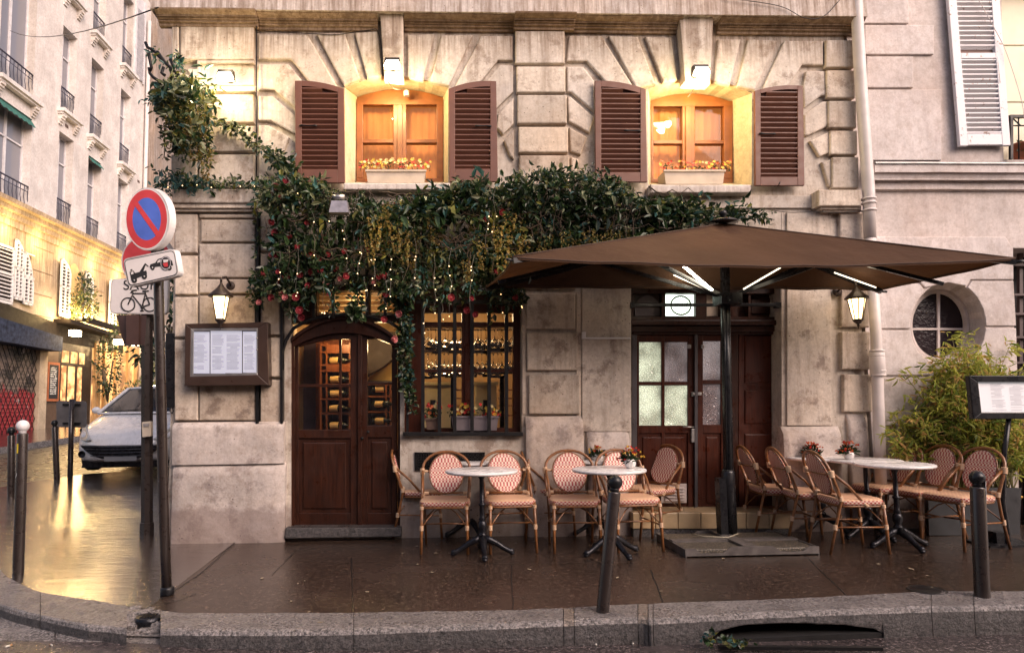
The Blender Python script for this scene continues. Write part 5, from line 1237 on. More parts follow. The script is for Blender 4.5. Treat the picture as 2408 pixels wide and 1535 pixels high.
def sticker(bl, z0, z1, a0, a1, matl, round_=False, name='sticker'):
    o, M_, r, h = bl; m = MB(); n = 14
    if not round_:
        vs = []
        for j in range(2):
            for i in range(n + 1): a = a0 + (a1 - a0) * i / n; vs.append(M_ @ Vector(((r + .0012) * cos(a), (r + .0012) * sin(a), (z0, z1)[j])))
        m.add(vs, [(i, i + 1, n + 2 + i, n + 1 + i) for i in range(n)], True)
    else:
        c = []; R0 = (z1 - z0) / 2
        for i in range(20):
            an = 2 * pi * i / 20; a = (a0 + a1) / 2 + R0 * cos(an) / r; c.append(M_ @ Vector(((r + .0012) * cos(a), (r + .0012) * sin(a), (z0 + z1) / 2 + R0 * sin(an))))
        m.add(c, [tuple(range(20))])
    m.build(name, matl, o)
stk = mat('faded_grey_sticker', (.30, .31, .34), .5, var=.5, vs=40)
sticker(bl2, .66, .79, -2.6, -.35, stk)
sticker(bl3, .78, .875, -1.55, -1.2, mat('white_round_sticker', (.62, .60, .60), .5, var=.25, vs=60), True); sticker(bl3, 1.0, 1.08, -.55, -.15, mat('yellow_sticker', (.75, .55, .03), .5))
# ------------------------------------------------------------------ menu board on a stand at the right edge
mb = G(2352, 1283); ms = thing('menu_stand', 'black framed menu board on a slim leaning pole at the right edge', 'menu stand', mb)
Ym = mb.y
m = MB(); 
O_ = [(2279, 883), (2520, 883), (2530, 984), (2289, 985)]; I_ = [(2300, 898), (2505, 898), (2512, 969), (2308, 969)]
for i in range(4): m.slab([O_[i], O_[(i + 1) % 4], I_[(i + 1) % 4], I_[i]], Ym - .02, Ym + .03, .008)
m.slab(O_, Ym + .012, Ym + .04); m.build('frame', MT['black_paint'], ms)
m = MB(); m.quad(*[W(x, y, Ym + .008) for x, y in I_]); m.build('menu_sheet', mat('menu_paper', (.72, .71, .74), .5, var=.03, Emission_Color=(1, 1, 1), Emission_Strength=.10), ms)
def textlines(m, x0, x1, ya, yb, Yt, n, amp=.8, shift=0.0):
    for i in range(n):
        y = ya + (yb - ya) * i / n
        if R() < .12: continue
        k = R(); a, b = (x0 + (x1 - x0) * .25, x1 - (x1 - x0) * .25) if R() < .15 else (x0, x0 + (x1 - x0) * U(.7, 1)); xo = shift * (y - ya)
        m.quad(W(a + xo, y, Yt), W(b + xo, y, Yt), W(b + xo, y + amp, Yt), W(a + xo, y + amp, Yt))
ink = mat('grey_ink', (.40, .38, .42), .6)
m = MB()
for a, b in ((2328, 2362), (2372, 2408), (2420, 2455), (2465, 2498)): textlines(m, a, b, 902, 966, Ym + .006, 22, .7, .1)
m.build('menu_text', ink, ms)
m = MB(); m.tube([W(2372, 984, Ym + .03), W(2362, 1060, Ym + .03), W(2358, 1180, Ym + .03), W(2370, 1255, Ym + .02), W(2370, 1280, Ym + .02)], .022, 10); m.build('pole', MT['black_paint'], ms)
m = MB(); c = mb + Vector((.06, .08, 0)); m.box(c.x - .22, c.y - .16, 0, c.x + .28, c.y + .16, .02); m.box(c.x - .07, c.y - .06, .02, c.x + .02, c.y + .04, .12); m.build('base', MT['black_paint'], ms)
# ------------------------------------------------------------------ menu box on the left pilaster
mbx = thing('wall_menu_case', 'glazed brown menu case with printed sheets on the left pier under the lantern', 'menu case', W(530, 908, -.1))
Yb = -.20
m = MB(); O_ = [(435, 761), (629, 757), (632, 905), (434, 907)]; I_ = [(449, 772), (606, 771), (606, 881), (447, 885)]
for i in range(4): m.slab([O_[i], O_[(i + 1) % 4], I_[(i + 1) % 4], I_[i]], Yb, -.05, .006)
m.slab([(437, 763), (627, 759), (630, 903), (436, 905)], -.10, -.05); m.build('case_frame', mat('brown_metal', (.055, .032, .024), .35, .3, bump=.1), mbx)
m = MB(); I2 = [(448, 771), (607, 770), (607, 882), (446, 886)]
J_ = [(455, 778), (603, 776), (603, 876), (454, 880)]
for i in range(4): m.slab([I2[i], I2[(i + 1) % 4], J_[(i + 1) % 4], J_[i]], Yb + .004, Yb + .02, .002)
m.build('inner_trim', MT['steel'], mbx)
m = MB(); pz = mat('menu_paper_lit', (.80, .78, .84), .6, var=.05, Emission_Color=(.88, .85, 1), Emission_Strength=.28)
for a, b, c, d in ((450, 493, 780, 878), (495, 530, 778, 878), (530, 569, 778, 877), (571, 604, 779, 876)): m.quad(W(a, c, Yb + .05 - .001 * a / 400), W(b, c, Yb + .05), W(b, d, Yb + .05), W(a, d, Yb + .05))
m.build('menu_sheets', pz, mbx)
m = MB()
for a, b in ((456, 488), (499, 527), (533, 566), (574, 601)): textlines(m, a, b, 788, 870, Yb + .046, 30, .7)
m.build('menu_text', ink, mbx)
m = MB(); m.quad(*[W(x, y, Yb + .015) for x, y in J_]); m.build('glass_door', MT['glass_up'], mbx)
m = MB()
for y in (795, 822): m.ball(W(604, y, Yb), .010, 8)
m.build('lock', MT['steel'], mbx)
MT['lfr'] = mat('lantern_metal', (.05, .035, .028), .4, .5)
# ------------------------------------------------------------------ lanterns and floodlights
def lantern(c, s, label, sides=4, arm='top', energy=18, wy=-.05):
    o = thing('wall_lantern', label, 'wall lantern', (c.x, wy, c.z)); 
    T = Matrix.Translation(c); fr = MB(); g = MB()
    tp_, bt_ = .105 * s, .055 * s; H = .26 * s; q = [(math.cos(2 * pi * (k + .5) / sides), math.sin(2 * pi * (k + .5) / sides)) for k in range(sides)]
    top = [c + Vector((x * tp_, y * tp_, H / 2)) for x, y in q]; bot = [c + Vector((x * bt_, y * bt_, -H / 2)) for x, y in q]
    for k in range(sides):
        fr.tube([top[k], bot[k]], .007 * s, 5); fr.tube([top[k], top[(k + 1) % sides]], .006 * s, 5); fr.tube([bot[k], bot[(k + 1) % sides]], .007 * s, 5)
    in_ = lambda P_, f: [c + Vector(((p.x - c.x) * f, (p.y - c.y) * f, p.z - c.z)) for p in P_]
    t2, b2 = in_(top, .93), in_(bot, .9)
    for k in range(sides): g.quad(t2[k], t2[(k + 1) % sides], b2[(k + 1) % sides], b2[k])
    fr.lathe([(.001, .17 * s), (.012 * s, .165 * s), (.02 * s, .14 * s), (.05 * s, .10 * s), (.135 * s, .02 * s), (.14 * s, .0), (.10 * s, .0)], T @ Matrix.Translation((0, 0, H / 2)), 16 if sides > 4 else 4 * 4)
    fr.lathe([(.06 * s, 0), (.06 * s, -.015 * s), (.035 * s, -.04 * s), (.012 * s, -.06 * s), (.018 * s, -.075 * s), (.008 * s, -.09 * s), (.001, -.12 * s)], T @ Matrix.Translation((0, 0, -H / 2)), 12)
    fr.build('lantern_frame', MT['lfr'], o); g.build('lantern_glass', MT['lantern'], o)
    a = MB(); tz = c + Vector((0, 0, H / 2 + .17 * s))
    a.tube([tz, tz + Vector((.0, 0, .04)), tz + Vector((.02, (wy - c.y) * .4, .07)), tz + Vector((.03, (wy - c.y) * .8, .03)), Vector((c.x + .03, wy + .02, tz.z - .01))], .012, 8)
    a.lathe([(.001, 0), (.05, .002), (.055, .015), (.03, .03), (.001, .03)], Matrix.Translation((c.x + .03, wy + .02, tz.z)) @ Matrix.Rotation(pi / 2, 4, 'X'), 14); a.build('wall_bracket', MT['lfr'], o)
    L('lantern_lamp', c, energy, col=(1, .64, .26), r=.04)
    return o
lantern(W(519, 724, -.28), .88, 'lit four-sided black lantern above the wall menu case', 4, energy=26, wy=-.055)
lantern(W(2016, 727, -.42), .82, 'lit round black lantern beside the drain pipe at the parasol corner', 8, energy=110, wy=-.055)
def flood(px, py, Y, label, e, up=False, aim=(0, 0, -1)):
    c = W(px, py, Y); o = thing('floodlight', label, 'floodlight', c, 'small floodlights glowing on the facade')
    m = MB(); m.hexa([c + Vector(v) for v in ((-.075, -.05, .05), (.075, -.05, .05), (.075, .03, .06), (-.075, .03, .06))], [c + Vector(v) for v in ((-.085, -.07, -.02), (.085, -.07, -.02), (.085, .03, -.05), (-.085, .03, -.05))]); m.build('housing', MT['iron'], o)
    g = MB(); g.hexa([c + Vector(v) for v in ((-.06, -.066, .012), (.06, -.066, .012), (.06, -.056, .012), (-.06, -.056, .012))], [c + Vector(v) for v in ((-.08, -.080, -.045), (.08, -.080, -.045), (.08, -.02, -.062), (-.08, -.02, -.062))]); g.build('lamp_glass', MT['flood'], o)
    b = MB(); b.bar(c + Vector((0, .03, 0)), Vector((c.x, -.0, c.z + .02)), .04, .02); b.build('bracket', MT['iron'], o)
    return c
def splash(c, e): L('flood_splash', c + Vector((0, -.16, .0)), e, col=(1, .78, .44), r=.04)
c = flood(923, 152, -.30, 'floodlight shining above the left upper window', 40); L('flood_lamp', c + Vector((0, -.02, -.13)), 15, col=(1, .74, .36), r=.05); L('flood_lamp_in', c + Vector((0, .22, -.16)), 18, col=(1, .70, .30), r=.04); splash(c, 3)
c = flood(1645, 168, -.30, 'floodlight shining above the right upper window', 40); L('flood_lamp', c + Vector((0, -.02, -.13)), 17, col=(1, .74, .36), r=.05); L('flood_lamp_in', c + Vector((0, .22, -.16)), 24, col=(1, .70, .30), r=.04); splash(c, 3)
c = flood(533, 180, -.20, 'floodlight glowing on the left pier above the ivy bracket', 40); L('flood_lamp', c + Vector((0, -.10, -.12)), 24, col=(1, .76, .40), r=.05); L('flood_lamp_up', c + Vector((0, -.14, .10)), 5, col=(1, .78, .45), r=.05)
# grey spotlight hanging from the wall among the leaves
c = W(798, 486, -.55); o = thing('spotlight', 'unlit grey box spotlight hanging among the red-flowered leaves', 'spotlight', c)
m = MB(); m.hexa([c + Vector(v) for v in ((-.075, -.02, .055), (.075, -.02, .055), (.075, .10, .07), (-.075, .10, .07))], [c + Vector(v) for v in ((-.095, -.05, -.07), (.095, -.05, -.07), (.095, .10, -.06), (-.095, .10, -.06))]); m.build('housing', mat('grey_cast_metal', (.23, .22, .25), .45, .3, var=.25, vs=14), o)
m = MB(); m.tube([c + Vector((-.07, .03, .105)), c + Vector((.05, .03, .105))], .028, 12); m.bar(c + Vector((.02, .02, .05)), c + Vector((.02, .02, .12)), .02, .02); m.tube([c + Vector((0, .03, .11)), Vector((c.x + .03, 0, c.z + .22))], .012, 8); m.build('bracket', MT['steel'], o)
# warm glow from inside the right group of windows
# ------------------------------------------------------------------ white building across the side street (plane Q)
Qv = lambda x, y, o=0.0: Q(x, y, o)
def zQ(x, y): return Q(x, y).z
def uQ(x): p = Q(x, 952) - CAM; return p.dot(uL)
def PL(u, z, off=0.0): p = CAM + uL * u - nL * (DL - off); return Vector((p.x, p.y, z))
lb = thing('white_building', 'tall cream-white building with narrow windows and small iron balconies across the side street', 'building', PL(24, .5))
U0, U1 = uQ(0) - 5, uQ(331)
ZC = zQ(150, 546)      # gold cornice height
# window openings: (x left, x right, [(top y at left, bottom y at left), ...], awning)
cols = [(-40, 48, [(-260, 152, 1), (200, 455, 1)]), (115, 151, [(24, 238, 1), (290, 516, 1)]), (188, 219, [(-110, 44, 1), (106, 303, 1), (350, 556, 1)]), (262, 287, [(-60, 127, 1), (184, 370, 1), (405, 590, 1)]), (117, 151, [(-290, -60, 1)]), (34, 60, [])]
m = MB(); holes = []; wins = []
for xl, xr, rows in cols:
    ul, ur = uQ(xl), uQ(xr)
    for a, b, _ in rows:
        za, zb = zQ(xl, a), zQ(xl, b); holes.append((ul, ur, zb, za)); wins.append((ul, ur, zb, za))
loops = [[Vector((U0, 0, ZC)), Vector((U1, 0, ZC)), Vector((U1, 0, 19)), Vector((U0, 0, 19))]] + [[Vector((a, 0, c)), Vector((b, 0, c)), Vector((b, 0, d)), Vector((a, 0, d))] for a, b, c, d in holes]
tri = tessellate_polygon(loops); m.add([PL(p.x, p.z) for L_ in loops for p in L_], [tuple(f) for f in tri])
for a, b, c, d in holes:
    P4 = [(a, c), (b, c), (b, d), (a, d)]
    for i in range(4):
        p, q = P4[i], P4[(i + 1) % 4]; m.quad(PL(*p), PL(*q), PL(*q, -.32), PL(*p, -.32))
m.quad(PL(U1, -.5), PL(U1, 19), PL(U1, 19, -6), PL(U1, -.5, -6)); m.quad(PL(U0, -.5), PL(U0, 19), PL(U0, 19, -6), PL(U0, -.5, -6)); m.quad(PL(U0, 19), PL(U1, 19), PL(U1, 19, -6), PL(U0, 19, -6))
m.build('upper_wall', MT['plaster_left'], lb)
MT['left_low'] = stone('cream_street_wall', base=(.60, .49, .36), stain=.2, streak=.2, pit=0, bumps=.1)
m = MB(); m.hexa([PL(U0, -.3), PL(U1, -.3), PL(U1, -.3, -.3), PL(U0, -.3, -.3)], [PL(U0, ZC), PL(U1, ZC), PL(U1, ZC, -.3), PL(U0, ZC, -.3)]); m.build('lower_wall', MT['left_low'], lb)
def qbox(m, u0, u1, z0, z1, o0, o1, mat=0): m.hexa([PL(u0, z0, o0), PL(u1, z0, o0), PL(u1, z0, o1), PL(u0, z0, o1)], [PL(u0, z1, o0), PL(u1, z1, o0), PL(u1, z1, o1), PL(u0, z1, o1)], mat)
MT['white_frame'] = mat('white_window_frame', (.62, .60, .62), .5)
for a, b, c, d in wins:
    f = MB(); w_ = .05
    for (p, q, r, s) in ((a, a + w_, c, d), (b - w_, b, c, d), (a, b, d - w_, d), (a, b, c, c + w_), ((a + b) / 2 - .04, (a + b) / 2 + .04, c, d), (a, b, c + (d - c) * .70, c + (d - c) * .70 + .05)): qbox(f, p, q, r, s, -.31, -.25)
    fo_ = f.build('window', MT['white_frame'], lb)
    f = MB(); f.quad(PL(a, c, -.29), PL(b, c, -.29), PL(b, d, -.29), PL(a, d, -.29)); f.build('pane', MT['glass_left'], fo_)
    rl = MB(); h = .85; rl.tube([PL(a, c + h, -.04), PL(b, c + h, -.04)], .025, 6); rl.tube([PL(a, c + .08, -.04), PL(b, c + .08, -.04)], .018, 6); rl.tube([PL(a, c + h - .16, -.04), PL(b, c + h - .16, -.04)], .012, 5)
    n = 9
    for i in range(n + 1):
        u = a + (b - a) * i / n; rl.tube([PL(u, c + .08, -.04), PL(u + .03, c + .3, -.04), PL(u - .02, c + .5, -.04), PL(u, c + h, -.04)], .012, 4)
    rl.build('balcony_railing', mat('blue_black_iron', (.035, .035, .06), .5) if 'bbi' not in MT else MT['bbi'], lb)
    if d - c > .5 and c > ZC + .8:
        s = MB(); qbox(s, a - .18, b + .18, c - .10, c + .02, 0, .24); qbox(s, a - .14, b + .14, c - .17, c - .10, 0, .18)
        for u in (a - .10, b - .10):
            for k in range(4): qbox(s, u, u + .2, c - .17 - .08 * (k + 1), c - .17 - .08 * k, 0, .17 - .04 * k)
        s.build('balcony_sill', MT['plaster_left'], lb)
aw = mat('dark_green_awning', (.03, .12, .10), .7, var=.3)
for xl, xr, y0, h in ((-40, 48, 200, .35), (188, 219, 350, .28)):
    s = MB(); a, b = uQ(xl), uQ(xr); z = zQ(xl, y0); n = 14
    up_ = [PL(a + (b - a) * i / n, z, -.05) for i in range(n + 1)]; lo = [PL(a + (b - a) * i / n, z - h * .75 - .04 * (i % 2), .12) for i in range(n + 1)]
    s.add(up_ + lo, [(i, i + 1, n + 2 + i, n + 1 + i) for i in range(n)]); s.build('window_awning', aw, lb)
s = MB(); u = uQ(296); 
s.quad(PL(uQ(291), zQ(291, -60), .02), PL(uQ(315), zQ(291, -60), .02), PL(uQ(315), zQ(291, 150), .02), PL(uQ(291), zQ(291, 150), .02))
for i in range(40):
    z = zQ(291, 148) + i * .075; qbox(s, uQ(294), uQ(312), z, z + .035, .02, .06)
for a, b in ((291, 294), (312, 315)): qbox(s, uQ(a), uQ(b), zQ(291, 152), zQ(291, -60), 0, .07)
s.build('shutter', MT['white_frame'], lb)
s = MB(); s.tube([PL(uQ(320), -.2, .12), PL(uQ(320), 18, .12)], .08, 10); s.build('downpipe', MT['pipe_white'], lb)
s = MB()
for x, y in ((20, 180), (128, 272), (308, 411)): u = uQ(x); z = zQ(x, y); qbox(s, u, u + .2, z - .1, z, -.01, .012)
s.build('air_brick', mat('dark_air_brick', (.12, .08, .07), .9), lb)
# gold lit cornice
gc = MB(); k = [(.0, -.55), (.04, -.55), (.05, -.35), (.10, -.33), (.12, -.18), (.20, -.14), (.22, -.02), (.34, .02), (.36, .14), (.30, .17), (0, .20)]
va = [PL(U0, ZC + z, o) for o, z in k]; vb = [PL(U1, ZC + z, o) for o, z in k]; n = len(k)
gc.add(va + vb, [(i, (i + 1) % n, n + (i + 1) % n, n + i) for i in range(n)] + [tuple(range(n)), tuple(n + i for i in range(n))]); gc.build('cornice', MT['left_low'], lb)
# mezzanine shutters
def qshutter(x0, x1, yt, yb, arch=.0, name='shutter', tall=0, off=.05):
    """white louvred shutter, x px range on the wall, px y at its left edge"""
    a, b = uQ(x0), uQ(x1); z1, z0 = zQ(x0, yt), zQ(x0, yb); m = MB(); n = 8
    tp_ = lambda u: z1 + arch * (((u - a) / (b - a)) - 1 if arch > 0 else 0) if not tall else z1
    fr_ = .07
    f = [(a, a + fr_), (b - fr_, b), ((a + b) / 2 - .03, (a + b) / 2 + .03)]
    def topz(u):
        t_ = (u - a) / (b - a); return z1 - arch * t_ * t_
    for u0, u1 in f: m.hexa([PL(u0, z0, off), PL(u1, z0, off), PL(u1, z0, off + .05), PL(u0, z0, off + .05)], [PL(u0, topz(u0), off), PL(u1, topz(u1), off), PL(u1, topz(u1), off + .05), PL(u0, topz(u0), off + .05)])
    qbox(m, a, b, z0, z0 + .08, off, off + .05); zm = z0 + (z1 - z0) * .5; qbox(m, a, b, zm, zm + .07, off, off + .05)
    for i in range(8):
        u0, u1 = a + (b - a) * i / 8, a + (b - a) * (i + 1) / 8; m.hexa([PL(u0, topz(u0) - .07, off), PL(u1, topz(u1) - .07, off), PL(u1, topz(u1) - .07, off + .05), PL(u0, topz(u0) - .07, off + .05)], [PL(u0, topz(u0), off), PL(u1, topz(u1), off), PL(u1, topz(u1), off + .05), PL(u0, topz(u0), off + .05)])
    z = z0 + .10
    while z < z1 - .05:
        ue = b
        for i in range(30):
            if topz(a + (b - a) * (29 - i) / 29) > z + .06: ue = a + (b - a) * (29 - i) / 29; break
        if ue > a + .1: m.hexa([PL(a + .03, z, off + .045), PL(ue, z, off + .045), PL(ue, z + .035, off + .045), PL(a + .03, z + .035, off + .045)], [PL(a + .03, z + .02, off), PL(ue, z + .02, off), PL(ue, z + .05, off), PL(a + .03, z + .05, off)])
        z += .11
    q = [(a, z0)] + [(a + (b - a) * i / 8, topz(a + (b - a) * i / 8)) for i in range(9)] + [(b, z0)]
    m.build(name, MT['white_paint'], lb)
    bk_ = MB(); bk_.add([PL(u, z, off - .02) for u, z in q], [tuple(range(len(q)))]); bk_.build('slat_gap_shade', mat('shutter_gap', (.10, .08, .07), .9), lb)  # dark sheet standing in for shade in the slat gaps
qshutter(-70, 12, 548, 696, 0); qshutter(14, 36, 554, 700, .35); qshutter(37, 61, 585, 712, .9)
qshutter(121, 145, 602, 741, .35, off=.12); qshutter(181, 200, 632, 752, .3, off=.12); qshutter(240, 258, 652, 768, .3, off=.12)
m = MB(); a, b = uQ(146), uQ(180); n = 12; z0, z1 = zQ(146, 748), zQ(146, 640)
q = [(a, z0)] + [(a + (b - a) * i / n, z1 + .45 * (1 - (2 * i / n - 1) ** 2)) for i in range(n + 1)] + [(b, z0)]
m.add([PL(u, z, .012) for u, z in q], [tuple(range(len(q)))]); m.build('niche', mat('warm_niche', (.38, .24, .11), .7, Emission_Color=(1, .55, .2), Emission_Strength=.25), lb)
m = MB()
for y in (545, 600, 655, 705): 
    for x0, x1 in ((64, 112), (205, 236)): 
        y_ = 577 + (y - 545) * 1.0; qbox(m, uQ(x0), uQ(x1), zQ(88, y_ + 5), zQ(88, y_ + 5) + .02, .0, .012)
m.build('wall_joints', mat('joint_brown', (.25, .17, .11), .9), lb)
# canopies and shop fronts
dkm = mat('blackened_canopy', (.016, .012, .011), .6, .0, var=.4, Specular_IOR_Level=.15); 
def PQ(x, y, o): return Q(x, y, o)
def bandq(m, xa, ya0, ya1, xb, yb0, yb1, o0, o1, mat=0):      # strip on the facade: px y at both ends, offsets
    A = [PQ(xa, ya1, o0), PQ(xb, yb1, o0), PQ(xb, yb1, o1), PQ(xa, ya1, o1)]; ua, ub = uQ(xa), uQ(xb)
    za0, za1, zb0, zb1 = zQ(xa, ya0), zQ(xa, ya1), zQ(xb, yb0), zQ(xb, yb1)
    m.hexa([PL(ua, za1, o0), PL(ub, zb1, o0), PL(ub, zb1, o1), PL(ua, za1, o1)], [PL(ua, za0, o0), PL(ub, zb0, o0), PL(ub, zb0, o1), PL(ua, za0, o1)], mat)
m = MB(); bandq(m, -60, 692, 745, 118, 758, 815, 0, .10); m.build('shop_fascia', dkm, lb)
m = MB(); bandq(m, -60, 744, 800, 100, 792, 826, .1, .55); m.build('blue_awning', mat('faded_blue_awning', (.035, .045, .075), .7, var=.6, vs=9, Specular_IOR_Level=.15), lb)
m = MB(); bandq(m, 118, 748, 758, 282, 800, 806, 0, .55); bandq(m, 118, 758, 800, 282, 806, 830, 0, .06); bandq(m, 160, 745, 758, 285, 780, 792, .5, .6); m.build('restaurant_canopy', dkm, lb)
# roller shutter with lattice and red paint
t = NT('painted_roller_shutter'); n1 = t.noise(2.6, 7, .75, loc=(2, 2, 0)); sep = t.n.new('ShaderNodeSeparateXYZ'); t.link(t.tc.outputs['Object'], sep.inputs[0])
mr = t.n.new('ShaderNodeMapRange'); mr.inputs[1].default_value = 1.1; mr.inputs[2].default_value = 2.3; mr.inputs[3].default_value = 1; mr.inputs[4].default_value = 0; t.link(sep.outputs[2], mr.inputs[0])
am = t.n.new('ShaderNodeMath'); am.operation = 'ADD'; t.link(mr.outputs[0], am.inputs[0]); t.link(n1, am.inputs[1]); f1 = t.ramp(am.outputs[0], (.78, 0), (.86, 1))
c = t.mix(f1, t.mix(t.ramp(t.noise(2.2, 5, .7), (.48, 0), (.56, 1)), (.22, .17, .14), (.035, .03, .03)), (.38, .04, .05))
c = t.mix(t.ramp(t.noise(3, 4, .6, loc=(9, 1, 1)), (.62, 0), (.66, 1)), c, (.5, .42, .40)); t.set(Base_Color=c, Roughness=.5)
m = MB(); a, b = uQ(-60), uQ(77); za, zb = .35, zQ(40, 815)
nn = 26
for i in range(nn):
    z = za + (zb - za) * i / nn; z2 = za + (zb - za) * (i + 1) / nn; m.quad(PL(a, z, .03), PL(b, z, .03), PL(b, z2 - .02, .045), PL(a, z2 - .02, .045)); m.quad(PL(a, z2 - .02, .045), PL(b, z2 - .02, .045), PL(b, z2, .03), PL(a, z2, .03))
m.build('roller_shutter', t.m, lb)
m = MB(); zl = .9
for i in range(46):
    u = a + i * .22
    for sgn in (1, -1):
        u2 = u + sgn * (zb - za) * .6
        p, q = (u, za), (u2, zb)
        if sgn < 0: p, q = (u + .0, za), (u2, zb)
        # clip to a..b
        def cl(p, q):
            (pu, pz), (qu, qz) = p, q
            if pu > b and qu > b or pu < a and qu < a: return None
            def at(v): t_ = (v - pu) / (qu - pu); return (v, pz + (qz - pz) * t_)
            if pu < a: p = at(a)
            if pu > b: p = at(b)
            if qu < a: q = at(a)
            if qu > b: q = at(b)
            return p, q
        r = cl(p, q)
        if r: m.tube([PL(*r[0], .075), PL(*r[1], .075)], .010, 4)
m.build('lattice', MT['iron'], lb)
m = MB(); qbox(m, uQ(79), uQ(98), .3, zQ(80, 812), 0, .14); m.build('cream_pillar', MT['left_low'], lb)
m = MB(); qbox(m, uQ(98), uQ(130), .3, zQ(98, 806), 0, .05); m.build('brown_panel', mat('brown_street_panel', (.11, .065, .04), .5), lb)
m = MB(); ua, ub = uQ(132), uQ(210); zt_ = zQ(132, 800); qbox(m, ua, ub, .3, zt_, .0, .03); m.build('doorway', mat('dark_doorway', (.03, .018, .012), .4), lb)
m = MB(); zt2 = zQ(132, 858)
for x0, x1 in ((139, 150), (155, 170), (177, 187)): qbox(m, uQ(x0), uQ(x1), .85, zt2, .03, .045)
for x0, x1 in ((139, 155), (160, 175), (180, 192)): qbox(m, uQ(x0), uQ(x1), zQ(132, 850), zQ(132, 822), .03, .045)
t = NT('warm_lit_door_panes'); t.set(Base_Color=(.3, .2, .1), Roughness=.2, Emission_Color=t.mix(t.ramp(t.noise(2.3, 3, .6), (.42, 0), (.6, 1)), (.20, .06, .02), (1, .55, .2)), Emission_Strength=1.1); m.build('lit_door_panes', t.m, lb)
m = MB(); qbox(m, uQ(213), U1, .3, zQ(213, 800), 0, .03); t = NT('warm_lit_front'); t.set(Base_Color=(.3, .17, .08), Roughness=.4, Emission_Color=t.mix(t.ramp(t.noise(1.5, 4, .6, loc=(3, 3, 3)), (.42, 0), (.62, 1)), (.05, .022, .01), (1, .52, .18)), Emission_Strength=.9); m.build('lit_restaurant_front', t.m, lb)
m = MB()
for x in (214, 222, 236, 262, 292, 310): qbox(m, uQ(x), uQ(x) + .16, .3, zQ(213, 800), .03, .12)
m.build('window_posts', mat('warm_painted_post', (.45, .27, .12), .5), lb)
lm = glow('street_lamp_white', (1, .74, .42), 14)
for i, (x, y, w_) in enumerate(((110, 775, .3), (222, 797, .28), (250, 797, .5), (262, 800, .3))):
    m = MB(); u = uQ(x); z = zQ(x, y); qbox(m, u, u + w_, z - .18, z, .60, .85); m.build('lamp', lm, lb)
for x, y, e in ((112, 742, 35), (146, 742, 110), (178, 752, 90), (238, 772, 70), (258, 775, 60), (200, 760, 60)):
    L('street_wall_lamp', PL(uQ(x), zQ(x, y) + .05, .42), e, col=(1, .66, .26), r=.08)
for u in (19.6, 21.2, 22.8, 24.6, 26.6): L('cornice_wash', PL(u, ZC - .75, .42), 44, col=(1, .68, .27), r=.1)
for x, y, e in ((110, 800, 20), (170, 812, 45), (245, 815, 80), (300, 840, 60)): L('shop_lamp', PL(uQ(x), zQ(x, y), .95), e, col=(1, .66, .30), r=.12)
m = MB()
for x, y in ((150, 745), (246, 775)): u = uQ(x); z = zQ(x, y); qbox(m, u, u + .35, z - .10, z + .02, .25, .5)
m.build('wall_projector', MT['iron'], lb)
# chalkboard
cbd = thing('chalkboard', 'narrow chalkboard menu with orange frame beside the lit restaurant door', 'chalkboard', PL(uQ(116), 1.0, .08))
m = MB(); a, b = uQ(103), uQ(130); z0, z1 = zQ(103, 943), zQ(103, 850); qbox(m, a, b, z0, z1, .06, .10); m.build('frame', mat('orange_wood_frame', (.42, .13, .05), .5), cbd)
m = MB(); qbox(m, a + .07, b - .07, z0 + .08, z1 - .08, .10, .105); m.build('slate', mat('black_slate', (.02, .02, .022), .6), cbd)
m = MB(); 
for i in range(13):
    z = z1 - .2 - i * (z1 - z0 - .35) / 13
    for k in range(4):
        u = a + .12 + (b - a - .3) * k / 4; qbox(m, u, u + (b - a) * U(.06, .18), z, z + U(.02, .05), .105, .107)
m.build('chalk_writing', mat('chalk', (.6, .6, .58), .9), cbd)
# building further down the street and the grey one closing the view
fb = thing('far_grey_building', 'pale grey building end visible between the white building and the corner stones', 'building', PL(U1 + 3, .8, 1))
m = MB(); A = PL(U1 + .05, 0, .25); 
m.hexa([A, PL(U1 + 16, 0, .25), PL(U1 + 16, 0, -5), PL(U1 + .05, 0, -5)], [PL(U1 + .05, 21, .25), PL(U1 + 16, 21, .25), PL(U1 + 16, 21, -5), PL(U1 + .05, 21, -5)]); m.build('wall', stone('grey_beige_plaster', base=(.46, .41, .38), stain=.2, streak=.2, pit=0, bumps=.1), fb)
m = MB()
for z in (4.5, 8, 11.5, 15):
    for u in (U1 + 5.5, U1 + 8.5, U1 + 11.5): qbox(m, u, u + 1.2, z, z + 2.2, .25, .29)
m.build('window', MT['glass_left'], fb)
eb = thing('end_building', 'pale building across the far end of the side street', 'building', PL(U1 + 17, .8, 4))
m = MB(); e0, e1 = PL(U1 + 17, 0, -2), PL(U1 + 17, 0, 11); e2 = uL * 5
m.hexa([e0, e1, e1 + e2, e0 + e2], [p + Vector((0, 0, 16)) for p in (e0, e1, e1 + e2, e0 + e2)]); m.build('wall', MT['plaster_left'], eb)
m = MB()
for i in range(5):
    for z in (5.0, 8.4, 11.6): p = e0.lerp(e1, (i + .3) / 5); q = e0.lerp(e1, (i + .62) / 5); m.hexa([p - uL * .03 + Vector((0, 0, z)), q - uL * .03 + Vector((0, 0, z)), q + Vector((0, 0, z)), p + Vector((0, 0, z))], [p - uL * .03 + Vector((0, 0, z + 2)), q - uL * .03 + Vector((0, 0, z + 2)), q + Vector((0, 0, z + 2)), p + Vector((0, 0, z + 2))])
m.build('window', MT['glass_left'], eb)
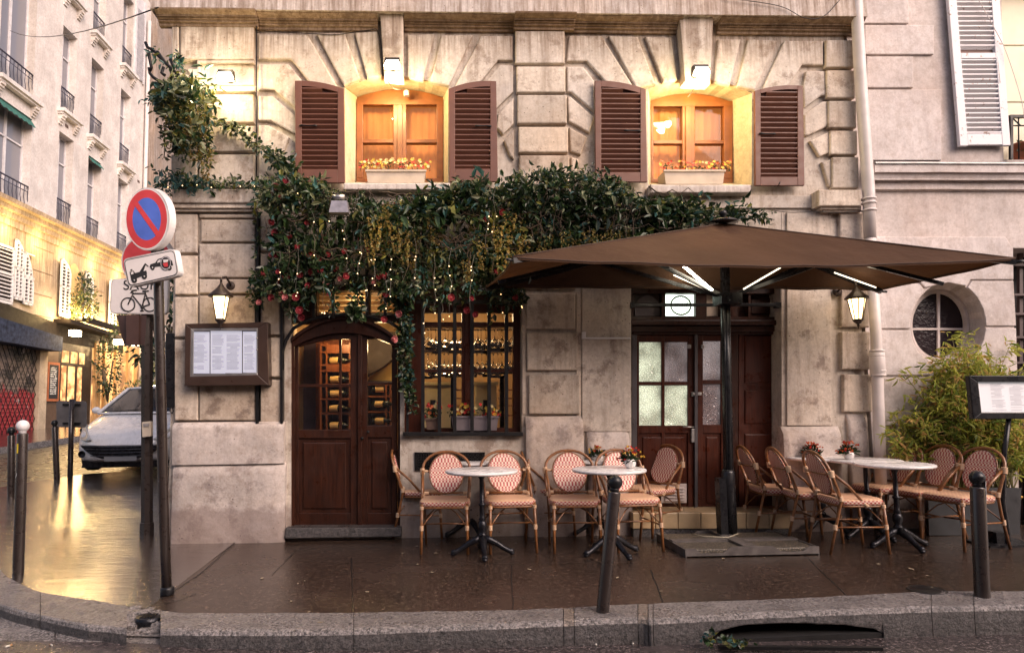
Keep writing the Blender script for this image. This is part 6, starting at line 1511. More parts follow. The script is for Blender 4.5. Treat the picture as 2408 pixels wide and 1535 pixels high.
# overhead wire
m = MB(); a, b = PL(uQ(-20), zQ(-20, 38), .05), W(372, 18, -.3); m.tube([a.lerp(b, i / 12) - Vector((0, 0, .25 * 4 * (i / 12) * (1 - i / 12))) for i in range(13)], .008, 5); tag(m.build('overhead_wire', MT['iron']), 'thin dark wire strung across the side street to the corner cornice', 'wire')
# ------------------------------------------------------------------ sign posts
def plate(poly_px, Y, th, mats, name, parent, rim=0.0, yaw=0.0):
    m = MB(); P_ = [W(x, y, Y + yaw * (x - poly_px[0][0]) / 300) for x, y in poly_px]; m.prism(P_, (0, th, 0), .002); return m.build(name, mats, parent)
def rrect(cs, r, n=5):
    out = []; k = len(cs)
    for i in range(k):
        p = Vector(cs[i]); a = (Vector(cs[i - 1]) - p).normalized(); b = (Vector(cs[(i + 1) % k]) - p).normalized()
        for j in range(n + 1):
            t_ = j / n; q0, q1 = p + a * r, p + b * r; out.append(tuple(q0 * (1 - t_) ** 2 + p * 2 * t_ * (1 - t_) + q1 * t_ ** 2))
    return out
red = mat('sign_red', (.50, .045, .05), .35, var=.15); blue = mat('sign_blue', (.07, .13, .48), .35, var=.15); sw = mat('sign_white', (.66, .62, .60), .35, var=.06); blk = mat('sign_black', (.015, .014, .014), .5)
galv = mat('worn_white_metal_edge', (.55, .52, .50), .4, .2, var=.25)
gb = G(393, 1398); YP = gb.y
sp1 = thing('sign_post', 'front leaning brown post with the blue and red no-parking disc and the tow-truck plate', 'sign post', gb)
m = MB(); tp_ = W(371, 560, YP + .02); m.tube([gb + Vector((0, 0, -.05)), W(385, 1200, YP), W(373, 680, YP + .01), tp_], .037, 14); m.build('pole', MT['brown_paint'], sp1)
m = MB(); m.lathe([(.042, 0), (.05, .005), (.05, .05), (.042, .06)], Matrix.Translation(gb), 14); m.build('pole_foot', MT['black_paint'], sp1)
Ys = YP - .06
def ellp(cx, cy, rx, ry, sh=0.0, n=48): return [(cx + rx * cos(2 * pi * i / n) , cy + ry * sin(2 * pi * i / n) + sh * rx * cos(2 * pi * i / n)) for i in range(n)]
m = MB(); m.prism([W(x, y, Ys) for x, y in ellp(347, 515, 52, 74)], (.038, .03, 0)); m.build('disc_rim', galv, sp1)
def flat(polys, Y, matl, name, parent):
    m = MB()
    for p in polys: m.add([W(x, y, Y) for x, y in p], [tuple(range(len(p)))])
    return m.build(name, matl, parent)
def ringp(cx, cy, o, i, Y, matl, name, parent, n=48):
    m = MB(); a = [W(x, y, Y) for x, y in ellp(cx, cy, *o, n=n)]; b = [W(x, y, Y) for x, y in ellp(cx, cy, *i, n=n)]; m.add(a + b, [(k, (k + 1) % n, n + (k + 1) % n, n + k) for k in range(n)]); return m.build(name, matl, parent)
ringp(345, 515, (50, 71), (48, 69), Ys - .002, sw, 'white_edge', sp1)
ringp(345, 515, (48, 69), (33.5, 50), Ys - .0022, red, 'red_ring', sp1)
flat([ellp(345, 515, 33.5, 50)], Ys - .002, blue, 'blue_field', sp1)
flat([[(313, 479), (321, 471), (380, 553), (372, 562)]], Ys - .004, red, 'red_bar', sp1)
# tow plate
oc = [(289, 609), (410, 584), (421, 648), (301, 676)]
m = MB(); m.prism([W(x, y, Ys - .05) for x, y in rrect(oc, 12)], (.03, .03, 0)); m.build('tow_plate', galv, sp1)
flat([rrect([(291, 612), (409, 588), (418, 646), (303, 673)], 11)], Ys - .0535, blk, 'plate_border', sp1)
flat([rrect([(292.5, 613.5), (408, 590), (416.5, 644.5), (304.5, 671)], 10)], Ys - .055, sw, 'plate_face', sp1)
def TP(u, v): # plate coordinates 0..1
    a = (291 + (409 - 291) * u, 612 + (588 - 612) * u); b = (303 + (418 - 303) * u, 673 + (646 - 673) * u); return (a[0] + (b[0] - a[0]) * v, a[1] + (b[1] - a[1]) * v)
T_ = lambda L_: [TP(*p) for p in L_]
Yt = Ys - .057
truck = [T_([(.07, .66), (.17, .66), (.17, .56), (.40, .56), (.40, .70), (.07, .82)]), T_([(.07, .48), (.15, .46), (.17, .56), (.17, .66), (.07, .66)]), T_([(.09, .40), (.13, .39), (.13, .45), (.09, .46)]), T_([(.26, .56), (.385, .30), (.42, .30), (.34, .56)]), T_([(.385, .30), (.40, .27), (.46, .42), (.445, .45)]),
         T_([(.47, .46), (.50, .36), (.60, .34), (.66, .22), (.80, .20), (.93, .40), (.94, .60), (.70, .52), (.50, .50)])]
flat(truck, Yt, blk, 'tow_truck_pictogram', sp1)
wh = []
for u, v, r in ((.13, .82, 6.5), (.34, .76, 6.5), (.53, .50, 5.2), (.86, .66, 5.2)):
    c = TP(u, v); wh.append(ellp(c[0], c[1], r, r * 1.12, n=20))
flat(wh, Yt - .0012, blk, 'pictogram_wheels', sp1); flat([ellp(p[0][0] - (6.5 if i < 2 else 5.2), p[0][1], 1.6, 1.7, n=10) for i, p in enumerate(wh)], Yt - .003, sw, 'wheel_hubs', sp1)
flat([T_([(.66, .27), (.78, .25), (.83, .36), (.63, .36)]), T_([(.09, .50), (.14, .49), (.14, .58), (.09, .59)])], Yt - .002, sw, 'pictogram_windows', sp1)
c = TP(.80, .44); flat([ellp(c[0], c[1], 13, 16.5)], Yt - .004, blk, 'round_sticker', sp1); ringp(c[0], c[1], (12, 15.5), (10.6, 13.6), Yt - .005, mat('sticker_white', (.45, .42, .44), .5, var=.6, vs=80), 'sticker_ring', sp1)
flat([[(c[0] - 6, c[1] - 8), (c[0] + 7, c[1] - 9), (c[0] + 5, c[1] - 3), (c[0] - 5, c[1] - 1)]], Yt - .0055, sw, 'sticker_mark', sp1); flat([[(c[0] - 7, c[1] + 1), (c[0] + 4, c[1] - 2), (c[0] + 6, c[1] + 8), (c[0] - 3, c[1] + 9)]], Yt - .0055, red, 'sticker_mark', sp1)
m = MB(); m.prism([W(x, y, YP - .015) for x, y in ((355, 585), (383, 583), (383, 600), (355, 600))], (0, .03, 0)); m.build('clamp', MT['iron'], sp1)
# rear post
g2_ = G(345, 1256); sp2 = thing('sign_post', 'rear eight-sided post with red round sign, bicycle plate, brown box and small beige box', 'sign post', g2_)
Y2_ = g2_.y
m = MB(); tpp = W(346, 560, Y2_); m.tube([g2_ + Vector((0, 0, -.03)), g2_ + Vector((0, 0, .13))], .076, 8, smooth=False); m.tube([g2_ + Vector((0, 0, .12)), tpp], .064, 8, smooth=False); m.build('pole', MT['brown_paint'], sp2)
Yq = Y2_ - .09
m = MB(); m.prism([W(x, y, Yq) for x, y in ellp(345, 614, 60, 62)], (.04, .03, 0)); m.build('disc_rim', galv, sp2)
flat([ellp(345, 614, 57, 59)], Yq - .002, red, 'red_disc', sp2); flat([rrect([(303, 606), (386, 600), (387, 621), (305, 627)], 3)], Yq - .004, sw, 'white_bar', sp2)
oc2 = [(262, 655), (396, 655), (393, 739), (258, 737)]
m = MB(); m.prism([W(x, y, Yq - .03) for x, y in rrect(oc2, 12)], (.01, .03, 0)); m.build('bicycle_plate', galv, sp2)
flat([rrect([(264, 657), (394, 657), (391, 737), (260, 735)], 11)], Yq - .032, sw, 'plate_face', sp2)
bk2 = MB(); Yk = Yq - .036
def BP(x, y): return W(x, y, Yk)
for cx in (301, 352):
    bk2.tube([BP(*p) for p in ellp(cx, 716, 16, 16, n=28)], .0075, 5, closed=True)
for a, b in (((301, 716), (313, 690)), ((313, 690), (342, 690)), ((342, 690), (334, 722)), ((334, 722), (313, 696)), ((334, 722), (352, 716)), ((352, 716), (342, 690)), ((313, 690), (311, 683)), ((311, 683), (322, 682)), ((311, 683), (308, 689)), ((342, 690), (341, 685)), ((335, 685), (350, 684)), ((334, 722), (334, 732)), ((330, 731), (338, 731))): bk2.tube([BP(*a), BP(*b)], .008, 5)
bk2.ball(BP(334, 722), .018, 8); bk2.build('bicycle_pictogram', blk, sp2)
def text(body, size, loc, matl, name, parent, rz=0, ext=.001):
    cu = bpy.data.curves.new(name, 'FONT'); cu.body = body; cu.size = size; cu.extrude = ext; cu.align_x = 'CENTER'; to = bpy.data.objects.new(name, cu); COL.objects.link(to)
    to.rotation_euler = (pi / 2, 0, rz); to.location = loc; bpy.context.view_layer.update(); dg = bpy.context.evaluated_depsgraph_get()
    me = bpy.data.meshes.new_from_object(to.evaluated_get(dg)); mw = to.matrix_world.copy(); me.transform(mw); bpy.data.objects.remove(to); me.materials.clear(); me.materials.append(matl)
    o = bpy.data.objects.new(name, me); COL.objects.link(o); adopt(o, parent); return o
tx = text('SAUF', .155, W(328, 681, Yk), blk, 'writing', sp2)
for v_ in tx.data.vertices: pass
m = MB(); m.hexa([W(274, 741, Yk + .02), W(345, 741, Yk - .06), W(345, 741, Y2_ + .1), W(300, 741, Y2_ + .1)], [W(290, 808, Yk + .02), W(340, 812, Yk - .06), W(340, 812, Y2_ + .1), W(300, 812, Y2_ + .1)]); m.hexa([W(296, 740, Yk - .061), W(327, 740, Yk - .061), W(327, 740, Yk), W(296, 740, Yk)], [W(297, 810, Yk - .061), W(326, 812, Yk - .061), W(326, 812, Yk), W(297, 810, Yk)]); m.build('brown_box', mat('brown_signal_box', (.065, .035, .028), .4, bump=.2), sp2)
m = MB(); bx = [(333, 992), (354, 990), (354, 1026), (334, 1028)]; m.prism([W(x, y, Y2_ - .13) for x, y in rrect(bx, 3)], (0, .06, 0), .006); m.prism([W(x, y, Y2_ - .14) for x, y in ((336, 996), (351, 995), (349, 1003), (338, 1003))], (0, .02, 0), .004, 1); m.build('beige_box', [mat('beige_plastic', (.58, .50, .40), .4), mat('grey_button', (.3, .28, .27), .4)], sp2)
# black narrow box on the building corner
bb_ = thing('corner_box', 'tall narrow black box hanging beside the building corner with a loop of cable', 'box', W(399, 955, .1))
m = MB(); m.prism([W(x, y, -.02) for x, y in ((389, 783), (409, 783), (410, 958), (390, 958))], (0, .35, 0), .006); m.build('case', MT['black_paint'], bb_)
m = MB(); m.tube([W(x, y, -.03) for x, y in ((398, 958), (400, 967), (405, 972), (408, 966), (406, 958))], .006, 5); m.build('cable_loop', MT['iron'], bb_)
# sign seen from behind
gs_ = G(165, 1128); sb_ = thing('sign_post', 'small post with a square grey sign plate seen from behind on the corner pavement', 'sign post', gs_)
m = MB(); m.tube([gs_ + Vector((0, 0, -.05)), W(169, 938, gs_.y)], .042, 10); m.build('pole', MT['brown_paint'], sb_)
m = MB(); m.prism([W(x, y, gs_.y + .09) for x, y in rrect([(132, 942), (204, 943), (203, 1005), (133, 1004)], 8)], (0, .012, 0), .002); m.build('sign_plate', mat('grey_sign_back', (.17, .155, .15), .45, .5, var=.2), sb_)
m = MB()
for y in (951, 995): m.bar(W(148, y, gs_.y + .07), W(188, y, gs_.y + .07), .03, .03)
m.build('bracket', MT['iron'], sb_)
# ------------------------------------------------------------------ silver car
gc_ = G(318, 1106); car = thing('parked_car', 'silver hatchback facing the corner, parked on the cobbled side street', 'car', gc_ )
cx0 = W(309, 1050, gc_.y).x; zb_ = gz(gc_.x, gc_.y + .6) - .085
MC = Matrix.Translation((cx0, gc_.y - .35, zb_)) @ Matrix.Rotation(radians(4), 4, 'Z') @ Matrix.Rotation(radians(3.0), 4, 'X')
def cp_(x, y, z): return MC @ Vector((x, y, z))
# stations front to back: y, z bottom, z belt(top of side), half width, crown z
paint = mat('silver_car_paint', (.86, .85, .85), .28, .08, var=.04, Coat_Weight=.9, Coat_Roughness=.05)
S = [(-.02, .26, .50, .46, .52), (.04, .22, .60, .66, .64), (.14, .19, .68, .78, .73), (.32, .17, .74, .845, .80), (.62, .17, .82, .865, .90), (.95, .18, .90, .87, 1.00), (1.25, .2, .95, .87, 1.05), (2.0, .22, .97, .87, 1.07), (3.2, .22, .98, .86, 1.08), (3.85, .26, .95, .80, 1.0), (4.0, .35, .8, .7, .84)]
m = MB(); nseg = 13; vs = []
for y, zb, zs_, hw_, zc in S:
    half = [(0.0, zb), (hw_ * .80, zb), (hw_ * .97, zb + .07), (hw_, (zb + zs_) * .5), (hw_ * .975, zs_ - .04), (hw_ * .90, zs_ + (zc - zs_) * .30), (hw_ * .55, zs_ + (zc - zs_) * .8), (0.0, zc)]
    ring_ = [(x, z) for x, z in half] + [(-x, z) for x, z in reversed(half[1:-1])]
    for x, z in ring_: vs.append(cp_(x, y + (.10 * (abs(x) / .87) ** 3 if y < .3 else 0), z))
k = 14
m.add(vs, [(i * k + j, i * k + (j + 1) % k, (i + 1) * k + (j + 1) % k, (i + 1) * k + j) for i in range(len(S) - 1) for j in range(k)], True); m.add(vs[:k], [tuple(range(k))], False)
body = m.build('body', paint, car)
sbm = body.modifiers.new('s', 'SUBSURF'); sbm.levels = 1; sbm.render_levels = 2
ck = mat('car_glass', (.03, .03, .035), .05, Specular_IOR_Level=.3)
m = MB()   # greenhouse: pillars+roof in paint, glass panes
base_ = [(-.80, 1.00, 1.02), (.80, 1.00, 1.02), (.78, 3.6, 1.06), (-.78, 3.6, 1.06)]; roof_ = [(-.56, 1.95, 1.46), (.56, 1.95, 1.46), (.56, 3.2, 1.46), (-.56, 3.2, 1.46)]
def curve_ws(n=10, in_=0.0):
    lo = []; hi = []
    for i in range(n + 1):
        t_ = -1 + 2 * i / n; lo.append(cp_((.80 - in_) * t_, .86 + .22 * t_ * t_ + in_ * .3, 1.00 - .02 * t_ * t_ + in_ * .3)); hi.append(cp_((.585 - in_ * .9) * t_, 1.86 + .10 * t_ * t_ - in_ * .8, 1.425 - .02 * t_ * t_ - in_ * .4))
    return lo, hi
lo, hi = curve_ws(); n = 10
m2 = MB(); m2.tube(hi, .03, 6); m2.tube(lo, .02, 6)
for q_ in (0, n): m2.bar(lo[q_], hi[q_], .07, .05)
roofb = [cp_(.585 * (-1 + 2 * i / n), 3.3, 1.42) for i in range(n + 1)]; roofm = [cp_(.60 * (-1 + 2 * i / n), 2.5, 1.475 - .05 * (-1 + 2 * i / n) ** 2) for i in range(n + 1)]
m2.add(hi + roofm + roofb, [(i, i + 1, n + 2 + i, n + 1 + i) for i in range(n)] + [(n + 1 + i, n + 2 + i, 2 * n + 3 + i, 2 * n + 2 + i) for i in range(n)], True)
for s_, idx in ((-1, 0), (1, n)):
    m2.quad(lo[idx], hi[idx], roofb[idx], cp_(s_ * .80, 3.75, 1.0)); m2.quad(lo[idx], hi[idx], hi[idx] + Vector((0, .02, 0)), lo[idx] + Vector((0, .02, 0)))
m2.quad(roofb[0], roofb[n], cp_(.80, 3.75, 1.0), cp_(-.80, 3.75, 1.0)); m2.build('roof_and_pillars', paint, car)
lo, hi = curve_ws(10, .0); m2 = MB(); off_ = (MC.to_3x3() @ Vector((0, -.005, .0))); m2.add([p + off_ for p in lo + hi], [(i, i + 1, n + 2 + i, n + 1 + i) for i in range(n)], True); m2.build('windscreen', ck, car)
m2 = MB()
for s_ in (-1, 1): m2.add([cp_(s_ * .815, 1.25, 1.03), cp_(s_ * .62, 1.98, 1.39), cp_(s_ * .62, 3.1, 1.39), cp_(s_ * .82, 3.3, 1.05)], [(0, 1, 2, 3)])
m2.build('side_windows', ck, car)
m2 = MB()
for (a, b) in (((-.55, .86), (-.05, .93)), ((.0, .85), (.55, .95))): m2.tube([cp_(a[0], a[1] + .03, 1.02), cp_(b[0], b[1] + .0, 1.05)], .008, 5)
m2.build('wipers', MT['black_paint'], car)
def on_front(x, z, out=.0):     # approximate front surface
    for (y0, b0, s0, h0, c0_), (y1, b1, s1, h1, c1_) in zip(S, S[1:]):
        pass
    yy = .02 + .10 * (abs(x) / .80) ** 2.2 + max(0, z - .52) * .55 + max(0, .30 - z) * .25; return cp_(x, yy - .045 - out, z)
def smile(w_, z0, z1, curve, n=18, endk=.5):
    top_ = []; bt_ = []
    for i in range(n + 1):
        t_ = -1 + 2 * i / n; e = (1 - abs(t_) ** 3); zt_ = z1 - curve * 0 * t_ * t_ + curve * t_ * t_ * .2; zb2 = z0 + (z1 - z0) * (1 - e) * .9 + curve * t_ * t_ * .2
        top_.append((w_ * t_, zt_)); bt_.append((w_ * t_, zb2))
    return top_, bt_
tp2, bt2 = smile(.66, .27, .505, .05); m2 = MB(); n = 18; P_ = [on_front(x, z, .03) for x, z in tp2] + [on_front(x, z, .03) for x, z in bt2]; m2.add(P_, [(i, i + 1, n + 2 + i, n + 1 + i) for i in range(n)], True); m2.build('grille', MT['black_paint'], car)
m2 = MB()
for zz_ in (.33, .385, .44, .485): m2.tube([on_front(.62 * (1 - (.5 - zz_) * 1.2) * t_ / 8, zz_ + .01 * (t_ / 8) ** 2, .042) for t_ in range(-8, 9)], .007, 5)
m2.build('grille_bars', mat('dark_chrome', (.12, .12, .13), .25, .8), car)
m2 = MB(); m2.tube([on_front(x, z, .036) for x, z in tp2], .010, 6); m2.build('grille_trim', MT['steel'], car)
m2 = MB(); m2.quad(on_front(-.26, .245, .045), on_front(.26, .245, .045), on_front(.26, .325, .05), on_front(-.26, .325, .05)); m2.build('number_plate', mat('grey_plate', (.35, .36, .38), .4), car)
for s_ in (-1, 1):
    m2 = MB(); hp_ = [(.50, .60), (.60, .575), (.72, .60), (.79, .68), (.815, .79), (.78, .84), (.70, .78), (.58, .67)]
    def hl(x, z, o): return cp_(s_ * x, .06 + .26 * ((x - .45) / .37) ** 2 + (z - .58) * .95 - o, z)
    m2.prism([hl(x, z, .075) for x, z in hp_], MC.to_3x3() @ Vector((0, .12, -.02)), .01); m2.build('headlight', mat('headlight_lens', (.58, .57, .52), .12, .2, Coat_Weight=1.0), car)
    m2 = MB(); m2.lathe([(.001, 0), (.045, 0), (.055, .012), (.06, .01)], Matrix.Translation(on_front(s_ * .66, .36, -.01)) @ MC.to_3x3().to_4x4() @ Matrix.Rotation(pi / 2, 4, 'X'), 14); m2.build('fog_light', MT['black_paint'], car)
    m2 = MB(); m2.ball(cp_(s_ * .925, 1.28, 1.03), .085, 12, 0, (1, .6, .75)); m2.bar(cp_(s_ * .80, 1.3, 1.0), cp_(s_ * .92, 1.28, 1.0), .05, .03); m2.build('wing_mirror', paint, car)
    for yy in (.78, 3.2):
        m2 = MB(); M_ = Matrix.Translation(cp_(s_ * .76, yy, .30)) @ MC.to_3x3().to_4x4() @ Matrix.Rotation(pi / 2, 4, 'Y'); m2.lathe([(.18, -.09), (.29, -.10), (.31, -.07), (.31, .07), (.29, .10), (.18, .09)], M_, 24); w_ = m2.build('wheel', mat('tyre', (.015, .015, .015), .7), car)
        m2 = MB(); m2.lathe([(.001, .07 * s_), (.19, .08 * s_), (.19, .02 * s_)], M_, 20); m2.build('rim', MT['steel'], w_)
m2 = MB(); m2.box(0, 0, 0, 1, 1, 1); m2 = MB(); m2.hexa([cp_(-.7, .12, .12), cp_(.7, .12, .12), cp_(.7, 3.6, .16), cp_(-.7, 3.6, .16)], [cp_(-.66, .12, .24), cp_(.66, .12, .24), cp_(.66, 3.6, .3), cp_(-.66, 3.6, .3)]); m2.build('underbody', MT['black_paint'], car)
# ------------------------------------------------------------------ garlands: real leaves, stems and flowers
LV = MT['leafs']
WT = {'dark': (5, 4, .5, .5, .2), 'mix': (4, 5, 2.2, 1.2, 1.0), 'var': (3, 3, 4, 1, 1), 'blue': (1, 2, 1.2, 6, .4), 'gold': (1.5, 4, 1.5, .6, 4)}
def pick(k): return random.choices(range(5), WT[k])[0]
def inpoly(p, poly):
    c = False; j = len(poly) - 1
    for i in range(len(poly)):
        (xi, yi), (xj, yj) = poly[i], poly[j]
        if (yi > p[1]) != (yj > p[1]) and p[0] < (xj - xi) * (p[1] - yi) / (yj - yi) + xi: c = not c
        j = i
    return c
def sprig(m, c, d, n, ls, kind, w=.42, matf=None):
    """a twig with n leaves in direction d"""
    d = d.normalized(); step = ls * .42; p = Vector(c); side = d.orthogonal().normalized()
    for i in range(n):
        side = (Matrix.Rotation(2.3 + U(-.4, .4), 3, d) @ side); dd = (side * .9 + d * .55 + Vector((0, -.15, 0))).normalized()
        leaf_(m, p, ls * U(.7, 1.15), pick(kind), dd, w * U(.85, 1.2), U(.1, .5)); p = p + d * step; d = (d + Vector((U(-.2, .2), U(-.15, .1), U(-.25, .12)))).normalized()
def fill(m, poly, n, Ya, Yb, ls, kind, dens=None, down=.3, w=.42, k=(3, 6)):
    n = int(n * 1.6); xs_ = [p[0] for p in poly]; ys_ = [p[1] for p in poly]; c = 0; tries = 0
    while c < n and tries < n * 30:
        tries += 1; x, y = U(min(xs_), max(xs_)), U(min(ys_), max(ys_))
        if not inpoly((x, y), poly): continue
        q = noise.noise(Vector((x / 38., y / 38., 3.3)))
        if dens and R() > dens + q * 1.6: continue
        c += 1; t_ = R() ** .8; Y = Ya + (Yb - Ya) * t_
        d = Vector((U(-1, 1), U(-1, .1), U(-1, .8) - down)); kd = kind if not callable(kind) else kind(x, y)
        sprig(m, W(x, y, Y), d, random.randint(*k), ls * random.choice((.5, .65, .8, 1.0, 1.2, 1.7)), kd, w)
def strand(m, pts, Y, rad, n, ls, kind, stem=None, w=.5):
    P_ = [W(x, y, Y + U(-.03, .03)) for x, y in pts]; cum = [0]
    for a, b in zip(P_, P_[1:]): cum.append(cum[-1] + (b - a).length)
    for i in range(n):
        s_ = U(0, cum[-1]); j = max(k for k in range(len(cum)) if cum[k] <= s_ + 1e-9); j = min(j, len(P_) - 2); t_ = (s_ - cum[j]) / max(1e-6, cum[j + 1] - cum[j]); c = P_[j].lerp(P_[j + 1], t_)
        d = Vector((U(-1, 1), U(-1, .3), U(-1, .7))).normalized(); leaf_(m, c + d * rad * R(), ls * U(.7, 1.2), pick(kind), d, w, U(.1, .5))
    if stem is not None: stem.tube(P_, .005, 5)
def woody(m, x0, x1, ya, yb, n, Y):
    for i in range(n):
        xa = U(x0, x1); L_ = U(60, 170); y = U(ya, yb); pts = [W(xa + L_ * k / 7, y + 14 * noise.noise(Vector((xa * .1, k * .7, 2))) + k * U(-2, 4), Y + .04 * noise.noise(Vector((xa, k * .9, 5)))) for k in range(8)]
        m.tube(pts, [.009, .008, .007, .006, .005, .004, .003, .002], 5)
    for i in range(n * 2):
        x = U(x0, x1); y = U(ya, yb); m.tube([W(x + U(-3, 3) * k, y + k * U(8, 16), Y + U(-.03, .02)) for k in range(6)], [.005, .0045, .004, .0035, .003, .0015], 4)
def rose_mesh(r=.036):
    m = MB(); c = Vector((0, 0, 0))
    for lay in range(4):
        rr = r * (.35 + .22 * lay); nn = 4 + lay * 2
        for i in range(nn):
            a = 2 * pi * (i + .5 * lay) / nn; tl = .25 + .28 * lay; d = Vector((cos(a) * sin(tl), -cos(tl), sin(a) * sin(tl)))
            t1 = Vector((-sin(a), 0, cos(a))); q = d * rr; e = rr * .55; u_ = d.cross(t1)
            m.add([q * .45, q + t1 * e - d * .004, q * 1.12 + u_ * e * .4, q - t1 * e - d * .004], [(0, 1, 2, 3)], True, 0)
    m.ball(c, r * .62, 8, 0); return m
rose_m = [None, None]
def roses(parent, pts, matl, k=0, Y=-.42):
    for x, y in pts:
        if rose_m[k] is None:
            o = rose_mesh().build('rose', matl, parent); rose_m[k] = o.data; o.location = W(x, y, Y + U(-.06, .1))
        else:
            o = bpy.data.objects.new('rose', rose_m[k]); COL.objects.link(o); adopt(o, parent); o.location = W(x, y, Y + U(-.06, .1))
        o.scale = (U(.75, 1.2),) * 3; o.rotation_euler = (U(-.5, .5), U(0, 3), U(-.5, .5))
clus = [None]
def clusters(parent, pts, Y=-.54):
    for x, y, h in pts:
        if clus[0] is None:
            m = MB()
            for i in range(90):
                z = -R() * .30; r_ = (.045 * (1 + z / .34) + .008); a = U(0, 2 * pi); c = Vector((cos(a) * r_, sin(a) * r_, z)); d = Vector((cos(a), sin(a), -.4 + U(-.3, .3))).normalized()
                for q in range(2): leaf_(m, c, U(.014, .026), random.choice((0, 0, 1, 2)), (d + Vector((U(-.5, .5), U(-.5, .5), U(-.5, .5)))).normalized(), .8, .3)
            o = m.build('blossom_cluster', [MT['cluster_gold'], MT['cluster_pale'], MT['leafs'][4]], parent); clus[0] = o.data
        else: o = bpy.data.objects.new('blossom_cluster', clus[0]); COL.objects.link(o); adopt(o, parent)
        o.location = W(x, y, Y + U(-.05, .12)); s_ = h / 66.; o.scale = (s_, s_, s_); o.rotation_euler = (U(-.1, .1), U(-.1, .1), U(0, 6))
# 1 rose garland
ga = thing('rose_garland', 'dark leafy garland with red roses over the arched door', 'garland', W(780, 560, -.2))
m = MB(); stm = MB()
fill(m, [(612, 430), (650, 395), (690, 428), (800, 440), (830, 470), (880, 478), (950, 500), (960, 600), (900, 640), (820, 610), (760, 650), (700, 640), (660, 600), (630, 560), (640, 500)], 520, -.50, -.12, .062, lambda x, y: 'mix' if y < 470 or R() < .15 else 'dark', .75)
fill(m, [(610, 440), (700, 425), (780, 445), (770, 480), (640, 490), (608, 470)], 170, -.52, -.3, .055, 'var')
fill(m, [(600, 640), (700, 590), (770, 620), (760, 680), (690, 700), (610, 690)], 150, -.48, -.15, .060, lambda x, y: 'var' if R() < .3 else 'dark', .8)
fill(m, [(820, 600), (960, 600), (960, 700), (900, 680), (830, 660)], 90, -.45, -.1, .055, 'dark', .7)
strand(m, [(600, 470), (604, 520), (612, 560), (607, 600)], -.15, .05, 60, .05, 'mix', stm); strand(m, [(603, 640), (598, 680), (605, 715)], -.2, .06, 60, .055, 'mix', stm)
strand(m, [(668, 640), (680, 700), (690, 745)], -.25, .10, 150, .06, 'mix', stm); strand(m, [(712, 640), (720, 690), (706, 735)], -.3, .07, 90, .055, 'dark', stm)
strand(m, [(783, 640), (786, 700), (784, 742)], -.3, .05, 90, .05, 'dark', stm); strand(m, [(905, 600), (903, 680), (905, 735)], -.3, .06, 110, .05, 'dark', stm)
strand(m, [(833, 650), (836, 700), (834, 740)], -.28, .07, 110, .06, 'dark', stm); strand(m, [(835, 728), (836, 745)], -.36, .06, 50, .075, 'mix', None, .9)
strand(m, [(690, 600), (650, 620), (615, 650)], -.4, .05, 70, .05, 'var', stm)
woody(stm, 620, 880, 440, 620, 16, -.47); m.build('leaves', LV, ga); 
stm.build('stems', MT['twig'], ga)
roses(ga, [(700, 584), (773, 599), (752, 634), (811, 592), (792, 636), (733, 640), (705, 645), (672, 652), (658, 660), (682, 556), (724, 524), (700, 470), (690, 455), (663, 462), (648, 548), (860, 590), (812, 650), (725, 672), (775, 690), (902, 650), (892, 650), (697, 698), (705, 730), (663, 690), (620, 645), (652, 600), (730, 600), (846, 560), (782, 500), (760, 560), (650, 505), (636, 524), (640, 700), (710, 745), (903, 752), (655, 640), (672, 425), (740, 492), (905, 690), (748, 610)], MT['rose'])
roses(ga, [(610, 712), (672, 700), (800, 655), (940, 737), (925, 798), (899, 650), (880, 665), (768, 664), (640, 600), (650, 440), (640, 452), (735, 455)], MT['rose_pink'], 1)
# 2 yellow blossom garland in the middle
gb_ = thing('blossom_garland', 'green garland with hanging golden blossoms and bluish leaves over the barred window', 'garland', W(1060, 540, -.2))
m = MB(); stm = MB()
fill(m, [(850, 490), (900, 478), (980, 468), (1060, 440), (1100, 430), (1180, 440), (1235, 430), (1240, 640), (1180, 640), (1120, 600), (1040, 620), (980, 590), (900, 600), (870, 560)], 640, -.52, -.1, .058, lambda x, y: 'gold' if R() < .35 else ('blue' if 1040 < x < 1150 and R() < .45 else 'mix'), .85)
fill(m, [(940, 470), (1010, 455), (1100, 430), (1150, 450), (1130, 500), (960, 510)], 130, -.54, -.35, .085, 'mix', w=.36)
for x, y0, y1, kd in [q_ for q_ in ((990, 600, 690, 'blue'), (1040, 590, 700, 'mix'), (1105, 590, 690, 'blue'), (1135, 580, 680, 'dark'), (1180, 600, 720, 'mix'), (1225, 600, 720, 'mix'), (950, 600, 690, 'mix'), (1065, 600, 680, 'dark'), (1210, 560, 700, 'gold'), (1150, 600, 690, 'dark'))]:
    strand(m, [(x, y0), (x + U(-8, 8), (y0 + y1) / 2), (x + U(-6, 6), y1)], -.32 if x < 1130 else -.18, .08, 100, .052, kd, stm)
fill(m, [(940, 600), (1230, 590), (1230, 720), (940, 700)], 170, -.26, -.08, .052, lambda x, y: 'dark' if R() < .7 else 'mix', .6)
woody(stm, 880, 1180, 450, 600, 16, -.50); m.build('leaves', LV, gb_); stm.build('stems', MT['twig'], gb_)
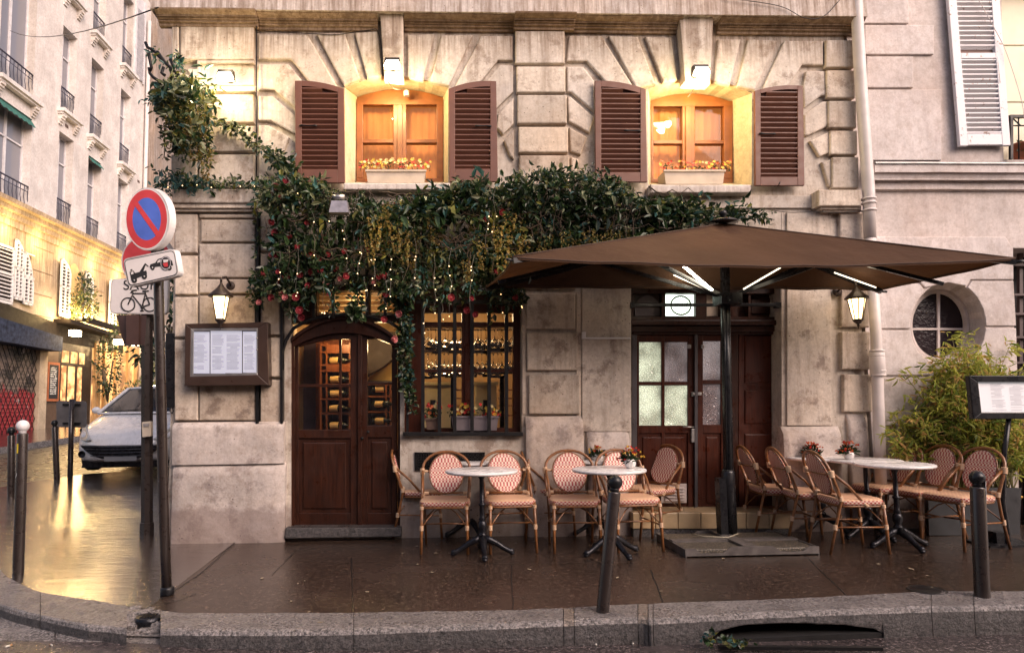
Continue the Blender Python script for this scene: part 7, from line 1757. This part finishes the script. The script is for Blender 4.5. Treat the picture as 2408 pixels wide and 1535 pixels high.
clusters(gb_, [q_ for q_ in [(882, 505, 80), (905, 530, 66), (930, 520, 72), (948, 545, 70), (968, 540, 85), (975, 480, 60), (1015, 505, 60), (1000, 545, 70), (1090, 560, 60), (1120, 530, 66), (1170, 530, 60), (1185, 560, 80), (1200, 500, 70), (1222, 520, 80), (1232, 560, 70), (1148, 490, 50), (910, 480, 50), (1060, 500, 50), (1135, 570, 60), (1205, 590, 60), (1095, 610, 50), (870, 560, 60), (1030, 520, 55)] if (q_[0] * 7 + q_[1]) % 3 != 0])
roses(gb_, [(1140, 515), (1210, 700), (1180, 500), (1120, 740), (1100, 730), (1060, 700), (1108, 702), (1165, 640)], MT['rose'])
# 3 dark ivy on the right
gd = thing('ivy_garland', 'dense dark ivy garland sweeping right above the brown parasol', 'garland', W(1400, 500, -.2))
m = MB(); stm = MB()
fill(m, [(1175, 440), (1215, 412), (1290, 405), (1400, 408), (1475, 430), (1490, 470), (1480, 500), (1180, 500)], 520, -.54, -.2, .060, lambda x, y: 'var' if y < 455 and R() < .6 else 'dark')
fill(m, [(1190, 490), (1480, 490), (1560, 475), (1640, 480), (1640, 520), (1560, 560), (1430, 570), (1320, 585), (1210, 590)], 560, -.46, -.1, .068, 'dark', .9, w=.4)
fill(m, [(1470, 470), (1640, 470), (1650, 500), (1600, 530), (1480, 540)], 200, -.50, -.15, .06, lambda x, y: 'mix' if R() < .4 else 'dark', .85)
fill(m, [(1630, 488), (1720, 488), (1810, 497), (1800, 515), (1700, 525), (1640, 525)], 90, -.24, -.06, .052, 'dark', .8)
for x in (1225, 1245, 1270, 1300, 1322, 1352, 1380, 1415, 1440, 1470, 1500, 1530):
    strand(m, [(x, 500), (x + U(-8, 8), 540), (x + U(-8, 8), U(570, 600))], -.40, .055, 60, .055, 'dark' if R() < .6 else 'var', stm)
woody(stm, 1190, 1560, 430, 540, 16, -.50); m.build('leaves', LV, gd); stm.build('stems', MT['twig'], gd)
clusters(gd, [(1240, 530, 66), (1260, 545, 70), (1222, 560, 50), (1330, 545, 56), (1355, 560, 50), (1385, 540, 66), (1410, 550, 60), (1448, 545, 50), (1290, 555, 50), (1470, 540, 50), (1430, 520, 50), (1600, 520, 40), (1275, 580, 55)], -.50)
# 4 vine between door and window
gv = thing('hanging_vine', 'long narrow ivy vine hanging between the arched door and the barred window', 'vine', W(955, 830, -.1))
m = MB(); stm = MB(); strand(m, [(940, 690), (948, 760), (950, 820), (953, 880), (962, 930), (970, 945)], -.12, .075, 520, .046, 'dark', stm, .7); strand(m, [(955, 700), (962, 800), (960, 900)], -.10, .05, 120, .05, 'blue', None, .6); strand(m, [(962, 930), (968, 960), (974, 975)], -.1, .03, 24, .04, 'dark', stm)
m.build('leaves', LV, gv); stm.build('stems', MT['twig'], gv)
# 5 ivy strand from bracket to garland
gi_ = thing('ivy_strand', 'thin ivy strand drooping from the corner bracket down to the shutter', 'vine', W(600, 350, -.12))
m = MB(); stm = MB(); strand(m, [(510, 285), (545, 298), (575, 318), (605, 345), (640, 365), (670, 380), (688, 400)], -.16, .07, 330, .052, 'var', stm, .55); strand(m, [(640, 365), (668, 385), (690, 415)], -.18, .14, 170, .06, 'mix', None)
m.build('leaves', LV, gi_); stm.build('stems', MT['twig'], gi_)
# 6 corner bracket with ivy bush
br_ = thing('ivy_bracket', 'curly iron bracket wrapped in ivy at the upper left corner of the stone building', 'bracket', W(430, 200, -.2))
ib = MB(); Yb_ = -.35
for p in ([(342, 100), (347, 112), (360, 118), (380, 140), (425, 182), (455, 200)], [(348, 120), (352, 140), (356, 160), (352, 168)], [(350, 160), (352, 172), (360, 182), (372, 190), (376, 197)], [(370, 122), (376, 130), (390, 150), (405, 162), (402, 190)], [(385, 158), (380, 172), (388, 178)], [(400, 140), (406, 152), (410, 160)]): ib.tube([W(x, y, Yb_) for x, y in p], .016, 7)
ib.bar(W(430, 185, Yb_), W(430, 185, .05), .03, .03); ib.build('iron_scrolls', MT['iron'], br_)
m = MB(); stm = MB()
fill(m, [(405, 185), (440, 176), (485, 178), (500, 230), (512, 290), (490, 330), (470, 350), (440, 372), (425, 365), (410, 300), (385, 260), (378, 220), (372, 208)], 190, -.62, -.12, .064, lambda x, y: 'gold' if R() < .45 else ('var' if R() < .6 else 'mix'), .75)
fill(m, [(372, 200), (420, 190), (450, 215), (400, 240), (376, 225)], 22, -.6, -.3, .06, 'var'); fill(m, [(345, 112), (365, 114), (376, 140), (352, 130)], 5, -.4, -.3, .055, 'blue'); fill(m, [(385, 130), (420, 115), (428, 150), (420, 172), (395, 150)], 14, -.4, -.2, .06, 'blue')
fill(m, [(362, 215), (392, 215), (385, 245), (358, 240)], 30, -.5, -.3, .055, 'blue')
strand(m, [(418, 240), (420, 300), (428, 365)], -.3, .09, 170, .06, 'dark', stm); strand(m, [(470, 280), (485, 330), (488, 395)], -.3, .08, 170, .055, 'gold', stm); strand(m, [(385, 290), (388, 330), (386, 372)], -.25, .04, 50, .05, 'mix', stm)
m.build('leaves', LV, br_); stm.build('stems', MT['twig'], br_)
clusters(br_, [(395, 235, 60), (415, 240, 66), (440, 250, 70), (462, 300, 76), (484, 345, 76), (400, 300, 50), (430, 290, 60), (450, 220, 50), (478, 260, 60)], -.5)
# 7 ivy on the ledge
gl_ = thing('ledge_ivy', 'bluish ivy lying along the left stone ledge with tiny lights', 'ivy', W(490, 440, -.1))
m = MB(); fill(m, [(378, 412), (420, 408), (430, 425), (480, 424), (560, 432), (605, 434), (605, 444), (380, 446)], 120, -.22, -.04, .048, lambda x, y: 'blue' if x < 500 else 'mix', None, .0); m.build('leaves', LV, gl_)
# 8 fairy lights
fl = thing('fairy_lights', 'strings of tiny warm fairy lights hanging through the garlands', 'string lights', W(950, 600, -.5))
wm_ = MB(); bpos = []
def lights(x, y0, y1, k):
    pts = [W(x + U(-6, 6), y0 + (y1 - y0) * i / 6, (-.56 if x < 1120 or y1 < 650 else -.28) + U(-.03, .05)) for i in range(7)]; wm_.tube(pts, .0016, 4)
    for i in range(k): a = U(.15, .98) * 6; j = min(5, int(a)); bpos.append(pts[j].lerp(pts[j + 1], a - j) + Vector((U(-.02, .02), -.015, U(-.02, 0))))
for x, y0, y1, k in ((735, 470, 610, 4), (776, 480, 590, 4), (812, 520, 640, 4), (700, 560, 700, 4), (655, 590, 680, 3), (845, 540, 660, 4), (880, 580, 680, 4), (915, 590, 700, 4), (905, 650, 730, 2), (975, 560, 680, 4), (1020, 600, 750, 5), (1058, 580, 760, 5), (1110, 600, 740, 4), (1145, 480, 600, 4), (1180, 620, 750, 5), (1218, 480, 720, 6), (1000, 720, 820, 3), (1040, 700, 760, 2), (760, 640, 740, 3), (860, 650, 740, 3), (1230, 600, 740, 4), (1160, 440, 560, 3), (640, 430, 470, 2)): lights(x, y0, y1, k)
for x in range(395, 610, 34): bpos.append(W(x, 438 + U(-3, 3), -.26))
for x, y in ((395, 420), (428, 416), (700, 455), (745, 478), (790, 462)): bpos.append(W(x, y, -.5))
wm_.build('wire', mat('pale_wire', (.14, .13, .11), .6), fl); bd = None
random.shuffle(bpos)
for p in bpos[:72]:
    if bd is None: k_ = MB(); k_.ball(Vector((0, 0, 0)), .0055, 6); o = k_.build('bulb', MT['bulb'], fl); bd = o.data
    else: o = bpy.data.objects.new('bulb', bd); COL.objects.link(o); adopt(o, fl)
    o.location = p
for x, y in ((735, 560), (900, 540), (1180, 540), (860, 600), (1010, 640), (1100, 640), (1190, 620)): L('fairy_glow', W(x, y, -.70), 1.4, col=(1, .68, .32), r=.15)
# 9 bamboo in a planter
bp = thing('bamboo_planter', 'tall yellow-green bamboo bush in a dark square planter by the lilac wall', 'planter', W(2290, 1262, -.35))
m = MB(); P0 = G(2180, 1262); m.hexa([W(2185, 1258, -.44), W(2398, 1258, -.44), W(2398, 1258, -.06), W(2185, 1258, -.06)], [W(2182, 1146, -.45), W(2402, 1146, -.45), W(2402, 1146, -.06), W(2182, 1146, -.06)]); m.build('planter_box', mat('dark_grey_planter', (.03, .032, .036), .45, var=.3, bump=.15), bp)
m = MB(); st_ = MB()
def bam(base_, tip, n, Y0, Y1, ln=.085):
    a, b = W(base_[0], base_[1], Y0), W(tip[0], tip[1], Y1); mid = a.lerp(b, .55) + Vector((0, 0, .10)); pts = [a.lerp(mid, t_ / 5).lerp(mid.lerp(b, t_ / 5), t_ / 5) for t_ in range(6)]; st_.tube(pts, [.006, .005, .004, .0035, .003, .002], 5)
    for i in range(n):
        t_ = U(.28, 1) ** .8; j = min(4, int(t_ * 5)); c = pts[j].lerp(pts[j + 1], t_ * 5 - j) + Vector((U(-.09, .09), U(-.09, .09), U(-.08, .06)))
        for q in range(3):
            d = Vector((U(-1, 1), U(-.9, .5), U(-.8, .5))).normalized(); hgt = (b.z - c.z)
            mm = random.choices(range(4), (4, 4 if hgt > .3 else 1, 2, 4 if hgt < .35 else 1))[0]; leaf_(m, c, ln * U(.6, 1.2), mm, d, .16, U(.1, .5))
for i in range(125):
    bx_ = U(2200, 2385); tx = bx_ + U(-150, 110); tx = max(2085, min(2440, tx)); e = 1 - ((tx - 2255) / 190) ** 2
    ty = 1080 - max(0, e) * U(80, 285) - U(0, 30); bam((bx_, 1150), (tx, ty), 26, U(-.36, -.15), U(-.42, -.06))
for tx, ty in ((2120, 870), (2345, 860), (2380, 800), (2240, 860), (2300, 815), (2270, 808), (2400, 870), (2085, 1010), (2090, 1060), (2370, 960)): bam((U(2230, 2350), 1150), (tx, ty), 34, U(-.35, -.2), U(-.4, -.1), .10)
m.build('leaves', MT['bamboo'], bp); st_.build('canes', mat('bamboo_cane', (.18, .16, .05), .5), bp)
# 10 plants growing by the storm drain
dp = thing('drain_ivy', 'small ivy plant growing in the gutter at the storm drain mouth', 'ivy', G2(1690, 1520, RZ))
m = MB(); sg = MB()
for (xa, ya, xb, yb) in ((1668, 1520, 1660, 1490), (1690, 1522, 1672, 1482), (1700, 1524, 1712, 1500), (1690, 1528, 1652, 1512), (1730, 1532, 1762, 1506), (1735, 1532, 1725, 1512), (1715, 1530, 1745, 1518)):
    a, b = G2(xa, ya, RZ), G2(xa, ya, RZ) + (W(xb, yb, G2(xa, ya, RZ).y - .02) - W(xa, ya, G2(xa, ya, RZ).y)); sg.tube([a, a.lerp(b, .5) + Vector((0, 0, .01)), b], .002, 4)
    for i in range(11): leaf_(m, a.lerp(b, U(.2, 1)) + Vector((U(-.02, .02), U(-.03, .03), U(0, .02))), U(.022, .042), random.choice((1, 1, 4, 3, 0)), Vector((U(-1, 1), U(-.6, .6), U(-.2, 1))).normalized(), .75, .3)
m.build('leaves', LV, dp); sg.build('stems', MT['twig'], dp)
# 11 distant street plants
def bush(name, label, c, rx, rz, n, kinds, ls=.12):
    o = thing(name, label, 'shrub', (c.x, c.y, c.z - rz)); m = MB(); s_ = MB()
    for i in range(n):
        a = U(0, 2 * pi); e = math.asin(U(-1, 1)); r_ = U(.35, 1) ** .5 * (1 + .35 * noise.noise(Vector((cos(a) * 2, sin(a) * 2, e * 2 + c.x)))); d = Vector((cos(a) * cos(e), sin(a) * cos(e), sin(e)))
        for q in range(3): leaf_(m, c + Vector((d.x * rx * r_, d.y * rx * r_, d.z * rz * r_)) + Vector((U(-.1, .1), U(-.1, .1), U(-.1, .1))), ls * U(.6, 1.2), pick(kinds), (d + Vector((U(-1, 1), U(-1, 1), U(-1, 1)))).normalized(), .5, .3)
    for k in range(4): s_.tube([Vector((c.x, c.y, c.z - rz)), c + Vector((U(-.5, .5) * rx, U(-.5, .5) * rx, U(-.2, .5) * rz))], .03, 5)
    m.build('foliage', LV, o); s_.build('trunk', MT['twig'], o); return o
bush('shrub', 'lit green shrub in front of the restaurant windows behind the car', PL(uQ(255), 1.75, 1.3), .75, .75, 260, 'gold'); bush('shrub', 'dark olive shrub with thin branches behind the rear sign post', PL(uQ(305), 2.6, 2.0), 1.4, 1.5, 420, 'mix', .16)
bush('shrub', 'narrow leafy shrub beside the lit doorway across the street', PL(uQ(219), 2.9, .5), .4, 1.3, 200, 'dark'); bush('shrub', 'tall pale tree-like shrub just left of the corner box', W(385, 770, 8.0), .75, 1.2, 300, 'var', .15)
bush('shrub', 'flowering plant in the lit niche between two white shutters', PL(uQ(160), zQ(160, 715), .35), .5, .5, 200, 'gold', .10); bush('shrub', 'small dark wreath-like plant above the niche flowers', PL(uQ(174), zQ(174, 680), .2), .28, .6, 120, 'dark', .1); bush('shrub', 'small lit plant under the third white shutter', PL(uQ(262), zQ(262, 760), .35), .35, .4, 100, 'gold', .1)
# 12 litter: cigarette ends, scraps and fallen leaves
cg = MB(); cg.tube([(-.012, 0, .004), (.004, 0, .004)], .0038, 6, mat=0); cg.tube([(.004, 0, .004), (.013, 0, .004)], .0038, 6, mat=1); c0 = None
where = ['by the left gutter stones', 'under the left kerb stones', 'below the long middle kerb stone', 'under the leaning bollard', 'left of the storm drain', 'right of the storm drain']
for i, (x, y) in enumerate([(560, 1521), (602, 1519), (640, 1517), (735, 1519), (752, 1524), (770, 1521), (838, 1521), (850, 1524), (895, 1520), (955, 1518), (975, 1520), (1018, 1521), (1105, 1519), (1135, 1517), (1145, 1519), (1175, 1520), (1345, 1514), (1398, 1515), (1490, 1513), (2020, 1528), (2040, 1526), (2300, 1478), (2380, 1471), (20, 1520), (120, 1517)]):
    p = G2(x, y, RZ); p = G2(x, y, RZf(p.x)); w = where[0] if x < 300 else where[1] if x < 800 else where[2] if x < 1200 else where[3] if x < 1450 else where[4] if x < 1700 else where[5]
    if c0 is None: c0 = cg.build('cigarette_end', [mat('cigarette_paper', (.7, .66, .6), .8), mat('cigarette_filter', (.5, .27, .12), .8)]); o = c0
    else: o = c0.copy(); COL.objects.link(o)
    o.location = p; o.rotation_euler = (0, 0, U(0, 3)); s_ = U(1.1, 1.8); o.scale = (s_,) * 3; tag(o, 'wet cigarette end lying in the gutter ' + w, 'cigarette end', 'cigarette ends in the gutter')
lm_ = MB(); lm_.add([(0, 0, .002), (.018, -.013, .004), (.036, -.010, .003), (.052, 0, .006), (.036, .011, .003), (.018, .013, .004), (.02, 0, .001)], [(0, 1, 6), (1, 2, 6), (2, 3, 6), (3, 4, 6), (4, 5, 6), (5, 0, 6)]); l0 = None
for i, (x, y) in enumerate([(724, 1440), (745, 1464), (943, 1301), (977, 1326), (985, 1284), (930, 1268), (1030, 1300), (700, 1373), (718, 1366), (684, 1412), (1450, 1360), (1700, 1312), (2072, 1326), (2186, 1354), (2195, 1385), (1800, 1310), (620, 1358), (1250, 1340), (1550, 1390), (2150, 1340), (1010, 1345), (860, 1390)]):
    p = G(x, y, 0)
    if l0 is None: l0 = lm_.build('fallen_leaf', mat('fallen_leaf', (.30, .24, .16), .5)); o = l0
    else: o = l0.copy(); COL.objects.link(o)
    o.location = p + Vector((0, 0, .002)); o.rotation_euler = (0, 0, U(0, 6)); s_ = U(.5, 1.1); o.scale = (s_, s_, s_); tag(o, 'small wet fallen leaf lying flat on the dark pavement', 'fallen leaf', 'fallen leaves on the pavement')

# ------------------------------------------------------------------ unseen house opposite, behind the viewer, its height shaped for the light
ob = thing('opposite_building', 'plain two-storey stone house facing the bistro from the near side of the street', 'building', (0, -12.3, RZ))
m = MB(); m.box(-24, -18, -.6, 24, -12.3, 6.2); m.build('wall', mat('street_house_render', (.40, .34, .31), .8), ob)
m = MB()
for i in range(15):
    for z in (.4, 3.5): x = -22.5 + i * 3.15; m.box(x, -12.33, z, x + 1.15, -12.29, z + 2.1)
m.build('window', MT['glass_left'], ob)
# ------------------------------------------------------------------ world and lights
w = bpy.data.worlds.new('World'); scene.world = w; w.use_nodes = True
nt = w.node_tree; bg = nt.nodes['Background']; sky = nt.nodes.new('ShaderNodeTexSky'); sky.sky_type = 'NISHITA'; sky.sun_disc = False
SE, SR = radians(34), radians(136)
sky.sun_elevation = SE; sky.sun_rotation = SR; sky.dust_density = 3.0; sky.air_density = 1.0; sky.ozone_density = 1.0
mx = nt.nodes.new('ShaderNodeMix'); mx.data_type = 'RGBA'; mx.blend_type = 'MULTIPLY'; ii = {i.identifier: i for i in mx.inputs}
ii['Factor_Float'].default_value = 1; ii['B_Color'].default_value = (1.0, .82, .75, 1)
nt.links.new(sky.outputs[0], ii['A_Color']); nt.links.new([o for o in mx.outputs if o.identifier == 'Result_Color'][0], bg.inputs[0]); bg.inputs[1].default_value = .12
sd = bpy.data.lights.new('sun', 'SUN'); sd.energy = 1.5; sd.angle = radians(50); sd.color = (1, .90, .86)
so = bpy.data.objects.new('sun', sd); COL.objects.link(so)
d = Vector((.58, -.60, .60)); so.rotation_euler = d.to_track_quat('Z', 'Y').to_euler()
def lamp(name, loc, e, col=(1, .72, .36), r=.05, kind='POINT', aim=None, spot=120, blend=.6):
    l = bpy.data.lights.new(name, kind); l.energy = e; l.color = col
    l.energy *= .62
    if kind != 'AREA': l.shadow_soft_size = r
    else: l.size = r
    o = bpy.data.objects.new(name, l); COL.objects.link(o); o.location = loc
    if kind == 'SPOT': l.spot_size = radians(spot); l.spot_blend = blend
    if aim is not None: o.rotation_euler = (Vector(aim) - Vector(loc)).to_track_quat('-Z', 'Y').to_euler()
    return o
if 'LAMPS' in globals():
    for a in LAMPS: lamp(**a)
vs = scene.view_settings; vs.view_transform = 'Standard'; vs.look = 'None'; vs.exposure = 1.02; vs.gamma = 1; vs.use_curve_mapping = False
cy = scene.cycles; cy.use_denoising = True; cy.max_bounces = 7; cy.diffuse_bounces = 3; cy.glossy_bounces = 3; cy.transmission_bounces = 5; cy.transparent_max_bounces = 12; cy.sample_clamp_indirect = 6; cy.caustics_reflective = False; cy.caustics_refractive = False
try: cy.use_light_tree = True
except Exception: pass
